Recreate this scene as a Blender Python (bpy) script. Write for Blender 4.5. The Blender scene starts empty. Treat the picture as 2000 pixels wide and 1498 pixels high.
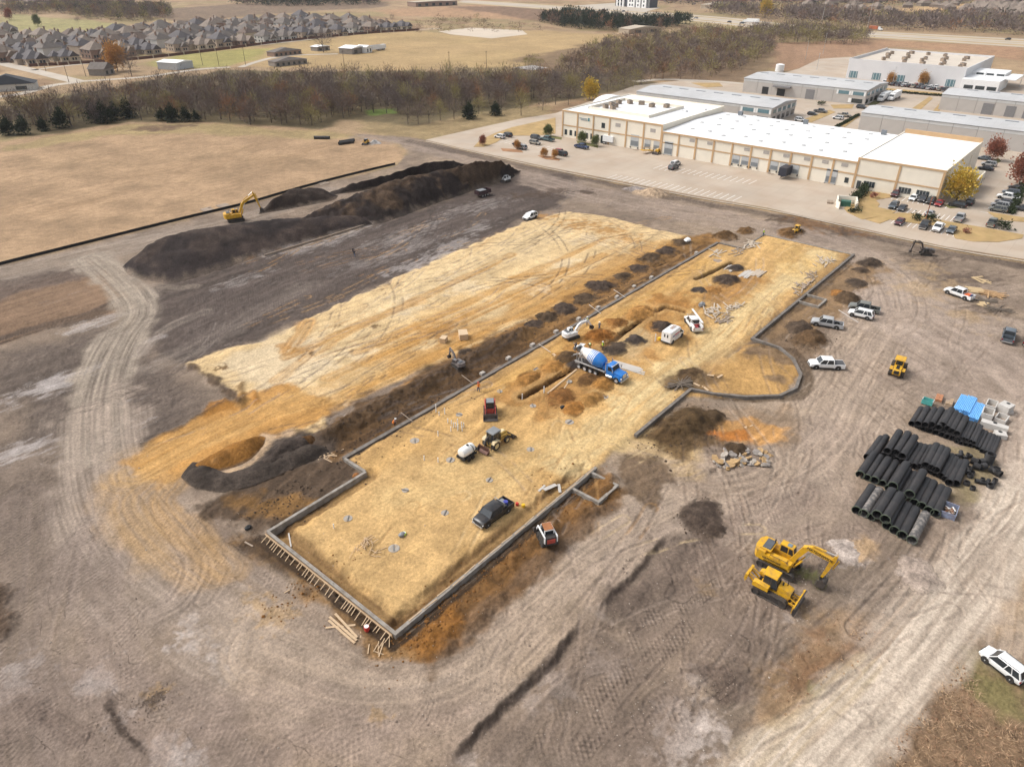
import bpy, math, random
import numpy as np
from mathutils import Vector, Matrix

# ------------------------------------------------------------------ camera, sky, sun, exposure
SC = bpy.context.scene
CAM_H, CAM_F, CAM_T, CAM_A = 62.0, 1375.0, math.radians(31.2), math.radians(49.6)
cam_data = bpy.data.cameras.new("drone_camera")
cam = bpy.data.objects.new("drone_camera", cam_data)
SC.collection.objects.link(cam)
cam.location = (0, 0, CAM_H)
cam.rotation_euler = (math.pi / 2 - CAM_T, 0, -CAM_A)
cam_data.sensor_width = 36.0
cam_data.lens = 36.0 * CAM_F / 2000.0
cam_data.clip_end = 12000
SC.camera = cam

SUN_DIR = Vector((-0.36, 0.80, 1.0)).normalized()      # towards the sun: upper left of the view
world = bpy.data.worlds.new("World")
SC.world = world
world.use_nodes = True
_wn = world.node_tree.nodes
_wl = world.node_tree.links
_bg = _wn["Background"]
_sky = _wn.new("ShaderNodeTexSky")
_sky.sky_type = 'NISHITA'
_sky.sun_disc = False
_sky.sun_elevation = math.asin(SUN_DIR.z)
_sky.sun_rotation = math.atan2(SUN_DIR.x, SUN_DIR.y)
_sky.dust_density = 4.0
_hs = _wn.new("ShaderNodeHueSaturation")               # thin overcast: the blue is washed out
_hs.inputs["Saturation"].default_value = 0.28
_wl.new(_sky.outputs[0], _hs.inputs["Color"])
_wl.new(_hs.outputs[0], _bg.inputs[0])
_bg.inputs[1].default_value = 0.124
sun_data = bpy.data.lights.new("sun", 'SUN')
sun_data.energy = 1.1
sun_data.angle = math.radians(26)
sun_data.color = (1.0, 0.965, 0.91)
sun = bpy.data.objects.new("sun", sun_data)
SC.collection.objects.link(sun)
sun.rotation_euler = (-SUN_DIR).to_track_quat('-Z', 'Y').to_euler()
SC.view_settings.view_transform = 'Standard'
SC.view_settings.look = 'None'
SC.view_settings.gamma = 1.0
SC.view_settings.use_curve_mapping = False
SC.view_settings.exposure = 0.88
SC.cycles.max_bounces = 5
SC.cycles.diffuse_bounces = 3
SC.cycles.glossy_bounces = 2
SC.cycles.transmission_bounces = 2

# ------------------------------------------------------------------ survey: ground coordinates
# World axes follow the building grid: X along the long grade beams, Y across them.
_ca, _sa = math.cos(CAM_A), math.sin(CAM_A)

def g(x, y, z=0.0):
    """Ground (or height z) point that was measured at photo position x, y."""
    u = (x - 1000) / CAM_F
    v = (y - 749) / CAM_F
    t = (CAM_H - z) / (math.sin(CAM_T) + v * math.cos(CAM_T))
    X, Y = u * t, (math.cos(CAM_T) - v * math.sin(CAM_T)) * t
    return (X * _ca + Y * _sa, -X * _sa + Y * _ca)

def gs(pts, z=0.0):
    return np.array([g(p[0], p[1], z) for p in pts])

def hd(p, q):
    """Heading (radians) of the ground line measured from p to q."""
    a, b = g(*p), g(*q)
    return math.atan2(b[1] - a[1], b[0] - a[0])

PI = math.pi
RNG = random.Random(7)
# ------------------------------------------------------------------ helpers
COL = SC.collection

def lin(c):
    return tuple(((x / 255) / 12.92 if x <= 10 else (((x / 255) + .055) / 1.055) ** 2.4) for x in c)

KALB = 0.60
def alb(r, gg, b):
    """Albedo from the colour a level, open surface shows in the photograph."""
    return tuple(min(.85, v * KALB) for v in lin((r, gg, b)))

_mats = {}
def mat(name, col, rough=.7, metal=0., var=.12, vs=1.5, bump=0., bs=6., dirt=None, spec=.35):
    """Procedural surface: colour with cloudy variation, optional dust and relief."""
    if name in _mats:
        return _mats[name]
    m = bpy.data.materials.new(name)
    m.use_nodes = True
    nt = m.node_tree
    N, L = nt.nodes, nt.links
    b = N["Principled BSDF"]
    b.inputs["Roughness"].default_value = rough
    b.inputs["Metallic"].default_value = metal
    b.inputs["Specular IOR Level"].default_value = spec
    tc = N.new("ShaderNodeTexCoord")
    nz = N.new("ShaderNodeTexNoise")
    nz.inputs["Scale"].default_value = vs
    nz.inputs["Detail"].default_value = 4
    L.new(tc.outputs["Object"], nz.inputs["Vector"])
    mp = N.new("ShaderNodeMapRange")
    mp.inputs[1].default_value = .3
    mp.inputs[2].default_value = .7
    mp.inputs[3].default_value = 1 - var
    mp.inputs[4].default_value = 1 + var
    L.new(nz.outputs[0], mp.inputs[0])
    mx = N.new("ShaderNodeVectorMath")
    mx.operation = 'SCALE'
    mx.inputs[0].default_value = col[:3]
    L.new(mp.outputs[0], mx.inputs["Scale"])
    out = mx.outputs[0]
    if dirt:
        n2 = N.new("ShaderNodeTexNoise")
        n2.inputs["Scale"].default_value = vs * 1.7
        n2.inputs["Detail"].default_value = 5
        L.new(tc.outputs["Object"], n2.inputs["Vector"])
        m2 = N.new("ShaderNodeMapRange")
        m2.inputs[1].default_value = .42
        m2.inputs[2].default_value = .75
        m2.inputs[3].default_value = 0
        m2.inputs[4].default_value = dirt[3]
        L.new(n2.outputs[0], m2.inputs[0])
        mm = N.new("ShaderNodeMix")
        mm.data_type = 'RGBA'
        L.new(m2.outputs[0], mm.inputs[0])
        L.new(out, mm.inputs[6])
        mm.inputs[7].default_value = (*dirt[:3], 1)
        out = mm.outputs[2]
    L.new(out, b.inputs["Base Color"])
    if bump:
        nb = N.new("ShaderNodeTexNoise")
        nb.inputs["Scale"].default_value = bs
        nb.inputs["Detail"].default_value = 5
        L.new(tc.outputs["Object"], nb.inputs["Vector"])
        bp = N.new("ShaderNodeBump")
        bp.inputs["Strength"].default_value = .6
        bp.inputs["Distance"].default_value = bump
        L.new(nb.outputs[0], bp.inputs["Height"])
        L.new(bp.outputs[0], b.inputs["Normal"])
    _mats[name] = m
    return m

class MB:
    """Collects vertices and faces for one mesh; every face has a material slot."""
    def __init__(self):
        self.v, self.f, self.m = [], [], []
        self.M = None

    def add(self, vs, fs, mi=0):
        o = len(self.v)
        if self.M is not None:
            vs = [tuple(self.M @ Vector(p)) for p in vs]
        self.v.extend(vs)
        self.f.extend([tuple(i + o for i in q) for q in fs])
        self.m.extend([mi] * len(fs))
        return self

    def box(self, c, s, mi=0, rz=0, top=(1, 1), off=(0, 0)):
        """Box on centre c with size s; top scales / shifts the upper face."""
        hx, hy, hz = s[0] / 2, s[1] / 2, s[2] / 2
        p = []
        for z, k, o in ((-hz, (1, 1), (0, 0)), (hz, top, off)):
            for x, y in ((-hx, -hy), (hx, -hy), (hx, hy), (-hx, hy)):
                p.append((x * k[0] + o[0], y * k[1] + o[1], z))
        cr, sr = math.cos(rz), math.sin(rz)
        p = [(c[0] + x * cr - y * sr, c[1] + x * sr + y * cr, c[2] + z) for x, y, z in p]
        return self.add(p, [(3, 2, 1, 0), (4, 5, 6, 7), (0, 1, 5, 4), (1, 2, 6, 5), (2, 3, 7, 6), (3, 0, 4, 7)], mi)

    def beam(self, p, q, w, h, mi=0):
        """Rectangular bar from p to q."""
        p, q = Vector(p), Vector(q)
        d = (q - p).normalized()
        up = Vector((0, 0, 1)) if abs(d.z) < .98 else Vector((1, 0, 0))
        x = d.cross(up).normalized() * (w / 2)
        y = x.cross(d).normalized() * (h / 2)
        vs = [tuple(a + sx * x + sy * y) for a in (p, q) for sx, sy in ((-1, -1), (1, -1), (1, 1), (-1, 1))]
        return self.add(vs, [(3, 2, 1, 0), (4, 5, 6, 7), (0, 1, 5, 4), (1, 2, 6, 5), (2, 3, 7, 6), (3, 0, 4, 7)], mi)

    def cyl(self, p, q, r0, r1=None, n=12, mi=0, cap=True):
        r1 = r0 if r1 is None else r1
        p, q = Vector(p), Vector(q)
        d = (q - p).normalized()
        up = Vector((0, 0, 1)) if abs(d.z) < .98 else Vector((1, 0, 0))
        x = d.cross(up).normalized()
        y = d.cross(x).normalized()
        vs = []
        for a, r in ((p, r0), (q, r1)):
            for i in range(n):
                t = 2 * PI * i / n
                vs.append(tuple(a + x * (r * math.cos(t)) + y * (r * math.sin(t))))
        fs = [(i, (i + 1) % n, n + (i + 1) % n, n + i) for i in range(n)]
        if cap:
            fs += [tuple(range(n - 1, -1, -1)), tuple(range(n, 2 * n))]
        return self.add(vs, fs, mi)

    def lathe(self, prof, o=(0, 0, 0), ax=(1, 0, 0), n=20, mis=None):
        """prof: (distance along axis, radius) list turned round axis ax from o."""
        o, d = Vector(o), Vector(ax).normalized()
        up = Vector((0, 0, 1)) if abs(d.z) < .98 else Vector((1, 0, 0))
        x = d.cross(up).normalized()
        y = d.cross(x).normalized()
        base = len(self.v)
        vs, fs = [], []
        for a, r in prof:
            for i in range(n):
                t = 2 * PI * i / n
                vs.append(tuple(o + d * a + x * (r * math.cos(t)) + y * (r * math.sin(t))))
        for k in range(len(prof) - 1):
            f = [(k * n + i, k * n + (i + 1) % n, (k + 1) * n + (i + 1) % n, (k + 1) * n + i) for i in range(n)]
            self.add(vs if k == 0 else [], f if k == 0 else [], mis[k] if mis else 0)
            if k:
                self.f.extend([tuple(j + base for j in q) for q in f])
                self.m.extend([mis[k] if mis else 0] * n)
        return self

    def prism(self, poly, y0, y1, mi=0, axis='y'):
        """Outline poly (a, b) pushed along an axis from y0 to y1."""
        n = len(poly)
        if axis == 'y':
            vs = [(a, y0, b) for a, b in poly] + [(a, y1, b) for a, b in poly]
        elif axis == 'x':
            vs = [(y0, a, b) for a, b in poly] + [(y1, a, b) for a, b in poly]
        else:
            vs = [(a, b, y0) for a, b in poly] + [(a, b, y1) for a, b in poly]
        fs = [(i, (i + 1) % n, n + (i + 1) % n, n + i) for i in range(n)]
        fs += [tuple(range(n - 1, -1, -1)), tuple(range(n, 2 * n))]
        return self.add(vs, fs, mi)

    def loft(self, rings, mi=0, caps=True):
        n = len(rings[0])
        vs = [p for r in rings for p in r]
        fs = []
        for k in range(len(rings) - 1):
            for i in range(n):
                fs.append((k * n + i, k * n + (i + 1) % n, (k + 1) * n + (i + 1) % n, (k + 1) * n + i))
        if caps:
            fs += [tuple(range(n - 1, -1, -1)), tuple(range((len(rings) - 1) * n, len(rings) * n))]
        return self.add(vs, fs, mi)

    def ball(self, c, r, n=10, k=6, s=(1, 1, 1), mi=0):
        vs = [(c[0], c[1], c[2] - r * s[2])]
        for j in range(1, k):
            a = -PI / 2 + PI * j / k
            for i in range(n):
                t = 2 * PI * i / n
                vs.append((c[0] + r * s[0] * math.cos(a) * math.cos(t), c[1] + r * s[1] * math.cos(a) * math.sin(t), c[2] + r * s[2] * math.sin(a)))
        vs.append((c[0], c[1], c[2] + r * s[2]))
        fs = [(0, 1 + (i + 1) % n, 1 + i) for i in range(n)]
        for j in range(k - 2):
            for i in range(n):
                a = 1 + j * n
                fs.append((a + i, a + (i + 1) % n, a + n + (i + 1) % n, a + n + i))
        e = len(vs) - 1
        a = 1 + (k - 2) * n
        fs += [(e, a + i, a + (i + 1) % n) for i in range(n)]
        return self.add(vs, fs, mi)

    def mesh(self, name, mats, smooth=False):
        me = bpy.data.meshes.new(name)
        me.from_pydata(self.v, [], self.f)
        for x in (mats if isinstance(mats, (list, tuple)) else [mats]):
            me.materials.append(x)
        me.polygons.foreach_set('material_index', self.m)
        me.validate()
        # consistent outward normals
        import bmesh
        bm = bmesh.new()
        bm.from_mesh(me)
        bmesh.ops.recalc_face_normals(bm, faces=bm.faces)
        bm.to_mesh(me)
        bm.free()
        if smooth:
            me.polygons.foreach_set('use_smooth', [True] * len(me.polygons))
            me.set_sharp_from_angle(angle=math.radians(40))
        return me

    def obj(self, name, mats, parent=None, smooth=False):
        return put(name, self.mesh(name, mats, smooth), parent)

def put(name, me, parent=None, loc=None, rz=None, scale=None):
    o = bpy.data.objects.new(name, me)
    COL.objects.link(o)
    if parent is not None:
        o.parent = parent
    if loc is not None:
        o.location = loc
    if rz is not None:
        o.rotation_euler = (0, 0, rz)
    if scale is not None:
        o.scale = scale if isinstance(scale, (tuple, list)) else (scale,) * 3
    return o

def tag(o, label, cat, group=None):
    o["label"] = label
    o["category"] = cat
    o["kind"] = "thing"
    if group:
        o["group"] = group
    return o

def thing(name, label, cat, loc=(0, 0, 0), rz=0, group=None):
    return tag(put(name, None, None, loc, rz), label, cat, group)

def struct(o, kind="structure"):
    o["kind"] = kind
    return o

def dup(root, loc, rz=0, label=None, group=None, scale=None):
    """Copy of a thing with its parts and sub-parts (mesh data shared)."""
    def cp(o, parent):
        c = o.copy()
        COL.objects.link(c)
        if parent is not None:
            c.parent = parent
        for ch in o.children:
            cp(ch, c)
        return c
    r = cp(root, None)
    r.location = loc if len(loc) == 3 else (loc[0], loc[1], 0)
    r.rotation_euler = (0, 0, rz)
    if scale:
        r.scale = (scale,) * 3
    if label:
        r["label"] = label
    if group:
        r["group"] = group
    return r

def repaint(o, m, slot=0):
    o.material_slots[slot].link = 'OBJECT'
    o.material_slots[slot].material = m

ORD = "first second third fourth fifth sixth seventh eighth ninth tenth eleventh twelfth thirteenth fourteenth fifteenth sixteenth seventeenth eighteenth nineteenth twentieth".split()
# ------------------------------------------------------------------ noise and ground painting
def _hash(ix, iy, seed):
    h = (ix.astype(np.int64) * 374761393 + iy.astype(np.int64) * 668265263 + seed * 1274126177) & 0xffffffff
    h = ((h ^ (h >> 13)) * 1274126177) & 0xffffffff
    return ((h ^ (h >> 16)) & 0xffff).astype(np.float32) / 65535.0

def vn(x, y, seed=0):
    ix, iy = np.floor(x), np.floor(y)
    fx, fy = (x - ix).astype(np.float32), (y - iy).astype(np.float32)
    fx, fy = fx * fx * (3 - 2 * fx), fy * fy * (3 - 2 * fy)
    a, b = _hash(ix, iy, seed), _hash(ix + 1, iy, seed)
    c, d = _hash(ix, iy + 1, seed), _hash(ix + 1, iy + 1, seed)
    return (a + (b - a) * fx) * (1 - fy) + (c + (d - c) * fx) * fy

def fbm(x, y, seed=0, o=4):
    r, a, t = 0, 1.0, 0
    for k in range(o):
        r = r + a * vn(x * 2 ** k + 17.3 * k, y * 2 ** k - 9.1 * k, seed + k)
        t += a
        a *= .55
    return r / t            # 0..1, mean .5

def ss(a, b, x):
    t = np.clip((x - a) / (b - a), 0, 1)
    return t * t * (3 - 2 * t)

def seg_near(x, y, pts, closed=False):
    """Nearest point on a polyline: distance, signed side distance, arc length."""
    best = np.full(x.shape, 1e9, np.float32)
    sd = np.zeros(x.shape, np.float32)
    arc = np.zeros(x.shape, np.float32)
    n = len(pts)
    L = 0
    for i in range(n if closed else n - 1):
        p, q = pts[i], pts[(i + 1) % n]
        dx, dy = q[0] - p[0], q[1] - p[1]
        l2 = dx * dx + dy * dy + 1e-9
        l = math.sqrt(l2)
        t = np.clip(((x - p[0]) * dx + (y - p[1]) * dy) / l2, 0, 1)
        ex, ey = x - p[0] - t * dx, y - p[1] - t * dy
        d = np.sqrt(ex * ex + ey * ey)
        m = d < best
        best = np.where(m, d, best)
        sd = np.where(m, d * np.sign((dx * ey - dy * ex) + 1e-9), sd)
        arc = np.where(m, L + t * l, arc)
        L += l
    return best, sd, arc

def inside(x, y, pts):
    r = np.zeros(x.shape, bool)
    n = len(pts)
    for i in range(n):
        x0, y0 = pts[i]
        x1, y1 = pts[(i + 1) % n]
        if y0 == y1:
            continue
        c = (y0 > y) != (y1 > y)
        r ^= c & (x < (x1 - x0) * (y - y0) / (y1 - y0) + x0)
    return r

def smooth_line(pts, n=6):
    """Catmull-Rom through pts."""
    P = [np.array(p, float) for p in pts]
    P = [2 * P[0] - P[1]] + P + [2 * P[-1] - P[-2]]
    r = []
    for i in range(1, len(P) - 2):
        for k in range(n):
            t = k / n
            a, b, c, d = P[i - 1], P[i], P[i + 1], P[i + 2]
            r.append(.5 * (2 * b + (c - a) * t + (2 * a - 5 * b + 4 * c - d) * t * t + (3 * b - a - 3 * c + d) * t ** 3))
    r.append(P[-2])
    return np.array(r)

class Field:
    """Sample points with soil colour, height and track coordinates."""
    def __init__(self, x, y):
        self.x, self.y = x.astype(np.float32), y.astype(np.float32)
        self.c = np.zeros((len(x), 3), np.float32)
        self.h = np.zeros(len(x), np.float32)
        self.t = np.zeros((len(x), 3), np.float32)

    def near(self, pts, r):
        a, b = pts.min(0) - r, pts.max(0) + r
        return np.nonzero((self.x > a[0]) & (self.x < b[0]) & (self.y > a[1]) & (self.y < b[1]))[0]

    def blend(self, i, col, w, var=.18, vs=4., streak=None, seed=0):
        x, y = self.x[i], self.y[i]
        if streak is None:
            k = fbm(x / vs, y / vs, seed + 50, 4)
        else:
            ca, sa = math.cos(streak), math.sin(streak)
            k = fbm((x * ca + y * sa) / (vs * 5), (-x * sa + y * ca) / (vs * .28), seed + 50, 4)
        k = (1 + var * (k - .5) * 4)[:, None]
        c = np.array(alb(*col), np.float32)[None, :] * k
        w = w[:, None]
        self.c[i] = self.c[i] * (1 - w) + c * w

    def poly(self, pts, col, soft=1., edge=1.5, es=4., alpha=1., var=.18, vs=4., streak=None, h=None, hs=None, seed=0, px=True):
        """Patch of soil with an uneven edge."""
        P = gs(pts) if px else np.array(pts, float)
        i = self.near(P, soft + edge * 2)
        if len(i) == 0:
            return
        x, y = self.x[i], self.y[i]
        d, _, _ = seg_near(x, y, P, True)
        d = np.where(inside(x, y, P), d, -d)
        d = d + (fbm(x / es, y / es, seed + 7, 4) - .5) * 4 * edge
        w = ss(-soft, soft, d)
        if col is not None:
            self.blend(i, col, w * alpha, var, vs, streak, seed)
        if h is not None:
            s = hs or soft
            self.h[i] += h * ss(-s, s, d)

    def spots(self, pts, col, r=3., amp=1., seed=0, streak=None, vs=2.):
        """Cloudy stain with a core at each point."""
        for k, p in enumerate(pts):
            c = np.array(g(p[0], p[1]))
            rr = (p[2] if len(p) > 2 else r)
            i = self.near(c[None, :], rr * 2.2)
            if len(i) == 0:
                continue
            x, y = self.x[i], self.y[i]
            d = np.sqrt((x - c[0]) ** 2 + (y - c[1]) ** 2) / rr
            if streak is not None:
                ca, sa = math.cos(streak), math.sin(streak)
                a, b = (x - c[0]) * ca + (y - c[1]) * sa, -(x - c[0]) * sa + (y - c[1]) * ca
                d = np.sqrt((a / 1.6) ** 2 + (b * 1.7) ** 2) / rr
                n = fbm((x * ca + y * sa) / (vs * 1.3), (-x * sa + y * ca) / (vs * .4), seed + k)
            else:
                n = fbm(x / vs, y / vs, seed + k)
            w = ss(1.15, .15, d + (n - .5) * 3.2) * amp
            self.blend(i, col, w, .12, 1.5, streak, seed)

    def path(self, pts, w, col=None, alpha=.7, soft=1., var=.15, rut=.0, ruts=None, tread=0., lines=8, seed=0, px=True):
        """Wheel or crawler track along a polyline: streaks, ruts, tread marks."""
        P = smooth_line(gs(pts) if px else np.array(pts, float))
        i = self.near(P, w)
        if len(i) == 0:
            return
        x, y = self.x[i], self.y[i]
        d, sd, arc = seg_near(x, y, P)
        hw = w / 2
        wob = (fbm(x / 5, y / 5, seed + 3, 3) - .5) * soft * 2
        m = ss(hw + soft * .5, hw - soft * .5, d + wob)
        st = fbm(arc / 14, (sd + hw) * lines / w, seed + 11, 3)
        st2 = vn(arc / 30, (sd + hw) * lines * 2.3 / w, seed + 12)
        k = (st - .5) * 2.4 + (st2 - .5) * .9
        if col is not None:
            a = m * alpha * np.clip(.82 + .55 * k, 0, 1)
            c = np.array(alb(*col), np.float32)[None, :] * (1 + var * 1.3 * k)[:, None]
            a = a[:, None]
            self.c[i] = self.c[i] * (1 - a) + c * a
        if rut:
            self.h[i] -= m * rut * np.clip(k, -.6, .8)
        if ruts:
            off, rw, dep = ruts
            e = np.abs(np.abs(sd) - off)
            q = ss(rw, rw * .4, e)
            self.h[i] -= q * dep * m
            self.h[i] += ss(rw * 1.0, 0, np.abs(e - rw * 1.15)) * dep * .4 * m
        if tread:
            ok = m > .3
            j = i[ok]
            self.t[j, 0], self.t[j, 1] = arc[ok], sd[ok]
            self.t[j, 2] = m[ok] * tread * .75

    def mound(self, p, r, h, col=None, seed=0, el=1., ang=0., clod=.25):
        c = np.array(g(*p))
        i = self.near(c[None, :], r * 1.6)
        if len(i) == 0:
            return
        x, y = self.x[i] - c[0], self.y[i] - c[1]
        ca, sa = math.cos(ang), math.sin(ang)
        a, b = (x * ca + y * sa) / el, -x * sa + y * ca
        d = np.sqrt(a * a + b * b) / r + (fbm(x / r * 1.6, y / r * 1.6, seed) - .5) * .9
        k = ss(1.1, .0, d)
        n = fbm(self.x[i] * 1.6, self.y[i] * 1.6, seed + 5, 3) - .5
        self.h[i] += k * h * (1 + clod * 2 * n)
        if col is not None:
            self.blend(i, col, ss(1.15, .85, d), .3, .9, None, seed)

def soil_material(name, tread=True, fine=1.0, bump=.06):
    m = bpy.data.materials.new(name)
    m.use_nodes = True
    nt = m.node_tree
    N, L = nt.nodes, nt.links
    b = N["Principled BSDF"]
    b.inputs["Roughness"].default_value = .95
    b.inputs["Specular IOR Level"].default_value = .12
    at = N.new("ShaderNodeAttribute")
    at.attribute_name = "soil"
    geo = N.new("ShaderNodeNewGeometry")

    def noise(scale, det=3, rough=.6):
        n = N.new("ShaderNodeTexNoise")
        n.inputs["Scale"].default_value = scale
        n.inputs["Detail"].default_value = det
        n.inputs["Roughness"].default_value = rough
        L.new(geo.outputs["Position"], n.inputs["Vector"])
        return n.outputs[0]

    def rng(s, a, bb, c, d):
        n = N.new("ShaderNodeMapRange")
        for k, v in zip((1, 2, 3, 4), (a, bb, c, d)):
            n.inputs[k].default_value = v
        L.new(s, n.inputs[0])
        return n.outputs[0]

    def op(o, s, t):
        n = N.new("ShaderNodeMath")
        n.operation = o
        for k, v in ((0, s), (1, t)):
            if isinstance(v, (int, float)):
                n.inputs[k].default_value = v
            else:
                L.new(v, n.inputs[k])
        return n.outputs[0]
    n1, n2, n3 = noise(.55, 4), noise(2.6, 4, .7), noise(9.0, 3, .75)
    n0 = noise(.14, 7, .68)
    k = op('MULTIPLY', rng(n0, .35, .65, 1 - .1 * fine, 1 + .1 * fine), rng(n1, .3, .7, 1 - .17 * fine, 1 + .17 * fine))
    k = op('MULTIPLY', k, rng(n2, .3, .7, 1 - .28 * fine, 1 + .28 * fine))
    k = op('MULTIPLY', k, rng(n3, .3, .7, 1 - .2 * fine, 1 + .2 * fine))
    hgt = op('ADD', op('MULTIPLY', n2, 1.0), op('MULTIPLY', n3, .45))
    if tread:
        tr = N.new("ShaderNodeAttribute")
        tr.attribute_name = "trk"
        sp = N.new("ShaderNodeSeparateXYZ")
        L.new(tr.outputs["Vector"], sp.inputs[0])
        t, d, w = sp.outputs
        # two crossing sets of cleat ribs, broken up by noise
        a = op('SINE', op('MULTIPLY', op('ADD', t, op('MULTIPLY', d, .75)), 2 * PI / .62), 0)
        c = op('SINE', op('MULTIPLY', op('SUBTRACT', t, op('MULTIPLY', d, .75)), 2 * PI / .62), 0)
        r = op('MULTIPLY', op('ADD', a, c), .5)
        brk = rng(noise(.35, 3), .42, .6, 0, 1)
        r = op('MULTIPLY', op('MULTIPLY', r, w), brk)
        k = op('MULTIPLY', k, op('ADD', 1.0, op('MULTIPLY', r, .11)))
        hgt = op('ADD', hgt, op('MULTIPLY', r, .7))
    mx = N.new("ShaderNodeVectorMath")
    mx.operation = 'SCALE'
    L.new(at.outputs["Color"], mx.inputs[0])
    L.new(k, mx.inputs["Scale"])
    L.new(mx.outputs[0], b.inputs["Base Color"])
    bp = N.new("ShaderNodeBump")
    bp.inputs["Strength"].default_value = .8
    bp.inputs["Distance"].default_value = bump
    L.new(hgt, bp.inputs["Height"])
    L.new(bp.outputs[0], b.inputs["Normal"])
    return m

def grid_mesh(name, x, y, z, col, nr, nc, m, trk=None, keep=None):
    me = bpy.data.meshes.new(name)
    co = np.empty((nr * nc, 3), np.float32)
    co[:, 0], co[:, 1], co[:, 2] = x, y, z
    r, c = np.meshgrid(np.arange(nr - 1), np.arange(nc - 1), indexing='ij')
    a = (r * nc + c).ravel()
    q = np.stack([a, a + 1, a + nc + 1, a + nc], 1)
    if keep is not None:
        q = q[keep[q].any(1)]
        used = np.zeros(nr * nc, bool)
        used[q.ravel()] = True
        idx = np.cumsum(used) - 1
        q = idx[q]
        co, col = co[used], col[used]
        trk = trk[used] if trk is not None else None
    # winding upwards
    e1, e2 = co[q[0, 1]] - co[q[0, 0]], co[q[0, 2]] - co[q[0, 0]]
    if e1[0] * e2[1] - e1[1] * e2[0] < 0:
        q = q[:, ::-1]
    me.vertices.add(len(co))
    me.vertices.foreach_set('co', co.ravel())
    me.loops.add(q.size)
    me.loops.foreach_set('vertex_index', q.ravel().astype(np.int32))
    me.polygons.add(len(q))
    me.polygons.foreach_set('loop_start', np.arange(0, q.size, 4, dtype=np.int32))
    me.polygons.foreach_set('use_smooth', np.ones(len(q), bool))
    at = me.attributes.new("soil", 'FLOAT_COLOR', 'POINT')
    cc = np.ones((len(co), 4), np.float32)
    cc[:, :3] = np.clip(col, 0.005, .85)
    at.data.foreach_set('color', cc.ravel())
    if trk is not None:
        at = me.attributes.new("trk", 'FLOAT_VECTOR', 'POINT')
        at.data.foreach_set('vector', trk.ravel())
    me.update()
    me.materials.append(m)
    return me

# ------------------------------------------------------------------ the ground sheet
_yy = np.concatenate([np.arange(1640, 1499, -6), np.arange(1499, 560, -1.9), np.arange(560, 230, -1.25), np.arange(230, -8, -1.5)])
_rows = []
for y in _yy:
    v = (y - 749) / CAM_F
    t = CAM_H / (math.sin(CAM_T) + v * math.cos(CAM_T))
    _rows.append((math.cos(CAM_T) - v * math.sin(CAM_T)) * t)
_rows = np.concatenate([[-300, -60, 0, 15], _rows, [1500, 1800, 2200]])
_dep = np.maximum(_rows, 20) * math.cos(CAM_T) + CAM_H * math.sin(CAM_T)
_core = np.linspace(-1.03, 1.03, 900)
_side = np.array([1.06, 1.1, 1.16, 1.25, 1.4, 1.7])
_u = np.concatenate([-_side[::-1], _core, _side])
_XC = (_dep[:, None] * (1000 / CAM_F)) * _u[None, :]
_YC = np.repeat(_rows[:, None], len(_u), 1)
_NR, _NC = _XC.shape
F = Field((_XC * _ca + _YC * _sa).ravel(), (-_XC * _sa + _YC * _ca).ravel())
_dist = np.sqrt(F.x ** 2 + F.y ** 2)
near_i = _dist < 420

# open country: dry grass
_all = np.arange(len(F.x))
F.blend(_all, (186, 158, 124), np.ones(len(F.x), np.float32), .16, 26.)
_n = fbm(F.x / 60, F.y / 60, 91, 4)
F.blend(_all, (164, 148, 104), ss(.5, .62, _n) * .7, .12, 20., seed=3)
_n = fbm(F.x / 22, F.y / 35, 92, 4)
F.blend(_all, (150, 118, 92), ss(.55, .7, _n) * .6, .12, 9., seed=4)
del _n

# far fields, from the photograph
F.poly([(330, 118), (420, 92), (520, 92), (700, 68), (820, 62), (900, 70), (1060, 60), (1230, 72), (1130, 110), (1010, 132), (700, 138), (420, 128)], (200, 170, 122), 6, 6, 30, .8, .14, 25.)
F.poly([(270, 128), (330, 110), (420, 100), (520, 96), (500, 118), (420, 132)], (166, 162, 92), 5, 6, 20, .75, .15, 12.)
F.poly([(10, 28), (170, 40), (300, 62), (200, 66), (0, 58)], (174, 166, 112), 8, 8, 30, .8)
F.poly([(240, 22), (480, 8), (760, 4), (760, 14), (520, 28), (360, 46)], (142, 120, 100), 8, 6, 40, .9)
F.poly([(720, 22), (960, 8), (1050, 22), (1060, 40), (880, 34), (780, 32)], (196, 156, 122), 8, 8, 40, .8)
F.poly([(880, 14), (1060, 12), (1230, 26), (1240, 40), (1060, 42)], (138, 112, 92), 8, 8, 40, .85)
F.poly([(1000, 120), (1180, 80), (1500, 75), (1520, 140), (1380, 180), (1250, 150), (1080, 150)], (140, 116, 92), 6, 8, 25, .85)
F.poly([(1500, 84), (1690, 78), (1735, 90), (1650, 112), (1520, 140)], (176, 140, 112), 5, 5, 30, .9, .15, 14., streak=.4)
F.poly([(1690, 78), (2000, 92), (2000, 120), (1900, 106), (1735, 90)], (190, 150, 118), 5, 5, 30, .8)
F.poly([(1680, 28), (1800, 14), (1880, 8), (1860, 22), (1760, 34)], (214, 176, 130), 8, 8, 40, .9)
F.poly([(1200, 40), (1380, 40), (1500, 52), (1430, 56)], (186, 170, 120), 5, 5, 30, .6)
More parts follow.
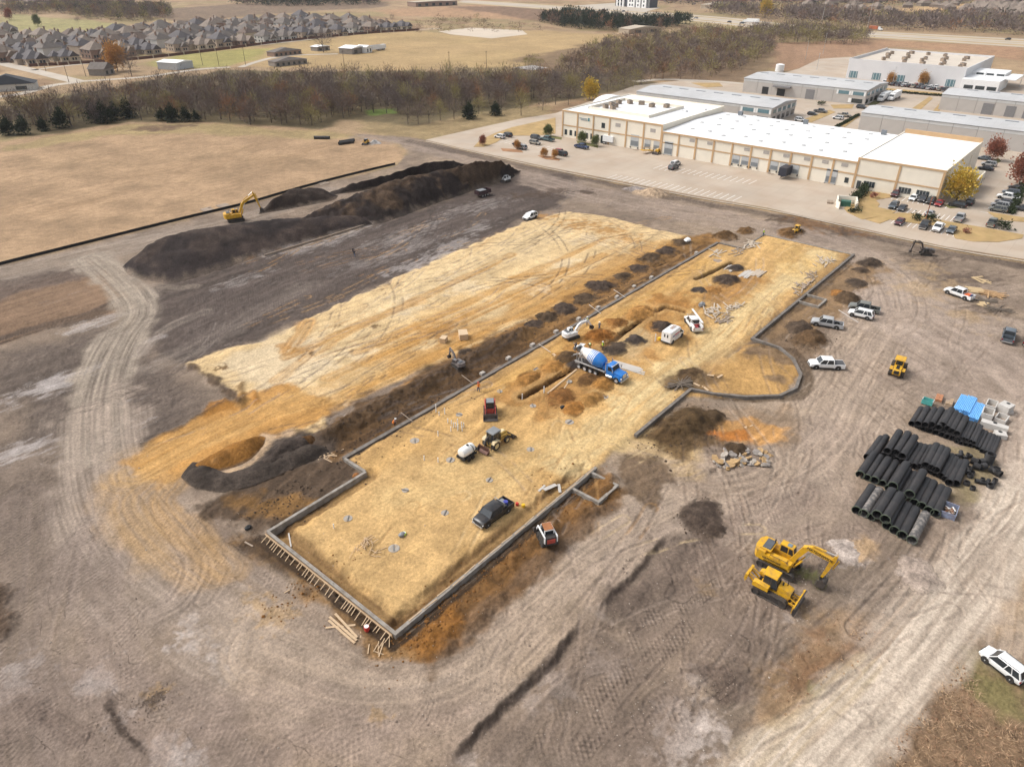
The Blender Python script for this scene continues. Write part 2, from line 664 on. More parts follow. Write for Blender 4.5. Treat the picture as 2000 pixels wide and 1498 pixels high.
# ground under the wood
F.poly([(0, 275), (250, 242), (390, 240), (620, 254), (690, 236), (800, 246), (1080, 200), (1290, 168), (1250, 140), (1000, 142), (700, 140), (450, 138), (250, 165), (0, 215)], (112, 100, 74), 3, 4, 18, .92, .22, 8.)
F.poly([(690, 235), (800, 244), (960, 220), (1080, 205), (1080, 222), (960, 246), (830, 272), (775, 268), (700, 252)], (168, 146, 108), 3, 4, 14, .9, .2, 6.)
F.poly([(715, 216), (770, 212), (775, 222), (725, 226)], (128, 152, 74), 2, 2, 8, .8)
# brown hay field west of the site
F.poly([(-60, 540), (0, 516), (240, 456), (480, 397), (640, 352), (770, 322), (796, 300), (775, 276), (700, 262), (620, 252), (390, 238), (250, 240), (0, 278), (-100, 300)], (186, 155, 122), 2.5, 2.5, 14, .95, .2, 9., seed=21)
F.poly([(0, 285), (250, 246), (390, 242), (620, 256), (700, 268), (600, 276), (400, 258), (240, 264), (0, 300)], (178, 158, 112), 3, 4, 15, .75, .2, 8.)
for _k in range(9):
    _p = (30 + 75 * _k, 430 - 17 * _k)
    F.spots([(_p[0], _p[1] - RNG.uniform(0, 70), RNG.uniform(5, 12))], (166, 136, 104), amp=.4, seed=200 + _k, streak=RNG.uniform(0, .5), vs=5)
F.spots([(330, 250, 9), (290, 253, 7), (360, 247, 6)], (128, 104, 84), amp=.85, seed=31, vs=4)

# the bare site
SITE = [(-120, 560), (0, 520), (240, 460), (480, 401), (640, 356), (770, 326), (798, 302), (780, 278), (690, 262), (800, 268), (832, 274), (1060, 326), (1200, 353), (1347, 382), (1500, 408), (1685, 448), (1850, 484), (2000, 508), (2160, 545), (2300, 1000), (2300, 1700), (-500, 1700)]
F.poly(SITE, (158, 139, 121), 1.2, 1.0, 6, 1., .2, 9., seed=5)
_s = np.nonzero((F.c[:, 0] > 0) & (_dist < 330))[0]
_SP = gs(SITE)
_s = _s[inside(F.x[_s], F.y[_s], _SP)]
_n = fbm(F.x[_s] / 16, F.y[_s] / 16, 60, 5)
F.blend(_s, (140, 123, 108), ss(.45, .6, _n) * .7, .16, 3.)
_n = fbm(F.x[_s] / 3.2, F.y[_s] / 3.2, 61, 4)
F.blend(_s, (138, 119, 104), ss(.52, .66, _n) * .45, .16, 1.5)
_n = fbm(F.x[_s] / 26, F.y[_s] / 26, 63, 4)
F.blend(_s, (196, 172, 146), ss(.55, .66, _n) * .5, .14, 3.)
F.h[_s] += (fbm(F.x[_s] / 2.2, F.y[_s] / 2.2, 64, 4) - .5) * .14
del _n

# dark scraped plain between the stockpile and the sand pad
F.poly([(255, 575), (330, 556), (500, 508), (740, 438), (900, 380), (1010, 344), (1120, 336), (1150, 372), (1060, 418), (1020, 436), (560, 640), (513, 672), (365, 716), (300, 700), (262, 640)], (99, 87, 80), 2, 2, 8, .98, .2, 5., streak=0.02, seed=8)
F.poly([(0, 690), (215, 640), (262, 640), (365, 716), (450, 770), (300, 868), (215, 900), (170, 860), (0, 900)], (112, 99, 90), 4, 4, 12, .92, .2, 6., streak=.05, seed=9)
F.poly([(0, 900), (180, 880), (240, 1010), (300, 1120), (180, 1200), (60, 1180), (-60, 1300)], (134, 118, 105), 5, 4, 12, .85, .2, 5., seed=10)
F.poly([(-100, 590), (0, 560), (150, 528), (205, 530), (240, 570), (236, 604), (110, 640), (0, 672), (-100, 700)], (150, 122, 98), 1.5, 1.5, 8, .95, .22, 6., streak=0., seed=11)
F.poly([(-100, 560), (0, 545), (130, 520), (190, 522), (205, 536), (150, 548), (0, 585), (-60, 600)], (110, 96, 88), 1.5, 1.5, 8, .8, .22, 4., streak=0.)
F.path([(0, 665), (80, 640), (170, 618), (238, 588)], 4, (88, 76, 68), .9, 1.2, rut=.2)
# service road along the field edge
F.path([(-60, 545), (60, 524), (180, 494), (320, 462), (460, 432), (560, 402), (640, 375)], 11, (166, 150, 135), .85, 3, rut=.1)
# white lime patches
_lw = [(110, 745, 4), (85, 760, 5), (135, 735, 3.5), (200, 628, 3.5), (180, 632, 3), (205, 855, 4), (240, 790, 2), (20, 890, 3), (35, 885, 4), (285, 668, 2), (560, 484, 6), (780, 462, 6), (800, 470, 4), (905, 408, 6), (840, 440, 5), (760, 498, 5), (800, 522, 5), (880, 480, 5), (690, 455, 5), (630, 478, 5), (960, 400, 6), (830, 475, 4), (700, 520, 4), (860, 500, 4), (930, 445, 5), (480, 545, 4)]
F.spots(_lw, (204, 194, 188), amp=.45, seed=300, streak=.02, vs=1.6)
F.spots([(385, 1226, 1.6), (375, 1215, 1.2), (430, 1275, 2.2), (455, 1300, 1.6), (200, 1325, 2.2), (180, 1330, 1.6), (310, 1455, 1.5), (330, 1475, 2.2), (370, 1490, 1.6), (215, 1008, 2.4), (222, 1020, 2), (245, 1400, 1.4), (20, 1320, 3), (380, 1262, 1.2), (345, 1260, 1.2)], (212, 200, 192), amp=.65, seed=340, vs=.9)
F.spots([(1360, 1320, 1.2), (1355, 1332, 1.0), (1330, 1400, 2.2), (1350, 1440, 3), (1310, 1450, 2.4), (1380, 1410, 2), (1040, 1360, 1.6), (1090, 1340, 2), (1180, 1300, 2.), (920, 1475, 1.2), (1170, 1205, 1.2), (1655, 862, 2.6), (1650, 850, 1.8), (1665, 870, 1.5), (1660, 1075, 2.2), (1640, 1085, 1.6), (1535, 1205, .9), (1800, 1120, 2.4), (1830, 1140, 1.8), (1600, 1250, .8), (1560, 1110, .8), (1760, 640, 4)], (212, 196, 184), amp=.6, seed=370, vs=.9)

# pale haul roads
ROAD = [(178, 505), (215, 535), (255, 575), (270, 612), (240, 655), (208, 720), (190, 800), (190, 880), (215, 980), (290, 1090), (400, 1180), (540, 1260), (700, 1310), (860, 1290), (1010, 1190), (1150, 1060), (1270, 975), (1400, 935), (1520, 905), (1600, 840), (1640, 760), (1700, 660), (1740, 600), (1720, 540), (1660, 500), (1560, 462), (1420, 432), (1260, 402), (1130, 372), (1040, 348)]
F.path(ROAD[:8], 9, (178, 163, 146), .92, 2.4, rut=.06, ruts=(1.3, .8, .06), lines=20, seed=2)
F.path(ROAD[6:14], 13, (180, 162, 146), .8, 5, rut=.05, lines=26, tread=.4, seed=4)
F.path(ROAD[11:20], 12, (188, 167, 146), .85, 4, rut=.05, lines=24, seed=6)
F.path(ROAD[17:25], 16, (196, 174, 152), .85, 5, rut=.07, lines=32, seed=7)
F.path(ROAD[22:], 15, (172, 153, 138), .8, 4, rut=.1, lines=18, seed=9)
F.path([(1040, 345), (960, 330), (880, 300), (800, 280), (720, 270)], 12, (164, 146, 132), .8, 4, rut=.1, seed=12)
F.path([(1950, 640), (1850, 610), (1760, 575), (1690, 510)], 14, (188, 168, 150), .7, 5, rut=.06, seed=14)
F.path([(1990, 780), (1900, 700), (1800, 640), (1740, 600)], 22, (192, 172, 156), .7, 7, rut=.05, seed=15)
F.path([(2000, 560), (1920, 570), (1830, 585), (1750, 620)], 7, (178, 158, 140), .6, 3, rut=.1, seed=16)
F.path([(1760, 700), (1700, 790), (1600, 890), (1480, 980), (1330, 1050), (1230, 1100)], 16, (180, 161, 145), .5, 6, rut=.08, seed=17)
F.path([(1640, 850), (1640, 940), (1620, 1010), (1560, 1060)], 9, (172, 152, 136), .5, 4, rut=.06, seed=18)
F.path([(1500, 870), (1510, 905), (1470, 935), (1400, 945), (1350, 930)], 6, (150, 130, 112), .5, 2, rut=.2, seed=19)
# left plain: older tracks and cleat prints
F.path([(290, 720), (360, 690), (430, 650), (520, 600), (600, 560)], 5, (158, 144, 132), .5, 2, rut=.06, seed=20)
F.path([(275, 690), (300, 660), (350, 630), (400, 610)], 3, (170, 155, 142), .6, 1, rut=.06, seed=22)
F.path([(300, 560), (340, 563), (380, 560)], 3, (160, 145, 130), .5, 1, seed=23)
for _k in range(7):
    _o = _k * 17
    F.path([(360 + _o * .2, 690 - _o), (560 + _o * .3, 600 - _o), (800 + _o * .4, 495 - _o * .8), (1000 + _o * .2, 415 - _o * .45)], 3.4, (116, 103, 96) if _k % 2 else (98, 87, 81), .5, 1.5, rut=.05, tread=1.0, lines=5, seed=400 + _k)
F.path([(150, 1060), (110, 1180), (90, 1300), (140, 1420), (200, 1500)], 6, (156, 139, 127), .5, 2, tread=1.3, rut=.05, seed=30)
F.path([(40, 980), (30, 1150), (20, 1300), (40, 1500)], 7, (138, 122, 112), .5, 2, tread=1.3, rut=.05, seed=31)
F.path([(240, 960), (200, 1080), (200, 1200), (240, 1330), (330, 1430), (450, 1500)], 7, (160, 142, 130), .5, 2.5, tread=1.3, rut=.05, seed=32)
F.path([(0, 1400), (100, 1390), (180, 1420), (260, 1498)], 6, (148, 130, 118), .6, 2, tread=1.3, rut=.06, seed=33)
F.path([(290, 960), (360, 1060), (380, 1110), (350, 1170), (300, 1200)], 3.2, (168, 150, 136), .6, 1, tread=1.0, rut=.07, ruts=(1.0, .35, .06), seed=34)
F.path([(300, 950), (400, 1050), (430, 1110), (400, 1170)], 3.0, (160, 142, 126), .5, 1, tread=.7, ruts=(1.0, .35, .05), seed=35)
F.path([(420, 1030), (500, 1120), (580, 1190), (680, 1260), (790, 1290), (880, 1270), (960, 1200)], 4, (132, 114, 100), .5, 1.5, tread=1.2, rut=.1, seed=36)
F.path([(520, 1330), (640, 1360), (800, 1370), (940, 1310), (1040, 1220)], 7, (176, 155, 136), .35, 4, tread=.9, rut=.06, seed=37)
F.path([(560, 1490), (700, 1440), (840, 1420), (900, 1400)], 6, (152, 132, 118), .5, 3, tread=1.1, rut=.06, seed=38)
F.path([(400, 1410), (520, 1400), (640, 1420), (740, 1460)], 6, (166, 146, 132), .5, 3, tread=1.1, rut=.06, seed=39)
F.path([(500, 1500), (420, 1400), (300, 1330), (170, 1300)], 4, (150, 132, 120), .5, 2, tread=1.2, seed=40)
F.path([(1060, 1490), (1140, 1400), (1210, 1320), (1290, 1230), (1350, 1160), (1420, 1100)], 5.4, (150, 133, 120), .55, 1.2, tread=2.6, rut=.02, seed=41)
F.path([(1230, 1490), (1300, 1400), (1390, 1290), (1440, 1230)], 5, (156, 138, 124), .5, 2, tread=1.4, rut=.05, seed=42)
F.path([(930, 1490), (1020, 1400), (1110, 1310), (1180, 1250)], 5, (146, 130, 118), .5, 2, tread=1.1, rut=.05, seed=43)
F.path([(1300, 1130), (1380, 1080), (1460, 1010), (1560, 960)], 6, (150, 130, 116), .5, 2, tread=1.3, rut=.05, seed=44)
F.path([(1440, 1190), (1500, 1130), (1580, 1060), (1680, 1040)], 5, (160, 140, 125), .5, 2, tread=1.4, rut=.05, seed=45)
F.path([(1650, 900), (1680, 860), (1740, 800), (1790, 760)], 5, (176, 156, 138), .5, 2, tread=.8, rut=.06, seed=46)

# sand pad for the second building
_st = dict(streak=0.02)
F.poly([(368, 713), (420, 690), (513, 670), (600, 626), (760, 552), (900, 490), (1020, 437), (1110, 414), (1180, 424), (1340, 462), (1370, 474), (1260, 520), (1120, 590), (960, 665), (800, 735), (645, 800), (640, 850), (560, 850), (505, 800), (478, 786), (440, 756), (402, 728)], (234, 202, 152), .5, .7, 3, 1., .15, 6., h=.35, hs=1.2, seed=13, **_st)
F.poly([(400, 716), (520, 678), (640, 640), (640, 720), (560, 780), (520, 775), (470, 756), (440, 736)], (240, 219, 186), 2, 2.5, 6, .6, .1, 4.)
F.poly([(560, 652), (760, 562), (1020, 450), (1110, 425), (1150, 440), (980, 520), (700, 650)], (238, 210, 164), 3, 4, 10, .6, .12, 4., **_st)
F.poly([(700, 740), (860, 668), (1000, 600), (1160, 520), (1290, 472), (1350, 468), (1240, 530), (1100, 596), (900, 690), (760, 750), (660, 800)], (206, 158, 94), 1.5, 2, 8, .8, .22, 5., streak=0.0, seed=14)
F.poly([(760, 720), (880, 640), (1010, 580), (960, 560), (820, 610), (700, 680)], (224, 178, 112), 3, 4, 9, .5, .15, 5., **_st)
F.spots([(840, 655, 4.5), (860, 648, 3), (815, 665, 3), (580, 690, 3), (560, 680, 2), (1185, 452, 5), (1130, 440, 5), (1060, 425, 4), (1230, 470, 4)], (196, 146, 84), amp=.75, seed=420, vs=1.2)
F.spots([(520, 780, 3), (640, 770, 4), (1040, 560, 5), (1100, 520, 5), (700, 700, 5), (900, 560, 6), (800, 600, 5), (1150, 470, 5)], (242, 222, 190), amp=.4, seed=440, vs=1.5)
F.path([(560, 690), (570, 680), (590, 650), (600, 630)], 4, (200, 150, 88), .7, 1.5, ruts=(1.2, .4, .1), seed=50)
F.path([(540, 745), (610, 695), (700, 640), (820, 590)], 3, (206, 158, 96), .5, 1, ruts=(1.0, .4, .07), seed=51)
for _k, (_a, _b, _c) in enumerate([((700, 690), (900, 600), (1180, 468)), ((720, 712), (940, 612), (1210, 488)), ((640, 740), (840, 650), (1100, 530)), ((560, 700), (760, 615), (1000, 500)), ((1000, 545), (1100, 530), (1180, 500)), ((640, 790), (760, 735), (960, 650)), ((690, 775), (860, 695), (1080, 590)), ((1080, 590), (1200, 530), (1320, 475))]):
    F.path([_a, _b, _c], 2.6, (202, 152, 86), .65, .8, rut=.05, ruts=(1.0, .4, .09), lines=5, seed=460 + _k)
# orange ramp at the near end of the pad
F.poly([(250, 900), (300, 868), (360, 838), (430, 790), (470, 778), (560, 760), (640, 782), (650, 810), (620, 842), (560, 848), (515, 850), (440, 885), (380, 915), (330, 960), (260, 950)], (204, 152, 86), .8, 1.4, 5, .95, .2, 4., streak=.1, seed=15)
F.path([(270, 920), (380, 860), (500, 810), (640, 770), (720, 735)], 7, (214, 172, 112), .6, 3, rut=.1, lines=12, seed=52)
F.poly([(395, 800), (440, 780), (470, 785), (460, 800), (400, 815)], (170, 118, 56), .6, .8, 3, .85, .2, 1.5)
F.path([(300, 945), (270, 985), (330, 1060), (420, 1130)], 6, (198, 160, 110), .5, 3, tread=1.0, rut=.06, seed=53)
F.path([(345, 945), (320, 985), (370, 1040), (440, 1110)], 4, (196, 156, 104), .5, 2, tread=.9, rut=.06, seed=54)
F.path([(250, 900), (220, 930), (225, 1010), (280, 1080)], 6, (190, 156, 112), .4, 3, tread=.8, seed=55)
F.poly([(278, 868), (350, 836), (390, 812), (440, 782), (395, 806), (340, 840), (300, 858)], (84, 72, 64), .5, .6, 2, .8, .2, 1., h=.25, hs=.8)
F.poly([(356, 712), (390, 732), (426, 760), (466, 792), (480, 786), (440, 755), (402, 727), (370, 712)], (98, 80, 64), .5, .7, 2.5, .9, .3, 1., h=.25, hs=.8)
F.poly([(465, 760), (475, 752), (482, 790), (470, 800)], (120, 92, 58), .5, .4, 2, .8, .2, 1., h=.4, hs=.8)
F.poly([(493, 768), (503, 766), (508, 790), (496, 792)], (176, 124, 64), .5, .4, 2, .9, .2, 1., h=.35, hs=.8)
F.spots([(430, 722, 1.3), (895, 737, 1.), (660, 640, .8), (735, 640, .8), (610, 692, .8)], (120, 92, 60), amp=.9, seed=480, vs=.6)

# inside the grade beams: orange pad with a paler wheel-worn track
PAD = [(30.4, 42.4), (177, 42.4), (177, 64.6), (163.4, 64.6), (163.4, 70.6), (46, 70.6), (46, 65.8), (30.4, 65.8)]
F.poly(PAD, (218, 176, 116), .4, .3, 3, 1., .22, 4., streak=.15, seed=16, px=False, h=.3, hs=.8)
F.poly([(92, 42.4), (96, 38), (104, 29.5), (112, 30), (118.5, 34), (119, 40), (116, 42.4)], (200, 158, 100), .4, .4, 3, 1., .2, 4., seed=17, px=False, h=.25, hs=.6)
F.poly([(31, 43), (60, 43), (60, 62), (50, 66), (31, 64)], (222, 184, 128), 2, 2, 5, .7, .14, 2.5, px=False, seed=18)
F.path([(66, 46), (78, 46.5), (95, 47), (115, 46.5), (135, 48), (155, 48), (172, 48)], 7.5, (232, 204, 152), .9, 3, var=.1, rut=.05, lines=10, seed=60, px=False)
F.path([(78, 36), (76, 44), (68, 50), (56, 54), (46, 58)], 8, (224, 190, 134), .75, 4, var=.1, rut=.05, lines=9, seed=61, px=False)
F.path([(160, 48), (168, 53), (172, 60)], 8, (226, 186, 120), .7, 4, rut=.05, seed=62, px=False)
F.path([(74, 67), (96, 67.5), (120, 67.5), (150, 67.8)], 4, (214, 168, 100), .8, 1.5, rut=.08, ruts=(1.2, .4, .08), seed=63, px=False)
F.path([(150, 66), (140, 62), (128, 60), (118, 57)], 5, (220, 178, 112), .6, 2, rut=.08, seed=64, px=False)
for _k, (_a, _b, _c, _d) in enumerate([(84, 60, 12, 5), (97, 63, 10, 4), (118, 61, 8, 4), (106, 56, 7, 3), (140, 56, 9, 4), (128, 62, 6, 3)]):
    F.poly([(_a - _c, _b - _d), (_a + _c, _b - _d), (_a + _c, _b + _d), (_a - _c, _b + _d)], (168, 116, 58), 1.5, 2.5, 3.5, .6, .3, 1.5, px=False, seed=500 + _k)
F.poly([(98, 55), (106, 55), (110, 60), (102, 62), (97, 59)], (214, 186, 140), 1.5, 1.5, 3, .7, .14, 2., px=False)
# darker edge along the inside of the beams
_be = [[(31.3, 43), (66, 43)], [(31.3, 43), (31.3, 65)], [(46, 65.2), (32, 65.2)], [(96, 43), (176, 43)], [(47, 70), (162, 70)]]
for _k, _l in enumerate(_be):
    F.path([_l[0], ((_l[0][0] + _l[1][0]) / 2, (_l[0][1] + _l[1][1]) / 2), _l[1]], 2.2, (118, 88, 58) if _k < 3 else (160, 124, 84), .85 if _k < 3 else .5, 1.2, rut=.0, lines=3, seed=520 + _k, px=False)
    if _k < 3:
        P_ = np.array(_l, float)
        i_ = F.near(P_, 3)
        d_, _, _ = seg_near(F.x[i_], F.y[i_], P_)
        F.h[i_] -= ss(1.7, .6, d_ + (fbm(F.x[i_] / 1.5, F.y[i_] / 1.5, 77) - .5) * 1.4) * .55
# strip of spoil between the sand pad and the long beam
F.poly([(44, 71.6), (166, 71.6), (170, 76), (160, 80), (140, 79.5), (100, 79.8), (70, 80.5), (50, 79)], (160, 118, 68), .8, 1.2, 4, .95, .26, 2.5, px=False, seed=19)
F.poly([(44, 71.6), (92, 71.6), (92, 79.5), (70, 81), (50, 80)], (104, 80, 56), 1, 1.5, 3, .9, .34, 1.6, px=False, seed=20)
F.poly([(92, 72.5), (160, 72.5), (160, 76), (92, 76)], (142, 108, 70), 1, 1.5, 3, .8, .3, 2, px=False, seed=22)
F.path([(46, 72.8), (80, 72.8), (110, 72.8), (160, 72.8)], 1.6, (84, 64, 46), .8, .5, rut=.0, seed=70, px=False)
F.poly([(345, 930), (420, 962), (500, 952), (600, 912), (655, 880), (640, 862), (600, 848), (550, 842), (525, 880), (470, 925), (400, 930)], (96, 84, 75), 1, .9, 3, .95, .26, 1.5, seed=44)
F.poly([(430, 926), (490, 902), (516, 868), (520, 850), (575, 838), (580, 846), (545, 850), (530, 872), (505, 900), (460, 926)], (228, 194, 156), .6, .7, 2, .9, .16, 1.5, seed=45)
# scraped dark ground outside the near corner
F.poly([(400, 990), (470, 955), (560, 915), (660, 890), (712, 930), (620, 985), (512, 1042), (490, 1055), (455, 1030), (420, 1010)], (92, 75, 60), .8, 1.2, 3, .95, .3, 2., streak=.25, seed=23)
F.poly([(450, 985), (520, 960), (590, 962), (600, 985), (530, 1010), (480, 1015)], (150, 112, 66), 1.2, 1.5, 3, .8, .25, 2., streak=.25, seed=24)
F.poly([(460, 1060), (512, 1050), (640, 1160), (770, 1250), (850, 1260), (830, 1290), (740, 1290), (700, 1240), (620, 1180), (540, 1120)], (140, 106, 66), .8, 1., 3, .9, .28, 2., seed=25)
F.poly([(470, 1065), (505, 1050), (560, 1100), (600, 1150), (560, 1140), (500, 1090)], (86, 70, 56), .8, 1., 3, .8, .28, 1.5, seed=26)
F.poly([(30.4, 36.4), (66, 36.4), (68, 41.4), (30.4, 41.4)], (124, 88, 48), .8, .7, 3, .95, .34, 1.6, px=False, seed=27)
F.poly([(29, 35.5), (64, 35.4), (62, 37.8), (30, 37.6)], (124, 98, 74), .8, .8, 2.2, .85, .28, 1.2, px=False, seed=28)
F.poly([(30, 37), (37, 37.5), (37, 41), (30, 41)], (150, 102, 50), .8, .7, 2, .8, .3, 1.5, px=False)
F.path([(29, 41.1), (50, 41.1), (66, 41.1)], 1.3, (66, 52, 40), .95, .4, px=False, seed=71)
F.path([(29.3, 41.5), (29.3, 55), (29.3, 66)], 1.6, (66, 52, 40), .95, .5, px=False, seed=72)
F.poly([(66, 32), (74, 33), (77, 37), (75, 41), (70, 41), (66, 37)], (110, 88, 66), .8, 1.2, 2.5, .8, .3, 1.5, px=False)
# disturbed ground outside the far-right beam
F.poly([(1560, 590), (1640, 530), (1690, 505), (1730, 515), (1700, 560), (1640, 600), (1600, 640), (1500, 680), (1460, 690)], (150, 120, 86), 1, 2, 4, .85, .26, 3., seed=29)
F.poly([(1460, 690), (1540, 640), (1600, 640), (1620, 690), (1560, 720), (1520, 740), (1510, 720)], (138, 114, 90), 1, 2, 4, .85, .26, 2., seed=30)
F.path([(96, 41.2), (97, 37), (104, 28.4), (112, 28.6), (120, 34), (119.5, 41), (140, 41), (172, 41)], 1.8, (96, 78, 60), .8, .7, px=False, seed=73)
F.poly([(1340, 790), (1460, 800), (1540, 790), (1560, 830), (1520, 870), (1430, 850), (1350, 830)], (158, 134, 110), 1.5, 2, 4, .85, .24, 2., seed=31)
F.poly([(1250, 850), (1330, 800), (1400, 810), (1420, 860), (1390, 890), (1280, 880)], (112, 88, 60), 1., 1.5, 3, .9, .34, 1.2, seed=32)
F.poly([(1425, 828), (1470, 818), (1530, 840), (1520, 868), (1450, 860), (1400, 850)], (214, 160, 96), .8, 1.2, 3, .85, .24, 2., seed=33)
F.poly([(1398, 846), (1450, 842), (1462, 858), (1420, 862)], (206, 128, 58), .6, .8, 2, .8, .2, 1.2, seed=34)
F.poly([(1380, 880), (1440, 868), (1520, 875), (1510, 905), (1460, 922), (1400, 918)], (150, 132, 118), .8, 1., 2, .8, .3, 1.2, seed=35)
F.poly([(1290, 740), (1370, 725), (1420, 745), (1380, 765), (1300, 770)], (118, 94, 68), .8, 1.2, 3, .85, .3, 1.4, seed=36)
# haul-road margin by the concrete lot
F.path([(800, 276), (900, 298), (1060, 334), (1200, 362), (1347, 392), (1500, 420), (1685, 460), (1850, 494), (2000, 520)], 5, (104, 90, 80), .85, 2, rut=.12, seed=80)
F.path([(832, 276), (1060, 328), (1347, 385), (1500, 411), (1685, 451), (1850, 487), (2000, 511)], 1.8, (196, 164, 118), .8, .7, seed=81)
F.spots([(1090, 375, 4), (1150, 376, 3.5), (1060, 380, 4), (1010, 385, 4), (1640, 450, 4), (1540, 432, 5)], (96, 80, 68), amp=.85, seed=540, vs=1.5)
F.spots([(1600, 440, 6), (1680, 450, 5), (1570, 430, 5)], (140, 104, 70), amp=.7, seed=550, vs=1.5)
F.spots([(1790, 500, 4), (1830, 510, 5), (1900, 545, 6), (1870, 540, 4), (1940, 610, 4), (1910, 600, 4)], (112, 96, 84), amp=.75, seed=560, vs=1.5, streak=-.6)
F.spots([(1850, 560, 6), (1800, 520, 5), (1900, 620, 5), (1780, 560, 6)], (198, 168, 128), amp=.5, seed=570, vs=2)
# cut banks and pits, foreground
def bank(pts, w, depth, seed=0, dark=(96, 82, 72)):
    P = smooth_line(gs(pts))
    i = F.near(P, w * 3)
    x, y = F.x[i], F.y[i]
    d, sd, arc = seg_near(x, y, P)
    L_ = arc.max()
    fade = ss(0, 3, arc) * ss(L_, L_ - 3, arc)
    q = sd + (fbm(x / 1.3, y / 1.3, seed, 5) - .5) * .8
    F.h[i] -= ss(w * .5, -w * .5, q) * ss(-w * 3, -w * .6, q) * depth * fade
    F.h[i] += ss(w * 1.2, 0, np.abs(q - w * .5)) * depth * .35 * fade
    F.blend(i, dark, ss(w * .7, w * .05, np.abs(q)) * fade * .8, .3, .6, None, seed)
bank([(870, 1496), (950, 1410), (1020, 1345), (1090, 1270), (1140, 1212)], .8, .55, 1, (78, 66, 58))
bank([(1140, 1212), (1170, 1215), (1200, 1228), (1228, 1236)], .9, .35, 2)
bank([(1166, 1192), (1220, 1140), (1270, 1085), (1310, 1040)], .8, .4, 3)
bank([(300, 1480), (235, 1420), (212, 1370), (220, 1340)], 1.0, .4, 4, (96, 82, 72))
bank([(1425, 1385), (1390, 1360), (1350, 1340)], .8, .4, 5)
F.poly([(1170, 1190), (1225, 1215), (1260, 1180), (1290, 1130), (1250, 1110)], (116, 101, 90), 1, 1., 3, .75, .2, 2.)
F.poly([(1350, 1310), (1400, 1290), (1450, 1330), (1470, 1360), (1420, 1370)], (104, 88, 78), 1, 1.2, 3, .8, .2, 1.5)
F.poly([(1320, 990), (1370, 975), (1420, 1000), (1420, 1050), (1380, 1050), (1340, 1020)], (96, 80, 68), .8, 1., 2.5, .85, .3, 1.)
F.poly([(1540, 1140), (1590, 1140), (1640, 1100), (1620, 1090), (1560, 1110)], (92, 80, 72), .8, .8, 2., .8, .25, 1.2)
F.poly([(-40, 1150), (20, 1160), (28, 1210), (10, 1240), (-40, 1260)], (96, 78, 64), .8, .8, 2., .9, .3, 1.2, h=.5, hs=1.)
F.path([(40, 1370), (100, 1400), (160, 1440)], 2, (120, 104, 94), .6, .8, rut=.1, seed=90)
F.spots([(860, 1040, 1), (735, 1405, 1.2), (300, 1360, 1.4), (1380, 1150, 1.4), (540, 1200, 2.2), (500, 1180, 1.8), (1560, 1180, 1.4)], (186, 152, 106), amp=.5, seed=590, vs=.8)
F.spots([(430, 940, 1.4), (1600, 1290, 1.6), (300, 1365, 1.2), (1390, 920, .7), (1700, 1240, .6)], (96, 82, 72), amp=.8, seed=610, vs=.6)

F.poly([(880, 1500), (1020, 1350), (1142, 1216), (1228, 1238), (1180, 1195), (1310, 1040), (1400, 1060), (1480, 1080), (1560, 1190), (1470, 1330), (1350, 1310), (1290, 1510)], (122, 105, 93), 2.5, 1.5, 5, .55, .24, 3., seed=47)
F.poly([(1166, 1192), (1225, 1140), (1310, 1038), (1400, 1070), (1300, 1180), (1226, 1232)], (104, 90, 80), 1.5, 1.2, 4, .5, .26, 2., seed=48)
# access track and rough grass, lower right
F.poly([(1480, 1340), (1560, 1230), (1640, 1190), (1740, 1180), (1760, 1230), (1700, 1320), (1620, 1420), (1560, 1498), (1420, 1520), (1440, 1420)], (164, 134, 102), 1.5, 2.2, 4, .85, .26, 1.6, seed=37)
F.poly([(1560, 1270), (1640, 1230), (1720, 1240), (1700, 1300), (1620, 1330), (1540, 1340)], (140, 106, 78), 1.2, 2, 3, .7, .3, 1.2, seed=38)
F.spots([(1690, 1330, 1.6), (1590, 1130, 1.4), (1570, 1120, 1.2), (1600, 1360, 1.2)], (122, 122, 72), amp=.6, seed=620, vs=.8)
F.path([(1480, 1480), (1560, 1420), (1640, 1350), (1690, 1300)], 3.4, (208, 186, 150), .8, 1.4, rut=.06, seed=91)
F.poly([(1690, 1560), (1790, 1400), (1850, 1320), (1912, 1240), (1960, 1230), (2100, 1260), (2200, 1560)], (142, 116, 90), 1., 1.6, 3, .95, .3, 1.4, seed=39)
F.poly([(1860, 1300), (1905, 1280), (1960, 1350), (2010, 1400), (2040, 1350), (2040, 1420), (1960, 1400)], (138, 130, 84), 1., 1.2, 3, .7, .2, 1.2, seed=40)
F.poly([(1940, 1230), (1950, 1180), (2000, 1120), (2100, 1100), (2100, 1260)], (192, 160, 122), 1., 1.6, 3, .7, .24, 1.6)
F.path([(1520, 1560), (1600, 1460), (1690, 1370), (1770, 1280), (1850, 1180), (1930, 1080), (1990, 1000), (2050, 900)], 8.0, (222, 204, 184), 1., 1.8, var=.05, rut=.02, lines=12, seed=92)
F.path([(1930, 1260), (1940, 1220), (1950, 1150), (1960, 1080)], 5, (204, 184, 164), .6, 3, rut=.04, seed=93)
F.path([(2030, 960), (1990, 880), (1980, 800)], 8, (206, 186, 168), .6, 4, rut=.04, seed=94)
F.path([(1900, 1000), (1840, 1030), (1780, 1120), (1680, 1230)], 5, (186, 166, 148), .5, 3, rut=.08, ruts=(1.2, .5, .1), seed=95)
F.poly([(1650, 1055), (1690, 1048), (1720, 1065), (1700, 1090), (1660, 1085)], (204, 170, 130), .8, .8, 2, .8, .2, 1.)
F.poly([(1860, 880), (1930, 870), (1935, 930), (1900, 980), (1850, 1000), (1830, 960)], (150, 136, 96), 1, 1.6, 3, .6, .24, 1.6)
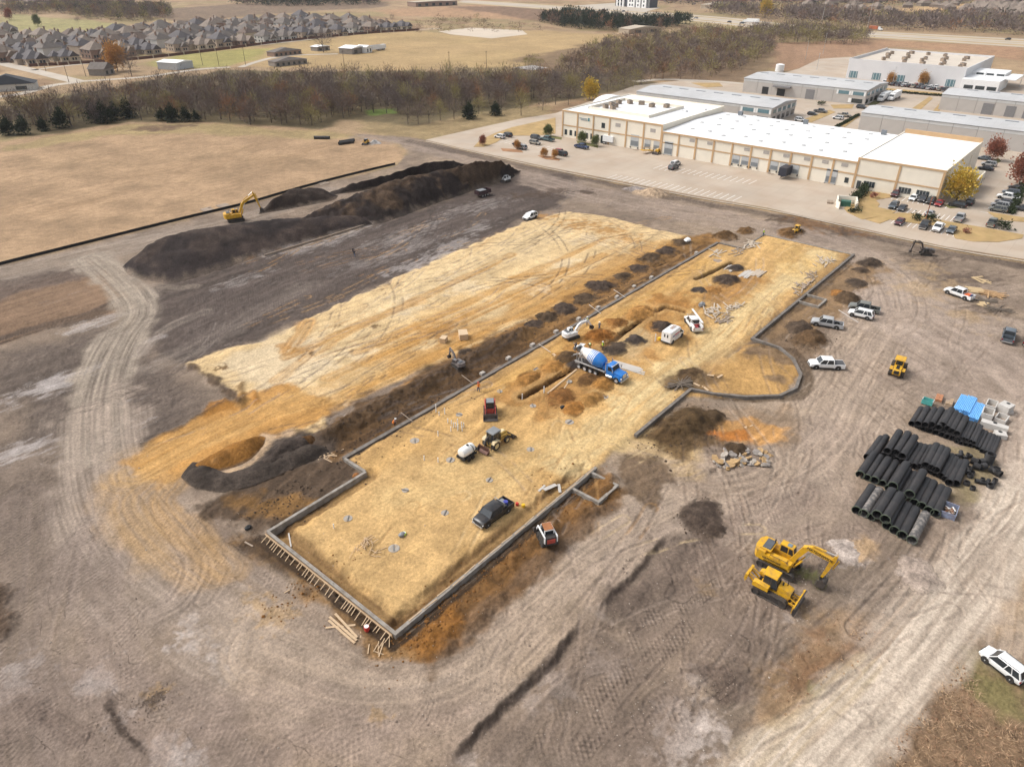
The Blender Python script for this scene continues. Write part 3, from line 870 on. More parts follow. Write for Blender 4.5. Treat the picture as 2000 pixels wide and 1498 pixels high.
F.poly([(1660, 940), (1800, 860), (1900, 900), (1860, 1000), (1800, 1060), (1680, 1000)], (156, 134, 114), 1.5, 2, 4, .6, .24, 1.6)

# spoil heaps that are part of the relief (edges of trenches, trampled rims)
for _k in range(46):
    _s0 = 46 + 118 * RNG.random()
    _t0 = 72.5 + 2.2 * RNG.random()
    i = F.near(np.array([[_s0, _t0]]), 2.2)
    d = np.sqrt((F.x[i] - _s0) ** 2 + (F.y[i] - _t0) ** 2)
    F.h[i] += ss(1.6, 0, d) * RNG.uniform(.1, .35)
for _k in range(60):
    _s0, _t0 = 28 + 40 * RNG.random(), 36.6 + 3.4 * RNG.random()
    i = F.near(np.array([[_s0, _t0]]), 2.2)
    d = np.sqrt((F.x[i] - _s0) ** 2 + (F.y[i] - _t0) ** 2) + (fbm(F.x[i], F.y[i], _k) - .5) * 1.2
    F.h[i] += ss(1.6, 0, d) * RNG.uniform(.12, .4)
P_ = np.array([[44, 77.2], [60, 77.4], [78, 77], [94, 76.6]])
i = F.near(P_, 5)
d, sd, arc = seg_near(F.x[i], F.y[i], P_)
n = fbm(F.x[i] / 2.2, F.y[i] / 2.2, 140, 4)
k_ = ss(3.4, .4, d + (n - .5) * 2.6) * ss(0, 4, arc)
F.h[i] += k_ * (.75 + 1.7 * (n - .35)) + k_ * (fbm(F.x[i] * 1.4, F.y[i] * 1.4, 141, 3) - .5) * .7
F.blend(i, (82, 64, 46), k_ * .8, .4, .7, None, 142)
# trenches inside the pad
def trench(pts, w, depth, seed=0):
    P = gs(pts)
    i = F.near(P, 4)
    d, sd, arc = seg_near(F.x[i], F.y[i], P)
    n = (fbm(F.x[i] / .9, F.y[i] / .9, seed) - .5) * .5
    F.h[i] -= ss(w * .75, w * .35, d + n) * depth
    F.h[i] += ss(1.4, .2, np.abs(d + n - w - .5)) * .16
    F.blend(i, (92, 66, 38), ss(w * .9, w * .4, d + n) * .85, .2, .8)
    F.blend(i, (206, 166, 110), ss(.8, .2, np.abs(d + n - w - .4)) * .5, .2, .8)
trench([(1020, 779), (1060, 758), (1098, 735), (1122, 722)], .9, .9, 1)
trench([(1180, 682), (1215, 655), (1262, 620)], .9, .9, 2)
trench([(1278, 612), (1300, 603), (1335, 612)], .8, .7, 3)
trench([(1360, 548), (1400, 530), (1430, 516)], .9, .8, 4)

# single vehicle tracks crossing the open ground
def tracks(n, box, col, seed, ang, da, w=.5, gauge=1.7, alpha=.55, L=(14, 45), dep=.05):
    R = random.Random(seed)
    for k in range(n):
        p = np.array(g(R.uniform(box[0], box[2]), R.uniform(box[1], box[3])))
        a = ang + R.uniform(-da, da)
        bend = R.uniform(-.035, .035)
        P = [p]
        for _ in range(int(R.uniform(*L) / 3)):
            p = p + 3 * np.array([math.cos(a), math.sin(a)])
            a += bend * 3
            P.append(p)
        P = np.array(P)
        i = F.near(P, 2)
        if len(i) == 0 or len(P) < 3:
            continue
        d, sd, arc = seg_near(F.x[i], F.y[i], P)
        e = np.abs(np.abs(sd) - gauge / 2)
        br = ss(.38, .55, fbm(F.x[i] / 2.5, F.y[i] / 2.5, seed + k, 3))
        q = ss(w * .6, w * .2, e) * br
        F.h[i] -= q * dep
        F.h[i] += ss(w * .5, 0, np.abs(e - w * .75)) * dep * .6 * br
        cc = R.choice(col)
        F.blend(i, cc, q * alpha * ss(0, 4, arc) , .2, .7, None, seed + k)
tracks(40, (430, 460, 1250, 720), [(204, 156, 98), (212, 168, 114), (192, 142, 88)], 1, 0.0, .1, alpha=.4, L=(14, 30))
tracks(22, (740, 800, 1250, 1100), [(190, 144, 88), (198, 154, 100), (236, 208, 160)], 2, 0.15, .6, alpha=.35, L=(8, 20))
tracks(20, (1150, 500, 1560, 680), [(194, 148, 92), (236, 206, 156)], 3, 0.1, .3, alpha=.35, L=(8, 20))
tracks(70, (1350, 560, 1980, 1200), [(136, 116, 100), (206, 186, 166), (150, 130, 112), (120, 102, 88)], 4, 0.3, .7, alpha=.32)
tracks(26, (900, 1150, 1600, 1480), [(128, 111, 99), (180, 160, 144)], 5, 0, .5, alpha=.3, L=(10, 40))
tracks(50, (40, 560, 900, 900), [(104, 92, 86), (158, 145, 136), (96, 84, 78)], 6, 0.0, .35, alpha=.4)
tracks(40, (520, 400, 1150, 600), [(88, 78, 73), (138, 126, 118), (84, 74, 69)], 7, 0.0, .12, alpha=.55, L=(25, 70))
tracks(44, (1000, 340, 1750, 470), [(116, 100, 88), (190, 170, 150), (128, 110, 98)], 8, -1.5, .5, alpha=.5)

# lumps on every loose patch; quieten the relief far away
_li = np.nonzero((F.c.sum(1) < .34) & (_dist < 240))[0]
F.h[_li] += (fbm(F.x[_li] * 1.3, F.y[_li] * 1.3, 130, 3) - .5) * .35
F.h *= ss(420, 300, _dist)
GROUND_MAT = soil_material("bare_soil")
_me = grid_mesh("ground", F.x, F.y, F.h, F.c, _NR, _NC, GROUND_MAT, F.t)
struct(put("ground", _me))
_GX, _GY, _GH = F.x.reshape(_NR, _NC), F.y.reshape(_NR, _NC), F.h.reshape(_NR, _NC)

def gh(X, Y):
    """Height of the ground sheet at a world point (nearest sample)."""
    xc, yc = X * _ca - Y * _sa, X * _sa + Y * _ca
    r = int(np.clip(np.searchsorted(_rows, yc), 1, _NR - 1))
    if abs(_rows[r - 1] - yc) < abs(_rows[r] - yc):
        r -= 1
    u = xc / (_dep[r] * (1000 / CAM_F))
    c = int(np.clip(np.searchsorted(_u, u), 0, _NC - 1))
    return float(_GH[r, c])

def gcol(X, Y):
    """Soil colour of the ground sheet at many points."""
    xc, yc = X * _ca - Y * _sa, X * _sa + Y * _ca
    r = np.clip(np.searchsorted(_rows, yc), 0, _NR - 1)
    c = np.clip(np.searchsorted(_u, xc / (_dep[r] * (1000 / CAM_F))), 0, _NC - 1)
    return F.c.reshape(_NR, _NC, 3)[r, c]

def at(x, y, dz=0.0):
    X, Y = g(x, y)
    return (X, Y, gh(X, Y) + dz)
# ------------------------------------------------------------------ stockpiles and mounds
PILE_MAT = soil_material("loose_soil", tread=False, fine=1.25, bump=.22)

def ridge_pile(name, label, toe, crest, back=.9, ns=90, nc=26, col=(74, 62, 57), col2=None, seed=0, amp=.5, cat="soil pile", group=None):
    """Long heap between a toe line (ground) and a crest line (x, y, height)."""
    T = smooth_line(gs(toe), 8)
    C = smooth_line([g(c[0], c[1], c[2]) + (c[2],) for c in crest], 8)
    def res(P, n):
        d = np.concatenate([[0], np.cumsum(np.linalg.norm(np.diff(P[:, :2], axis=0), axis=1))])
        t = np.linspace(0, d[-1], n)
        return np.stack([np.interp(t, d, P[:, k]) for k in range(P.shape[1])], 1)
    T, C = res(T, ns), res(C, ns)
    B = C[:, :2] + (C[:, :2] - T) * back
    s = np.linspace(-.06, 2.06, nc)
    X = np.zeros((ns, nc)); Y = np.zeros((ns, nc)); Z = np.zeros((ns, nc))
    for k, q in enumerate(s):
        if q <= 1:
            p = T + (C[:, :2] - T) * q
            z = C[:, 2] * (1 - (1 - max(0, q)) ** 1.5)
        else:
            p = C[:, :2] + (B - C[:, :2]) * (q - 1)
            z = C[:, 2] * (1 - min(1, q - 1) ** 1.8)
        X[:, k], Y[:, k], Z[:, k] = p[:, 0], p[:, 1], z
    n1 = fbm(X / 5, Y / 5, seed, 4) - .5
    n2 = fbm(X / 1.5, Y / 1.5, seed + 9, 4) - .5
    env = ss(0, .3, np.minimum(s + .0, 2 - s))[None, :] * ss(0, 6, np.minimum(np.arange(ns), ns - 1 - np.arange(ns)))[:, None]
    Z = Z * (.35 + .65 * ss(0, 7, np.minimum(np.arange(ns), ns - 1 - np.arange(ns)))[:, None])
    Z = Z + env * (n1 * 2.2 * amp + n2 * 2.2 * amp)
    Z[:, 0] -= .5
    Z[:, -1] -= .5
    Z[0] -= .5
    Z[-1] -= .5
    f = Field(X.ravel(), Y.ravel())
    a = np.arange(len(f.x))
    f.blend(a, tuple(.86 * v for v in col), np.ones(len(a), np.float32), .34, 2.2, None, seed)
    if col2:
        nz = fbm(f.x / 7, f.y / 7, seed + 4, 4)
        f.blend(a, col2, ss(.48, .6, nz + .25 * (np.clip(Z.ravel(), 0, 6) / 6 - .4)) * .8, .34, 1.3, None, seed + 1)
    e = np.repeat(np.minimum(s, 2 - s)[None, :], ns, 0).ravel()
    wb = ss(.16, .0, e + (fbm(f.x / 2, f.y / 2, seed + 2) - .5) * .25)[:, None] * .8
    f.c = f.c * (1 - wb) + gcol(f.x, f.y) * wb
    return tag(put(name, grid_mesh(name, f.x, f.y, Z.ravel(), f.c, ns, nc, PILE_MAT)), label, cat, group)

ridge_pile("soil_stockpile", "long low black soil stockpile beside the curving pale haul road", [(236, 520), (262, 542), (335, 553), (420, 531), (510, 501), (620, 467), (735, 438), (790, 420)],
           [(250, 500, 1.2), (290, 478, 3.2), (350, 458, 4), (440, 444, 4), (530, 431, 3.6), (620, 425, 3), (700, 420, 1.8), (760, 415, .6)], back=.5, seed=1, col=(70, 60, 57), col2=(84, 71, 64), amp=.35, cat="stockpile")
ridge_pile("soil_stockpile", "tallest black soil stockpile with lumpy brown flank near parked trailer", [(600, 432), (680, 440), (742, 437), (830, 406), (920, 374), (990, 350), (1012, 340), (1018, 332)],
           [(590, 424, .8), (650, 402, 3.2), (720, 376, 5.2), (790, 351, 6.5), (860, 334, 6.4), (930, 319, 6.8), (975, 317, 6.0), (1008, 332, 1.6)], back=.9, ns=190, nc=46, seed=2, col=(70, 59, 54), col2=(98, 79, 62), amp=.7, cat="stockpile")
ridge_pile("soil_stockpile", "short dark soil hump in front of the raised yellow excavator arm", [(500, 420), (540, 413), (600, 402), (650, 392), (662, 382)],
           [(510, 402, 1.5), (540, 387, 3), (580, 369, 3.4), (620, 368, 2.6), (652, 376, 1)], back=.8, ns=50, seed=3, col=(82, 69, 61), amp=.5, cat="stockpile")
ridge_pile("soil_stockpile", "dark soil ridge along the field fence behind the tallest stockpile", [(640, 384), (700, 374), (760, 362), (820, 346), (880, 330), (915, 320)],
           [(640, 371, 1.2), (700, 356, 2.4), (760, 340, 3.2), (820, 322, 4.2), (870, 314, 4), (905, 313, 2)], back=.6, ns=60, seed=4, col=(76, 65, 59), amp=.5, cat="stockpile")
ridge_pile("soil_berm", "black soil berm curling round the orange sand heap", [(350, 930), (372, 950), (430, 962), (500, 948), (570, 918), (640, 886), (650, 872)],
           [(358, 914, .4), (385, 926, .7), (435, 938, .75), (490, 925, .85), (550, 895, 1.1), (600, 876, 1.1), (636, 864, .5)], back=1.6, ns=70, nc=24, seed=5, col=(98, 86, 77), col2=(120, 102, 88), amp=.36, cat="soil berm")
ridge_pile("sand_heap", "smooth orange sand heap ringed by black soil", [(372, 912), (400, 922), (450, 916), (490, 898), (515, 868), (520, 852)],
           [(385, 900, .4), (420, 888, .9), (455, 872, 1.2), (490, 856, 1.2), (510, 847, .5)], back=.7, ns=50, nc=20, seed=6, col=(192, 134, 66), col2=(222, 172, 112), amp=.12, cat="sand heap")

def mound(p, r, h, label, col=(92, 76, 62), el=1.3, ang=0., seed=0, name="soil_mound", cat="soil mound", group=None, col2=None, amp=1., n=None):
    c = g(*p)
    n = n or max(18, min(44, int(r * 9)))
    u = np.linspace(-1.25, 1.25, n)
    U, V = np.meshgrid(u, u, indexing='ij')
    X, Y = U * r * el, V * r
    ca, sa = math.cos(ang), math.sin(ang)
    wx, wy = X * ca - Y * sa + c[0], X * sa + Y * ca + c[1]
    d = np.sqrt(U * U + V * V) + (fbm(wx / r * 1.3, wy / r * 1.3, seed, 4) - .5) * .8
    k = ss(1.06, .05, d)
    z = k * h + ss(1.1, .8, d) * ((fbm(wx * 1.5, wy * 1.5, seed + 3, 3) - .5) * .75 * min(1, h) * amp)
    z = np.where(d > 1.05, -.25, z)
    f = Field(wx.ravel(), wy.ravel())
    a = np.arange(len(f.x))
    f.blend(a, col, np.ones(len(a), np.float32), .34, .8, None, seed)
    if col2:
        f.blend(a, col2, ss(.46, .62, fbm(f.x / 1.6, f.y / 1.6, seed + 8, 3)), .3, .8, None, seed)
    wb = (ss(.62, 1.02, d + (fbm(wx * 1.2, wy * 1.2, seed + 6) - .5) * .5).ravel() * .9)[:, None]
    f.c = f.c * (1 - wb) + gcol(f.x, f.y) * wb
    base = gh(*c)
    me = grid_mesh(name, f.x - c[0], f.y - c[1], z.ravel(), f.c, n, n, PILE_MAT, keep=(d < 1.12).ravel())
    o = put(name, me, None, (c[0], c[1], base - .03))
    return tag(o, label, cat, group)

DK, BR, OR_, CL = (88, 74, 64), (112, 88, 64), (186, 132, 68), (96, 76, 52)
_along = [(1328, 478, 2.6), (1302, 493, 3.2), (1270, 508, 3.3), (1244, 526, 3.0), (1214, 542, 2.7), (1172, 560, 3.5), (1142, 582, 3.2), (1102, 604, 3.0), (1068, 620, 2.6), (1042, 636, 2.4)]
for k, (x, y, r) in enumerate(_along):
    mound((x, y), r, .75 + .1 * (k % 3), "dark clod mound beside the long grade beam, %s from its far end" % ORD[k], DK if k % 2 else (98, 80, 62), 1.25, 0, 20 + k, group="dark mounds along the long grade beam")
for (x, y, r, h, col, el, lab) in [
    (1418, 551, 3.3, 1.1, DK, 1.2, "dark soil mound beside the laid planks in the far pad"),
    (1437, 527, 2.6, .8, (84, 74, 68), 1.1, "grey-black soil mound between white boards in the far pad"),
    (1366, 570, 2.0, .6, (84, 74, 68), 1.2, "small black soil mound next to a small orange one"),
    (1390, 570, 2.2, .7, (190, 138, 80), 1.2, "small orange soil mound next to a small black one"),
    (1292, 642, 2.6, .8, DK, 1.2, "dark soil mound behind the white box van"),
    (1240, 668, 2.5, 1.0, (86, 76, 70), 1.1, "round black soil mound between trench and box van"),
    (1200, 686, 2.3, .5, (92, 78, 66), 1.5, "flat black soil mound near the worker in lime vest"),
    (1246, 616, 3.2, 1.0, (188, 138, 78), 1.3, "broad orange soil mound at the back of the trench"),
    (1203, 634, 2.6, .8, (150, 104, 56), 1.2, "brown soil mound crossed by white pipes"),
    (1168, 662, 3.0, 1.1, (150, 98, 46), 1.3, "rusty orange mound beside the white mini excavator"),
    (1108, 703, 2.6, .7, (100, 78, 54), 1.2, "brown spoil mound behind the concrete buggy"),
    (1124, 716, 1.8, .6, (80, 70, 64), 1.3, "small black mound at the mixer truck's rear wheels"),
    (1082, 720, 2.4, .8, (190, 138, 76), 1.2, "orange mound beside two pale planks"),
    (1150, 744, 2.4, .5, (128, 94, 58), 1.4, "low brown spoil in front of the mixer truck's wheels"),
    (1180, 752, 2.3, 1.0, (186, 134, 72), 1.1, "orange cone of sand in front of the mixer truck"),
    (1150, 784, 2.4, .9, (190, 142, 82), 1.3, "orange sand mound behind the grey footing patch"),
    (1122, 800, 2.2, .8, (180, 126, 66), 1.3, "orange sand mound with a dark bag beside it"),
    (1095, 780, 2.6, .6, (150, 104, 58), 1.3, "brown sand mound at the end of the near trench"),
    (1030, 745, 2.4, .7, (170, 122, 66), 1.4, "orange spoil mound behind the near trench"),
    (1345, 828, 4.2, 1.8, CL, 1.5, "big brown clod mound in the corner of the beams"),
    (1310, 846, 2.8, 1.1, (104, 82, 56), 1.4, "brown clod mound tailing off beside the beam corner"),
    (1392, 816, 2.4, .9, (92, 74, 54), 1.2, "dark clod mound beside the curved beam"),
    (1582, 663, 3.6, 1.5, (110, 86, 62), 1.3, "large brown soil mound beside the silver pickup"),
    (1556, 640, 2.8, .9, (98, 82, 68), 1.5, "dark soil mound in front of the silver pickup"),
    (1655, 583, 3.2, 1.3, (104, 84, 64), 1.2, "brown soil mound behind the olive pickup"),
    (1638, 574, 2.4, .8, (160, 112, 62), 1.2, "rusty soil mound by the square stoop footing"),
    (1672, 553, 2.6, .6, (92, 78, 66), 1.3, "low dark mound beside the far straight beam"),
    (1702, 514, 3.2, 1.0, (90, 76, 64), 1.3, "dark mound outside the far corner of the beams"),
    (1680, 530, 2.0, .6, (96, 80, 66), 1.3, "small dark mound near the far corner of the beams"),
    (1545, 456, 3.6, 1.3, (128, 96, 62), 1.4, "brown mound beside the small yellow loader"),
    (1416, 463, 3.4, 1.5, (116, 88, 58), 1.2, "tall brown mound at the far end of the long beam"),
    (1455, 452, 2.6, .8, (122, 92, 60), 1.5, "low brown mound behind the far beam jog"),
    (1440, 880, 2.0, 1.0, (94, 76, 58), 1.1, "dark soil heap tipped on the broken concrete"),
    (1368, 1008, 3.0, .6, (94, 80, 70), 1.3, "low black clod mound on the bare ground"),
    (1396, 1032, 1.7, .5, (90, 76, 66), 1.1, "small black clod mound on the bare ground"),
    (1345, 735, 2.4, .4, (106, 84, 60), 1.6, "low brown spoil with loose boards inside curved beam"),
    (600, 866, 2.0, .9, (104, 74, 44), 1.2, "rust-brown soil clump on the black berm"),
    (560, 880, 3.4, 1.3, (84, 73, 66), 1.4, "rounded black soil mound beside the sand heap"),
    (906, 690, 1.2, .4, (88, 74, 62), 1.5, "dark mound behind the grey mini excavator"),
]:
    mound((x, y), r, h, lab, col, el, 0., int(x + y))
mound((1276, 379), 5.2, 1.9, "pale tan gravel heap by the concrete lot edge", (196, 170, 142), 1.3, PI / 2, 5, "gravel_heap", "gravel heap", amp=.3)
mound((1242, 372), 3.2, .8, "low grey gravel heap beside the tan gravel heap", (168, 156, 150), 1.5, PI / 2, 6, "gravel_heap", "gravel heap", amp=.3)
mound((1655, 1074), 2.2, .16, "low pale lime heap near the excavator bucket", (200, 184, 172), 1.3, .6, 7, "lime_heap", "lime heap", amp=.3)
mound((1790, 1122), 2.4, .3, "low tan gravel heap beside the access track", (200, 180, 164), 1.4, .6, 8, "gravel_heap", "gravel heap", amp=.4)
mound((732, 281), 2.6, 1.4, "small white gravel heap by the field corner", (214, 208, 202), 1.2, 0, 9, "gravel_heap", "gravel heap", amp=.3)

# clods: thousands of loose lumps round the diggings
def clods(name, label_pts, col, n, rmin, rmax, seed=0):
    R = random.Random(seed)
    mb = MB()
    for _ in range(n):
        c, sx, sy = R.choice(label_pts)
        X, Y = c[0] + R.gauss(0, 1) * sx, c[1] + R.gauss(0, 1) * sy
        r = R.uniform(rmin, rmax) * (1 if R.random() < .9 else 1.7)
        z = gh(X, Y) + r * .3
        a = R.random() * PI
        ca, sa = math.cos(a) * r, math.sin(a) * r
        k = R.uniform(.6, 1.2)
        mb.add([(X + ca, Y + sa, z), (X - sa * k, Y + ca * k, z), (X - ca, Y - sa, z), (X + sa * k, Y - ca * k, z), (X + R.uniform(-.3, .3) * r, Y, z + r * R.uniform(.5, .9)), (X, Y, z - r)],
               [(0, 1, 4), (1, 2, 4), (2, 3, 4), (3, 0, 4), (1, 0, 5), (2, 1, 5), (3, 2, 5), (0, 3, 5)])
    return struct(mb.obj(name, mat(name, col, .95, 0, .3, .7)), "stuff")
_cd = lambda L: [(g(a, b), sx, sy) for a, b, sx, sy in L]
clods("soil_clods", _cd([(900, 745, 7, 2), (800, 800, 7, 2), (700, 860, 4, 3), (1345, 828, 4, 2.2), (1310, 850, 3, 2), (1580, 665, 3, 2.4), (560, 970, 3, 1.5), (1100, 620, 10, 2), (1250, 530, 9, 2), (1370, 1008, 1.8, 1.4)]), alb(92, 75, 60), 1500, .05, .16, 3)
clods("rusty_clods", _cd([(1000, 1080, 7, 1.1), (880, 1180, 4, 1.2), (830, 1230, 3, 1.2), (1165, 665, 2, 1.4), (600, 1150, 3, 1.5), (1120, 960, 2.5, 2.5)]), alb(150, 102, 50), 800, .05, .15, 4)
clods("ground_lumps", _cd([(980, 1390, 5, 1.5), (1190, 1215, 2, 1), (1270, 1090, 2, 1.4), (240, 1400, 2, 1.5), (1400, 1340, 1.6, 1), (310, 1365, 1, .8), (1600, 1100, 2.4, 1.6), (250, 1350, 16, 10), (900, 1330, 12, 5), (1500, 1000, 10, 8), (1300, 1400, 8, 6), (1650, 1150, 6, 5)]), alb(146, 128, 114), 1500, .03, .09, 5)

clods("pale_stones", _cd([(250, 1300, 18, 12), (900, 1380, 14, 6), (1500, 1050, 12, 9), (1300, 1350, 9, 7), (1700, 1150, 7, 6), (1700, 700, 14, 12), (200, 900, 14, 16)]), alb(206, 190, 174), 1500, .025, .075, 6)
# broken concrete
rub = thing("rubble_pile", "heap of broken pale concrete slabs beside haul road bend", "rubble", (*g(1450, 898), 0))
_rm = [mat("rubble_a", alb(196, 184, 170), .9, 0, .2, 1.2, .03, 5), mat("rubble_b", alb(170, 160, 152), .9, 0, .2, 1.2, .03, 5), mat("rubble_c", alb(206, 170, 122), .9, 0, .2, 1.2, .03, 5)]
_rmesh = []
for k in range(6):
    R = random.Random(k)
    n = 6
    pts = [(math.cos(2 * PI * i / n) * R.uniform(.6, 1.1), math.sin(2 * PI * i / n) * R.uniform(.6, 1.1)) for i in range(n)]
    _rmesh.append(MB().prism(pts, -.16, .16, 0, 'z').mesh("chunk", _rm[k % 3]))
for k in range(85):
    a, q = RNG.random() * 2 * PI, math.sqrt(RNG.random())
    if k < 55:
        px, py = 1426 + 32 * q * math.cos(a), 899 + 19 * q * math.sin(a)
    else:
        px, py = 1476 + 32 * q * math.cos(a), 895 + 19 * q * math.sin(a)
    p = g(px, py)
    o = put("concrete_chunk", _rmesh[k % 6], rub, (p[0] - rub.location.x, p[1] - rub.location.y, .15 + .7 * (1 - q) * RNG.random()))
    o.rotation_euler = (RNG.uniform(-.5, .5), RNG.uniform(-.5, .5), RNG.random() * 6)
    sc_ = RNG.uniform(.28, .75) * (1.5 if k in (3, 60) else 1)
    o.scale = (sc_, sc_, sc_ * RNG.uniform(.7, 1.5))

# ------------------------------------------------------------------ grade beams
CONC = mat("cast_concrete", alb(176, 168, 158), .85, 0, .16, .8, .01, 6, dirt=(*alb(128, 108, 84), .6))
CONC_D = mat("damp_concrete", alb(142, 134, 126), .85, 0, .18, .8, .01, 6, dirt=(*alb(104, 88, 70), .6))
WOOD = mat("pale_lumber", alb(228, 196, 158), .75, 0, .14, 3, .004, 12)
WOOD2 = mat("weathered_lumber", alb(186, 166, 146), .8, 0, .18, 3, .004, 12)
WOOD3 = mat("form_lumber", alb(208, 168, 122), .8, 0, .18, 3, .004, 12)
STEEL = mat("raw_steel", (.22, .21, .2), .5, .6, .15, 3)
GROUP_B = "grade beams round the building pad"

def grade_beam(pts, w, h, label, m=CONC, z0=-.7, rebar=0, name="grade_beam"):
    """Cast beam on a polyline (building grid) with mitred corners."""
    P = [Vector((a, b)) for a, b in pts]
    n = len(P)
    L, R_ = [], []
    for i in range(n):
        d0 = (P[i] - P[i - 1]).normalized() if i else (P[1] - P[0]).normalized()
        d1 = (P[i + 1] - P[i]).normalized() if i < n - 1 else d0
        b = (d0 + d1).normalized()
        nn = Vector((-b.y, b.x)) / max(.4, b.dot(d0)) * (w / 2)
        L.append(P[i] + nn)
        R_.append(P[i] - nn)
    o = P[0]
    rings = [[(R_[i].x - o.x, R_[i].y - o.y, z0), (L[i].x - o.x, L[i].y - o.y, z0), (L[i].x - o.x, L[i].y - o.y, h), (R_[i].x - o.x, R_[i].y - o.y, h)] for i in range(n)]
    t = thing(name, label, "grade beam", (o.x, o.y, 0), 0, GROUP_B)
    MB().loft(rings).obj("concrete_wall", m, t)
    # chalky top edge with formwork battens left on it
    if rebar:
        mb = MB()
        for i in range(n - 1):
            l = (P[i + 1] - P[i]).length
            for k in range(int(l / rebar)):
                q = P[i] + (P[i + 1] - P[i]) * ((k + .5) * rebar / l) - o
                mb.cyl((q.x, q.y, h - .01), (q.x, q.y, h + .22), .025, n=4)
        struct(mb.obj("anchor_bolts", STEEL, t), "stuff")
    return t

gb = grade_beam([(46, 71), (163.6, 71)], .62, .42, "longest straight grade beam between the dark mounds and orange pad", CONC_D, rebar=2.4)
gb2 = grade_beam([(30.25, 66), (46, 66)], .42, .5, "grade beam on the near left, next to dark scraped soil")
gb3 = grade_beam([(46, 66.215), (46, 70.69)], .42, .5, "short stepped grade beam joining two longer ones on the left")
gb4 = grade_beam([(30.25, 42.24), (30.25, 65.78)], .42, .55, "near end grade beam braced with wooden stakes", CONC, rebar=1.6)
gb5 = grade_beam([(30.03, 42), (67.6, 42)], .45, .62, "near side grade beam with long pale boards on top, behind track loader")
gb6 = grade_beam([(78, 42), (95.4, 42), (96.4, 38.6), (99, 34), (103, 29.9), (107, 28.8), (112, 29.9), (116.5, 33), (119, 36.5), (119.3, 41.7)], .5, .6, "grade beam that bulges outward in a rounded curve", CONC_D)
gb7 = grade_beam([(119.06, 42), (177.3, 42)], .5, .5, "far side straight grade beam beside parked pickups", CONC_D, rebar=2.2)
gb8 = grade_beam([(177.05, 42.26), (177.05, 64.7)], .45, .35, "far end grade beam facing the concrete lot", CONC)
gb9 = grade_beam([(176.82, 64.5), (163.6, 64.5), (163.6, 70.68)], .45, .4, "far corner grade beam with an inward jog", CONC_D)
def box_beam(q, h, label, w=.4):
    c = (sum(a for a, _ in q) / 4, sum(b for _, b in q) / 4)
    x0, x1 = min(a for a, _ in q), max(a for a, _ in q)
    y0 = min(b for _, b in q)
    t = thing("stoop_footing", label, "footing", (x0, y0, 0))
    lx, ly = x1 - x0, 41.77 - y0
    for a, b, sx, sy in ((lx / 2, w / 2, lx, w), (w / 2, w + (ly - w) / 2, w, ly - w), (lx - w / 2, w + (ly - w) / 2, w, ly - w)):
        MB().box((a, b, h / 2 - .2), (sx, sy, h + .4)).obj("concrete_wall", CONC, t)
    return t
box_beam([(61.6, 37.4), (66.5, 41)], .55, "square pale concrete footing ring near haul road bend")
box_beam([(141.5, 37.5), (146.4, 41)], .5, "square concrete footing ring near the parked pickups")
# formwork at the near end: board and raking braces
fw = thing("formwork", "timber formwork with raking braces along the near end beam", "formwork", (29.9, 42, 0))
MB().beam((0, 0.1, .3), (0, 23.8, .3), .05, .5).obj("form_board", WOOD3, fw)
MB().beam((-.1, 0.1, .5), (-.1, 23.8, .5), .09, .05).obj("waler", WOOD, fw)
_br = MB().beam((0, 0, 0), (-1.25, 0, -.75), .09, .05).mesh("brace", WOOD)
_bp = [.3, 1.0, 1.9, 2.3, 3.3, 3.7, 4.1, 5.2, 6.0, 6.4, 6.8, 7.2, 7.6, 8.8, 9.9, 10.6, 11.5, 12.6, 13.4, 13.8, 14.6, 15.0, 15.9, 16.4, 17.4, 18.5, 19.4, 20.0, 20.9, 21.3, 21.7, 22.5, 23.3]
for k, y in enumerate(_bp):
    o = put("brace", _br, fw, (-.12, y, .5))
    o.rotation_euler = (0, 0, RNG.uniform(-.12, .12))

# loose boards: (from, to, width, material, label)
def board(p, q, w=.24, th=.05, m=WOOD, label=None, z=.04, group=None, name="plank", cat="plank"):
    a, b = at(*p), at(*q)
    l = math.hypot(b[0] - a[0], b[1] - a[1])
    o = MB().box((0, 0, 0), (l, w, th)).obj(name, m)
    o.location = ((a[0] + b[0]) / 2, (a[1] + b[1]) / 2, max(a[2], b[2]) + z)
    o.rotation_euler = (0, math.atan2(a[2] - b[2], l), math.atan2(b[1] - a[1], b[0] - a[0]))
    return tag(o, label, cat, group)

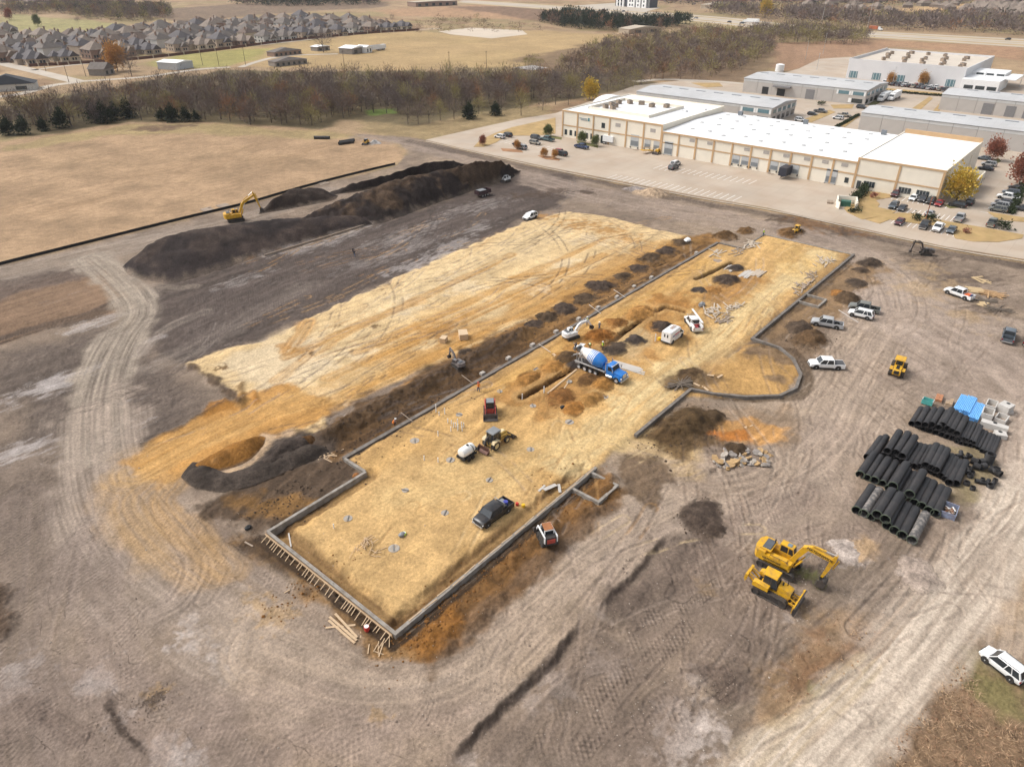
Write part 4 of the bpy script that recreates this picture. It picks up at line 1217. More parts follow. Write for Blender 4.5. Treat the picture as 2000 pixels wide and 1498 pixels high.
GP = "loose planks lying about the site"
for k, (p, q, w, lab) in enumerate([
    ((636, 1226), (694, 1220), .24, "bottom cross plank under the crossed pale planks"),
    ((642, 1212), (693, 1256), .26, "lowest of the pale planks crossed near the form braces"),
    ((644, 1206), (697, 1252), .26, "middle pale plank of the crossed stack near form braces"),
    ((655, 1200), (698, 1246), .26, "uppermost pale plank of the crossed stack near form braces"),
    ((1080, 694), (1090, 704), .5, "pale sheet board beside an orange mound, upper one"),
    ((1094, 706), (1117, 707), .45, "pale plank beside an orange mound, lower one"),
    ((1062, 962), (1086, 948), .6, "white form panel lying by the near side beam"),
    ((1091, 945), (1094, 960), .4, "white plank stood next to a white form panel"),
    ((1381, 735), (1394, 738), .4, "small pale board, left of two on dark spoil"),
    ((1401, 741), (1410, 735), .4, "small pale board, right of two on dark spoil"),
    ((1354, 752), (1366, 757), .4, "small pale board near weathered lumber inside curved beam"),
    ((1372, 757), (1383, 766), .4, "small pale board beside the curved beam wall"),
    ((1090, 779), (1110, 750), .2, "thin lath across the near trench"),
    ((1069, 773), (1126, 727), .3, "long pale board laid along the near trench"),
    ((1455, 835), (1470, 830), .35, "short pale board near the orange sand patch"),
    ((1638, 606), (1676, 630), .22, "long white pipe-like board beside the white SUV"),
    ((555, 1158), (566, 1152), .12, "thin lath on the spoil outside the formwork"),
    ((1052, 963), (1064, 952), .3, "grey plank by the white form panel"),
    ((563, 1038), (568, 1066), .18, "white board leaning in the near pad corner"),
    ((478, 1058), (494, 1067), .2, "reddish plank outside the near beam corner"),
]):
    board(p, q, w, .05, WOOD if 'pale' in lab or 'lath' in lab else (mat("white_board", alb(226, 218, 208), .6) if 'white' in lab else WOOD2), lab, .05 + (.05 * k if k < 4 else 0), GP)

def lumber_pile(label, c, n, l, w, heading, spread, m, seed=0, stack=False, name="lumber_pile"):
    X, Y, Z = at(*c)
    t = thing(name, label, "lumber", (X, Y, Z))
    R = random.Random(seed)
    me = MB().box((0, 0, 0), (1, 1, .05)).mesh("plank", m)
    for k in range(n):
        if stack:
            r, cc = k // 6, k % 6
            o = put("plank", me, t, (R.uniform(-.1, .1) * l, (cc - 2.5) * w * 1.1 + R.uniform(-.03, .03), .05 + r * .07), heading * 0)
            o.rotation_euler = (0, 0, R.uniform(-.03, .03))
            t.rotation_euler = (0, 0, heading)
        else:
            o = put("plank", me, t, (R.gauss(0, spread), R.gauss(0, spread * .6), .04 + k * .012))
            o.rotation_euler = (R.uniform(-.05, .05), R.uniform(-.05, .05), heading + R.gauss(0, .6))
        o.scale = (l * R.uniform(.6, 1.1), w * R.uniform(.7, 1.2), 1)
    return t

lumber_pile("scatter of thin pale laths in the near pad", (712, 1068), 22, 1.5, .06, .6, .8, WOOD, 1)
lumber_pile("small pile of laths near the nearer cut tubes", (735, 1083), 6, 1.0, .07, -.8, .4, WOOD, 2)
lumber_pile("row of pale planks laid beside the white board and dark mound", (1480, 537), 14, 4.6, .34, hd((1460, 545), (1485, 528)), 1, mat("grey_white_lumber", alb(218, 200, 178), .8, 0, .15, 2), 3, True)
lumber_pile("white boards stacked between two dark mounds in far pad", (1458, 538), 10, 5.0, .34, hd((1445, 546), (1472, 527)), 1, mat("white_board", alb(226, 218, 208), .6), 4, True)
lumber_pile("narrow white boards beside the round dark mound", (1426, 527), 6, 4.6, .3, hd((1415, 535), (1437, 518)), 1, mat("white_board", alb(226, 218, 208), .6), 5, True)
lumber_pile("thick grey plank bundle at the far orange mound", (1404, 513), 6, 3.4, .3, hd((1395, 509), (1413, 516)), 1, WOOD2, 6, True)
lumber_pile("scattered form boards behind the ladder pickup", (1395, 612), 26, 2.6, .28, .4, 2.0, mat("grey_white_lumber", alb(218, 200, 178), .8, 0, .15, 2), 7)
lumber_pile("scattered form boards farther along the pale track", (1432, 605), 18, 2.2, .3, .5, 1.3, mat("grey_white_lumber", alb(218, 200, 178), .8, 0, .15, 2), 8)
lumber_pile("tumbled boards heaped near the ladder pickup's tail", (1412, 628), 18, 2.2, .28, -.2, 1.3, WOOD2, 9)
lumber_pile("loose boards in the far right corner of the pad", (1612, 513), 22, 2.2, .3, .3, 1.8, mat("grey_white_lumber", alb(218, 200, 178), .8, 0, .15, 2), 10)
lumber_pile("boards and steel heaped halfway along the far beam", (1586, 541), 16, 2.0, .26, .7, 1.3, WOOD2, 11)
lumber_pile("boards dropped beside the far beam near square footing", (1565, 566), 18, 2.4, .34, .5, 1.5, WOOD2, 12)
lumber_pile("long boards laid beside the far beam jog", (1468, 482), 16, 4.5, .3, .0, 1.4, mat("grey_white_lumber", alb(218, 200, 178), .8, 0, .15, 2), 13)
lumber_pile("boards lying at the inner jog of the far beam", (1440, 494), 10, 3.2, .3, .2, 1.6, WOOD2, 14)
lumber_pile("boards at the long beam's far end", (1405, 495), 9, 2.8, .3, .0, 1.4, mat("grey_white_lumber", alb(218, 200, 178), .8, 0, .15, 2), 15)
lumber_pile("bundle of weathered grey poles near beam corner", (1328, 756), 24, 5.0, .16, hd((1300, 757), (1355, 746)), .35, mat("grey_poles", alb(132, 118, 104), .85, 0, .25, 2), 16)
lumber_pile("stack of cream boards behind the white pickup with orange load", (1905, 568), 12, 3.6, .5, hd((1890, 568), (1920, 572)), 1, mat("cream_board", alb(226, 196, 150), .75, 0, .12, 2), 17, True)
lumber_pile("lumber stack of mixed brown boards beside the cream boards", (1938, 576), 24, 4.4, .3, hd((1915, 578), (1960, 584)), .7, WOOD3, 18)
lumber_pile("dark timbers lying in front of the brown lumber stack", (1925, 588), 12, 5.0, .3, hd((1900, 580), (1955, 594)), .4, mat("grey_poles", alb(132, 118, 104), .85, 0, .25, 2), 19)
lumber_pile("line of grey poles and rails at the right edge", (1950, 607), 16, 6.0, .16, hd((1910, 598), (1995, 616)), .6, mat("grey_poles", alb(132, 118, 104), .85, 0, .25, 2), 20)
lumber_pile("two white sheets of plywood near the right edge rails", (1920, 595), 3, 2.6, 1.1, hd((1908, 597), (1932, 592)), .3, mat("cream_board", alb(226, 196, 150), .75, 0, .12, 2), 21)
lumber_pile("loose cream planks on dark ground beyond the white pickup", (1915, 547), 6, 3.2, .5, hd((1902, 545), (1925, 550)), .9, mat("cream_board", alb(226, 196, 150), .75, 0, .12, 2), 22)
lumber_pile("splintered boards dumped on the dark berm", (640, 888), 12, 1.6, .16, .3, .8, WOOD, 23)
lumber_pile("white boards stacked behind the mixer truck cab", (1225, 720), 8, 6.0, .34, hd((1195, 708), (1252, 724)), 1, mat("white_board", alb(226, 218, 208), .6), 24, True)
lumber_pile("debris boards at the small excavator by the lot", (1778, 494), 14, 2.0, .2, .9, 1.6, mat("grey_poles", alb(132, 118, 104), .85, 0, .25, 2), 25)
lumber_pile("pale boards along the near side beam", (690, 1240), 5, 1.4, .1, .5, .6, WOOD, 26)
lumber_pile("laths dropped at the outer formwork corner", (742, 1262), 8, 1.6, .1, .9, .7, WOOD, 27)
# long boards left on top of the near side beam
for k in range(16):
    s0 = 32.2 + k * 2.2
    o = MB().box((0, 0, 0), (1.9, .12, .05)).obj("batten", WOOD)
    o.location = (s0 + 1, 42.08 + .12 * math.sin(k * 3.7), .65)
    o.rotation_euler = (0, 0, .05 * math.sin(k * 5.1))
    tag(o, "pale batten on top of the near side beam, %s from the near corner" % ORD[k], "batten", "battens on the near side beam")
# battens crossing the long beam and piers along it
for k, (x, y) in enumerate([(912, 748), (794, 822), (1062, 686), (1160, 610), (1208, 580)]):
    board((x - 10, y - 8), (x + 13, y + 10), .1, .05, WOOD2 if k < 2 else mat("white_board", alb(226, 218, 208), .6), "%s batten laid across the long beam, counted from its near end" % ORD[[1, 0, 2, 3, 4][k]], .5, "battens across the long beam")
for k, (x, y) in enumerate([(942, 732), (993, 702), (1040, 676), (1086, 650), (1130, 625), (1168, 603), (1205, 582), (1238, 562), (1272, 544), (1360, 496)]):
    X, Y, Z = at(x, y)
    o = MB().box((0, 0, .1), (1.0, .7, .8), 0, 0, (.9, .9)).obj("concrete_pier", mat("pier_concrete", alb(206, 196, 184), .85, 0, .15, 2, .01, 8))
    o.location = (X, max(Y, 71.7), 0)
    tag(o, "pale concrete pier outside the long beam, %s from the near end" % ORD[k], "concrete pier", "piers along the long beam")
# drilled pier caps in the pad
_pc = MB().cyl((0, 0, -.2), (0, 0, .035), .62, n=18).mesh("pier_cap", mat("pier_cap", alb(196, 188, 178), .9, 0, .25, 2.2, .02, 8, dirt=(*alb(170, 140, 100), .8)))
_ps = [(897, 813), (810, 864), (880, 902), (792, 961), (956, 941), (1036, 881), (1112, 828), (1041, 796), (976, 767), (1046, 723), (1111, 749), (1181, 778), (869, 1005), (680, 1016), (770, 1075)]
for k, (x, y) in enumerate(_ps):
    X, Y, Z = at(x, y)
    t = thing("pier_cap", "round pale pier head flush in the orange pad, %s" % ["beside white riser pipes", "left of the water tank trailer, alone", "touching the water tank trailer's left side", "between near pad corner and tank trailer", "in front of tank trailer", "right of the yellow backhoe", "in front of the mixer truck cone", "right of the red track loader", "behind the worker in orange", "farthest back toward the long beam", "beside the near trench boards", "nearest the beam corner", "left of the black pickup", "nearest the left beam", "nearest the scattered laths"][k], "pier head", (X, Y, Z + .02), RNG.random() * 6, "pier heads in the pad")
    put("cap", _pc, t, None, None, RNG.uniform(.75, 1.15))
    MB().beam((-.5, 0, .09), (.55, .1, .11), .1, .08).obj("bar", STEEL, t)
# riser pipes
PVC = mat("white_pipe", (.74, .73, .7), .45, 0, .06)
_rp = MB().cyl((0, 0, -.3), (0, 0, 1), .075, n=8).mesh("riser", PVC)
_rl = [(852, 808, 1.5), (869, 812, 1.1), (875, 829, .8), (882, 832, .8), (858, 815, .7), (886, 838, .9), (890, 838, .9), (895, 842, 1.0), (894, 832, 1), (902, 838, 1), (903, 845, .9), (906, 838, .8), (881, 846, .9), (894, 844, .9), (856, 855, .9), (829, 902, .8), (856, 906, .8), (1020, 782, 1.4), (1062, 772, 1.3), (653, 1035, .7), (1279, 670, 1.6), (1063, 770, .9)]
for k, (x, y, h) in enumerate(_rl):
    X, Y, Z = at(x, y)
    if k < 14:
        lab, gr = "upright white pipe in the cluster left of the red track loader", "white riser pipes in the pad"
    else:
        lab, gr = ["lone white riser in front of the pipe cluster", "white riser in the shallow groove, farther from the tank trailer", "white riser in the shallow groove, nearer the tank trailer", "white riser at the near end of the trench", "tall white riser by the trench boards", "short grey riser near the left beam", "tall white riser beside the green barrel", "short white riser by the trench boards"][k - 14], None
    o = put("riser_pipe", _rp, None, (X, Y, Z))
    o.scale = (1, 1, h)
    tag(o, lab, "riser pipe", gr)
# ------------------------------------------------------------------ vehicle materials
RUB = mat("tyre_rubber", (.028, .027, .026), .9, 0, .2, 4, dirt=(*alb(140, 122, 104), .5))
RIM = mat("wheel_rim", (.55, .55, .55), .4, .25, .1)
GLS = mat("tinted_glass", (.025, .03, .035), .12, 0, .1, 1, spec=.6)
GLS_B = mat("pale_glass", (.16, .2, .22), .12, 0, .1, 1, spec=.6)
BLK = mat("black_trim", (.02, .02, .02), .6, 0, .15, 3)
CHR = mat("bright_metal", (.55, .55, .55), .3, .7, .1)
LMP = mat("lamp_lens", (.72, .72, .7), .15, 0, .05)
RED = mat("tail_lens", (.32, .015, .012), .25, 0, .05)
YEL = mat("machine_yellow", (.62, .34, .015), .42, 0, .09, 1.2, dirt=(*alb(176, 140, 100), .65))
YEL2 = mat("faded_yellow", (.60, .40, .10), .55, 0, .12, 1.2, dirt=(*alb(170, 140, 104), .5))
MDK = mat("machine_dark", (.045, .043, .042), .6, .2, .2, 2, dirt=(*alb(132, 112, 96), .5))
TRK = mat("crawler_steel", (.075, .068, .062), .7, .3, .25, 3, dirt=(*alb(128, 108, 92), .7))
BKT = mat("worn_bucket", (.09, .078, .072), .6, .4, .25, 2, dirt=(*alb(120, 100, 86), .6))
GRY = mat("grey_panel", (.2, .205, .21), .5, 0, .12, 1.5)
WHT = mat("white_paint", (.76, .76, .75), .35, 0, .04, 1, dirt=(*alb(190, 170, 146), .25))
def paint(name, c, r=.28):
    return mat("paint_" + name, c, r, .0, .05, 1.2, spec=.5, dirt=(*alb(170, 152, 134), .18))
PAINTS = dict(white=(.74, .74, .73), black=(.016, .016, .018), grey=(.12, .122, .128), silver=(.36, .365, .37), red=(.26, .02, .025), blue=(.02, .045, .12), dark=(.045, .048, .056), olive=(.15, .155, .14), teal=(.07, .13, .14), tan=(.3, .27, .22), maroon=(.09, .02, .03), slate=(.09, .11, .13))
PAINTS = {k: paint(k, v) for k, v in PAINTS.items()}

def ring(x, w, zb, zt, crown=.05, tuck=.93):
    h = w / 2
    m = zb + (zt - zb) * .55
    return [(x, -h * tuck, zb), (x, -h, zb + .12), (x, -h, m), (x, -h * .97, zt - .04), (x, -h * .86, zt), (x, 0, zt + crown),
            (x, h * .86, zt), (x, h * .97, zt - .04), (x, h, m), (x, h, zb + .12), (x, h * tuck, zb)]

_WH = {}
def wheel_meshes(r, w, rim):
    k = (r, w)
    if k not in _WH:
        t = MB().lathe([(-w / 2, r * .62), (-w / 2, r * .9), (-w / 2 + .04, r), (w / 2 - .04, r), (w / 2, r * .9), (w / 2, r * .62)], (0, 0, 0), (0, 1, 0), 16).mesh("tyre", RUB, True)
        q = MB()
        q.lathe([(-w / 2 + .03, 0.001), (-w / 2 + .03, r * .62), (w / 2 - .03, r * .62), (w / 2 - .03, .001)], (0, 0, 0), (0, 1, 0), 12)
        q.cyl((0, -w / 2 - .01, 0), (0, w / 2 + .01, 0), r * .2, n=8)
        _WH[k] = (t, q.mesh("rim", RIM))
    return _WH[k]

def wheel(parent, x, y, r, w=.24, rim=None):
    t, q = wheel_meshes(r, w, rim)
    o = put("wheel", t, parent, (x, y, r))
    rr = put("rim", q, o)
    if rim:
        repaint(rr, rim)
    return o

def car(kind, col, label, cat, loc=(0, 0, 0), rz=0, group=None, bed=None):
    """Road vehicle, nose along +x, origin on the ground under its middle."""
    t = thing({"suv": "suv_car", "sedan": "sedan_car", "pickup": "pickup_truck", "hatch": "hatchback_car"}[kind], label, cat, loc, rz, group)
    P = PAINTS[col] if isinstance(col, str) else col
    L, W, belt, roof, r = dict(pickup=(5.85, 2.02, 1.16, 1.95, .43), suv=(4.75, 1.95, 1.04, 1.76, .38), sedan=(4.85, 1.86, .94, 1.44, .33), hatch=(4.3, 1.8, .95, 1.52, .32))[kind]
    f, b = L / 2, -L / 2
    body, gl = MB(), MB()
    if kind == "pickup":
        cabr = -1.0
        body.loft([ring(cabr - .02, W, .48, belt), ring(1.2, W, .46, belt), ring(1.65, W, .46, belt + .02), ring(f - .5, W * .99, .48, 1.12, .07), ring(f - .15, W * .93, .5, 1.04, .04), ring(f - .03, W * .84, .52, .92, .03), ring(f, W * .8, .56, .74, .02)], 0)
        for s in (-1, 1):
            body.box(((b + cabr) / 2, s * (W / 2 - .07), .78), (cabr - b, .14, .70), 0)
        body.box((b + .05, 0, .78), (.1, W - .28, .70), 0)
        body.box(((b + cabr) / 2, 0, .5), (cabr - b - .1, W - .3, .14), 1).box((b * .5 + cabr * .5, 0, .46), (cabr - b, W - .1, .06), 1)
        body.box((cabr - .05, 0, .85), (.06, W - .28, .55), 0)
        xr0, xr1, xf0, xf1 = cabr, cabr + .14, 1.62, .95
        ax = (b + 1.15, f - .98)
    elif kind == "suv":
        body.loft([ring(b, W * .92, .45, belt - .1, .02), ring(b + .12, W * .98, .4, belt, .02), ring(0, W, .36, belt), ring(1.2, W, .36, belt), ring(f - .5, W * .96, .38, .98, .07), ring(f - .16, W * .88, .42, .88, .05), ring(f - .03, W * .74, .44, .76, .03), ring(f, W * .66, .5, .64, .02)], 0)
        xr0, xr1, xf0, xf1 = b + .06, b + .5, 1.38, .6
        ax = (b + .95, f - .95)
    elif kind == "sedan":
        body.loft([ring(b, W * .88, .42, .78, .02), ring(b + .15, W * .95, .36, .92, .02), ring(-.9, W, .32, belt), ring(.6, W, .32, belt), ring(f - .7, W * .98, .34, .82, .05), ring(f - .12, W * .9, .36, .7, .03), ring(f, W * .8, .4, .58, .02)], 0)
        xr0, xr1, xf0, xf1 = b + .55, b + 1.25, 1.15, .35
        ax = (b + .98, f - .92)
    else:
        body.loft([ring(b, W * .9, .42, .85, .02), ring(b + .12, W * .97, .36, belt, .02), ring(0, W, .33, belt), ring(.75, W, .33, belt), ring(f - .55, W * .97, .35, .86, .05), ring(f, W * .8, .42, .62, .02)], 0)
        xr0, xr1, xf0, xf1 = b + .1, b + .5, 1.1, .35
        ax = (b + .82, f - .85)
    hb, ht = W / 2 - .07, W / 2 - (.24 if kind != "pickup" else .2)
    z0, z1 = belt - .03, roof - .05
    gl.add([(xr0, -hb, z0), (xf0, -hb, z0), (xf0, hb, z0), (xr0, hb, z0), (xr1, -ht, z1), (xf1, -ht, z1), (xf1, ht, z1), (xr1, ht, z1)],
           [(3, 2, 1, 0), (4, 5, 6, 7), (0, 1, 5, 4), (1, 2, 6, 5), (2, 3, 7, 6), (3, 0, 4, 7)])
    # roof skin and pillars
    body.loft([[(x, -w_, z), (x, -w_ * .9, z + .06), (x, 0, z + .09), (x, w_ * .9, z + .06), (x, w_, z), (x, 0, z - .02)] for x, w_, z in ((xr1 - .05, ht * .95, z1 - .03), (xr1 + .15, ht + .03, z1), (xf1 - .15, ht + .03, z1), (xf1 + .06, ht * .95, z1 - .04))], 0)
    mid = (xr0 + xf0) / 2 + .02
    for s in (-1, 1):
        body.beam((xf0 + .01, s * (hb + .01), z0), (xf1 + .01, s * (ht + .01), z1 + .02), .08, .08, 0)
        body.beam((xr0 - .01, s * (hb + .01), z0), (xr1 - .01, s * (ht + .01), z1 + .02), .14 if kind == "suv" else .12, .12, 0)
        body.beam((mid, s * (hb + .012), z0), ((xr1 + xf1) / 2, s * (ht + .012), z1), .09, .05, 0)
        if kind == "suv":
            body.beam((xr0 + .95, s * (hb + .012), z0), (xr1 + .8, s * (ht + .012), z1), .1, .05, 0)
            body.beam((xr1 + .1, s * (ht - .08), z1 + .09), (xf1 - .1, s * (ht - .08), z1 + .09), .04, .04, 1)
        body.box((xf0 - .15, s * (W / 2 + .1), belt + .02), (.14, .2, .15), 0)
        # wheel arches
        for x in ax:
            body.cyl((x, s * (W / 2 - .2), r + .02), (x, s * (W / 2 + .004), r + .02), r * 1.22, n=18, mi=1)
        body.box((0, s * (W / 2 - .03), .36), (ax[1] - ax[0] - 2.4 * r, .05, .14), 1)
    body.box((f - .02, 0, .68 if kind != "sedan" else .5), (.1, W * .5, .24), 1)
    body.box((b - .02, 0, .5), (.12, W * .86, .2), 2 if kind == "pickup" else 1)
    if kind == "pickup":
        body.box((f + .02, 0, .52), (.12, W * .9, .2), 2)
    body.obj("body", [P, BLK, CHR], t, True)
    gl.obj("window_glass", GLS, t)
    for s in (-1, 1):
        MB().box((f - .14, s * W * .37, .84 if kind == "pickup" else .74 if kind != "sedan" else .62), (.18, W * .2, .16), 0).obj("headlight", LMP, t)
        MB().box((b + .02, s * W * .44, .9 if kind != "sedan" else .74), (.1, W * .09, .3), 0).obj("tail_light", RED, t)
        for x in ax:
            wheel(t, x, s * (W / 2 - .11), r)
    if bed == "cover":
        MB().box(((b - 1.0) / 2, 0, 1.13), (1.85, W - .3, .05)).obj("bed_cover", mat("bed_cover", (.07, .07, .075), .7), t)
    elif bed == "load":
        MB().box((-1.75, 0, .95), (1.2, 1.5, .5), 0, 0, (.9, .9)).obj("orange_tank", mat("orange_plastic", (.6, .12, .02), .5), t)
        MB().cyl((-2.5, 0, .6), (-2.5, 0, 1.3), .3, n=12).obj("drum", PAINTS["blue"], t)
    elif bed == "rack":
        q = MB()
        for s in (-.85, .85):
            q.beam((-1.12, s, 1.1), (-1.12, s, 2.05), .06, .06)
        q.beam((-1.12, -.85, 2.05), (-1.12, .85, 2.05), .06, .06)
        q.obj("headache_rack", CHR, t)
        MB().box((-1.4, 0, 1.15), (.5, 1.85, .5)).obj("tool_box", BLK, t)
        MB().cyl((-2.1, .2, .55), (-2.1, .2, 1.35), .32, n=12).obj("drum", mat("blue_drum", (.05, .06, .3), .4), t)
        MB().box((-2.0, -.5, .85), (.9, .6, .5)).obj("crate", GRY, t)
    return t

def place(t, front, rear, lift=0.0, flip=False):
    a, b = g(*front), g(*rear)
    X, Y = (a[0] + b[0]) / 2, (a[1] + b[1]) / 2
    t.location = (X, Y, gh(X, Y) + lift)
    t.rotation_euler = (0, 0, math.atan2(a[1] - b[1], a[0] - b[0]))
    return t

place(car("pickup", "black", "black crew cab pickup parked on the orange pad, load bed full", "pickup", bed="rack"), (929, 1037), (997, 988))
place(car("pickup", "white", "white crew cab pickup with grey bed cover, side on", "pickup", bed="cover"), (1581, 716), (1644, 719))
place(car("pickup", "silver", "silver pickup with open black bed beside the brown mounds", "pickup"), (1592, 633), (1637, 641))
place(car("suv", "white", "white suv parked close against the olive pickup", "suv"), (1659, 614), (1701, 624))
place(car("pickup", "olive", "olive grey pickup parked behind the white suv", "pickup"), (1661, 602), (1713, 612))
place(car("pickup", "white", "white pickup hauling an orange load near lumber stacks", "pickup", bed="load"), (1853, 573), (1890, 586))
place(car("pickup", "slate", "slate grey pickup seen from its tailgate near right edge", "pickup"), (1971, 648), (1964, 676))
place(car("pickup", "dark", "dark pickup cut off by the right edge", "pickup"), (2014, 655), (2006, 684))
place(car("suv", "white", "white crossover suv parked on grass beside the access track", "suv"), (1920, 1278), (1992, 1334)).scale = (.9, .92, .95)
place(car("suv", "white", "white suv standing on the dark plain beside the sand pad", "suv"), (1023, 432), (1047, 423))

# ------------------------------------------------------------------ lettering
def letters(text, size, m, parent, M, name="lettering"):
    cu = bpy.data.curves.new(name, 'FONT')
    cu.body = text
    cu.size = size
    cu.align_x = 'CENTER'
    cu.align_y = 'CENTER'
    cu.extrude = .006
    cu.offset = .012
    cu.resolution_u = 3
    tmp = bpy.data.objects.new(name, cu)
    COL.objects.link(tmp)
    dg = bpy.context.evaluated_depsgraph_get()
    me = bpy.data.meshes.new_from_object(tmp.evaluated_get(dg))
    bpy.data.objects.remove(tmp)
    me.transform(M)
    me.materials.clear()
    me.materials.append(m)
    return put(name, me, parent)

def basis(o, x, y):
    """Frame with origin o, text running along x, upright along y."""
    x, y = Vector(x).normalized(), Vector(y).normalized()
    z = x.cross(y)
    return Matrix(((x.x, y.x, z.x, o[0]), (x.y, y.y, z.y, o[1]), (x.z, y.z, z.z, o[2]), (0, 0, 0, 1)))

# ------------------------------------------------------------------ crawler tracks
def crawler(parent, x0, x1, y, w, h, m=TRK, shoes=True, name="crawler_track"):
    """Track loop with grouser shoes and an inner roller frame."""
    r = h / 2
    n = 8
    prof = []
    for i in range(n + 1):
        a = PI / 2 + PI * i / n
        prof.append((x0 + r + r * math.cos(a), r + r * math.sin(a)))
    for i in range(n + 1):
        a = -PI / 2 + PI * i / n
        prof.append((x1 - r + r * math.cos(a), r + r * math.sin(a)))
    q = MB()
    k = len(prof)
    inn = [(x0 + r + (px - x0 - r) * .8 if px < x0 + r else x1 - r + (px - x1 + r) * .8 if px > x1 - r else px, r + (pz - r) * .8) for px, pz in prof]
    vs = [(a, y - w / 2, c) for a, c in prof] + [(a, y + w / 2, c) for a, c in prof] + [(a, y - w / 2, c) for a, c in inn] + [(a, y + w / 2, c) for a, c in inn]
    fs = []
    for i in range(k):
        j = (i + 1) % k
        fs += [(i, j, k + j, k + i), (2 * k + j, 2 * k + i, 3 * k + i, 3 * k + j), (i, 2 * k + i, 2 * k + j, j), (k + j, 3 * k + j, 3 * k + i, k + i)]
    q.add(vs, fs)
    if shoes:
        l = x1 - x0 - h
        c = int(l / .2)
        for i in range(c):
            x = x0 + r + (i + .5) * l / c
            q.box((x, y, h + .015), (.05, w, .05))
            q.box((x, y, -.0), (.05, w, .03))
        for e, s in ((x0 + r, -1), (x1 - r, 1)):
            for i in range(1, 6):
                a = -PI / 2 + PI * i / 6
                q.box((e + s * (r + .01) * math.cos(a), y, r + (r + .01) * math.sin(a)), (.05, w, .06))
    o = q.obj(name, m, parent)
    f = MB()
    f.box(((x0 + x1) / 2, y, r), (x1 - x0 - h * 1.2, w * .5, h * .45))
    for x in (x0 + r, x1 - r):
        f.cyl((x, y - w * .4, r), (x, y + w * .4, r), r * .72, n=14)
    f.obj("roller_frame", MDK, o)
    return o

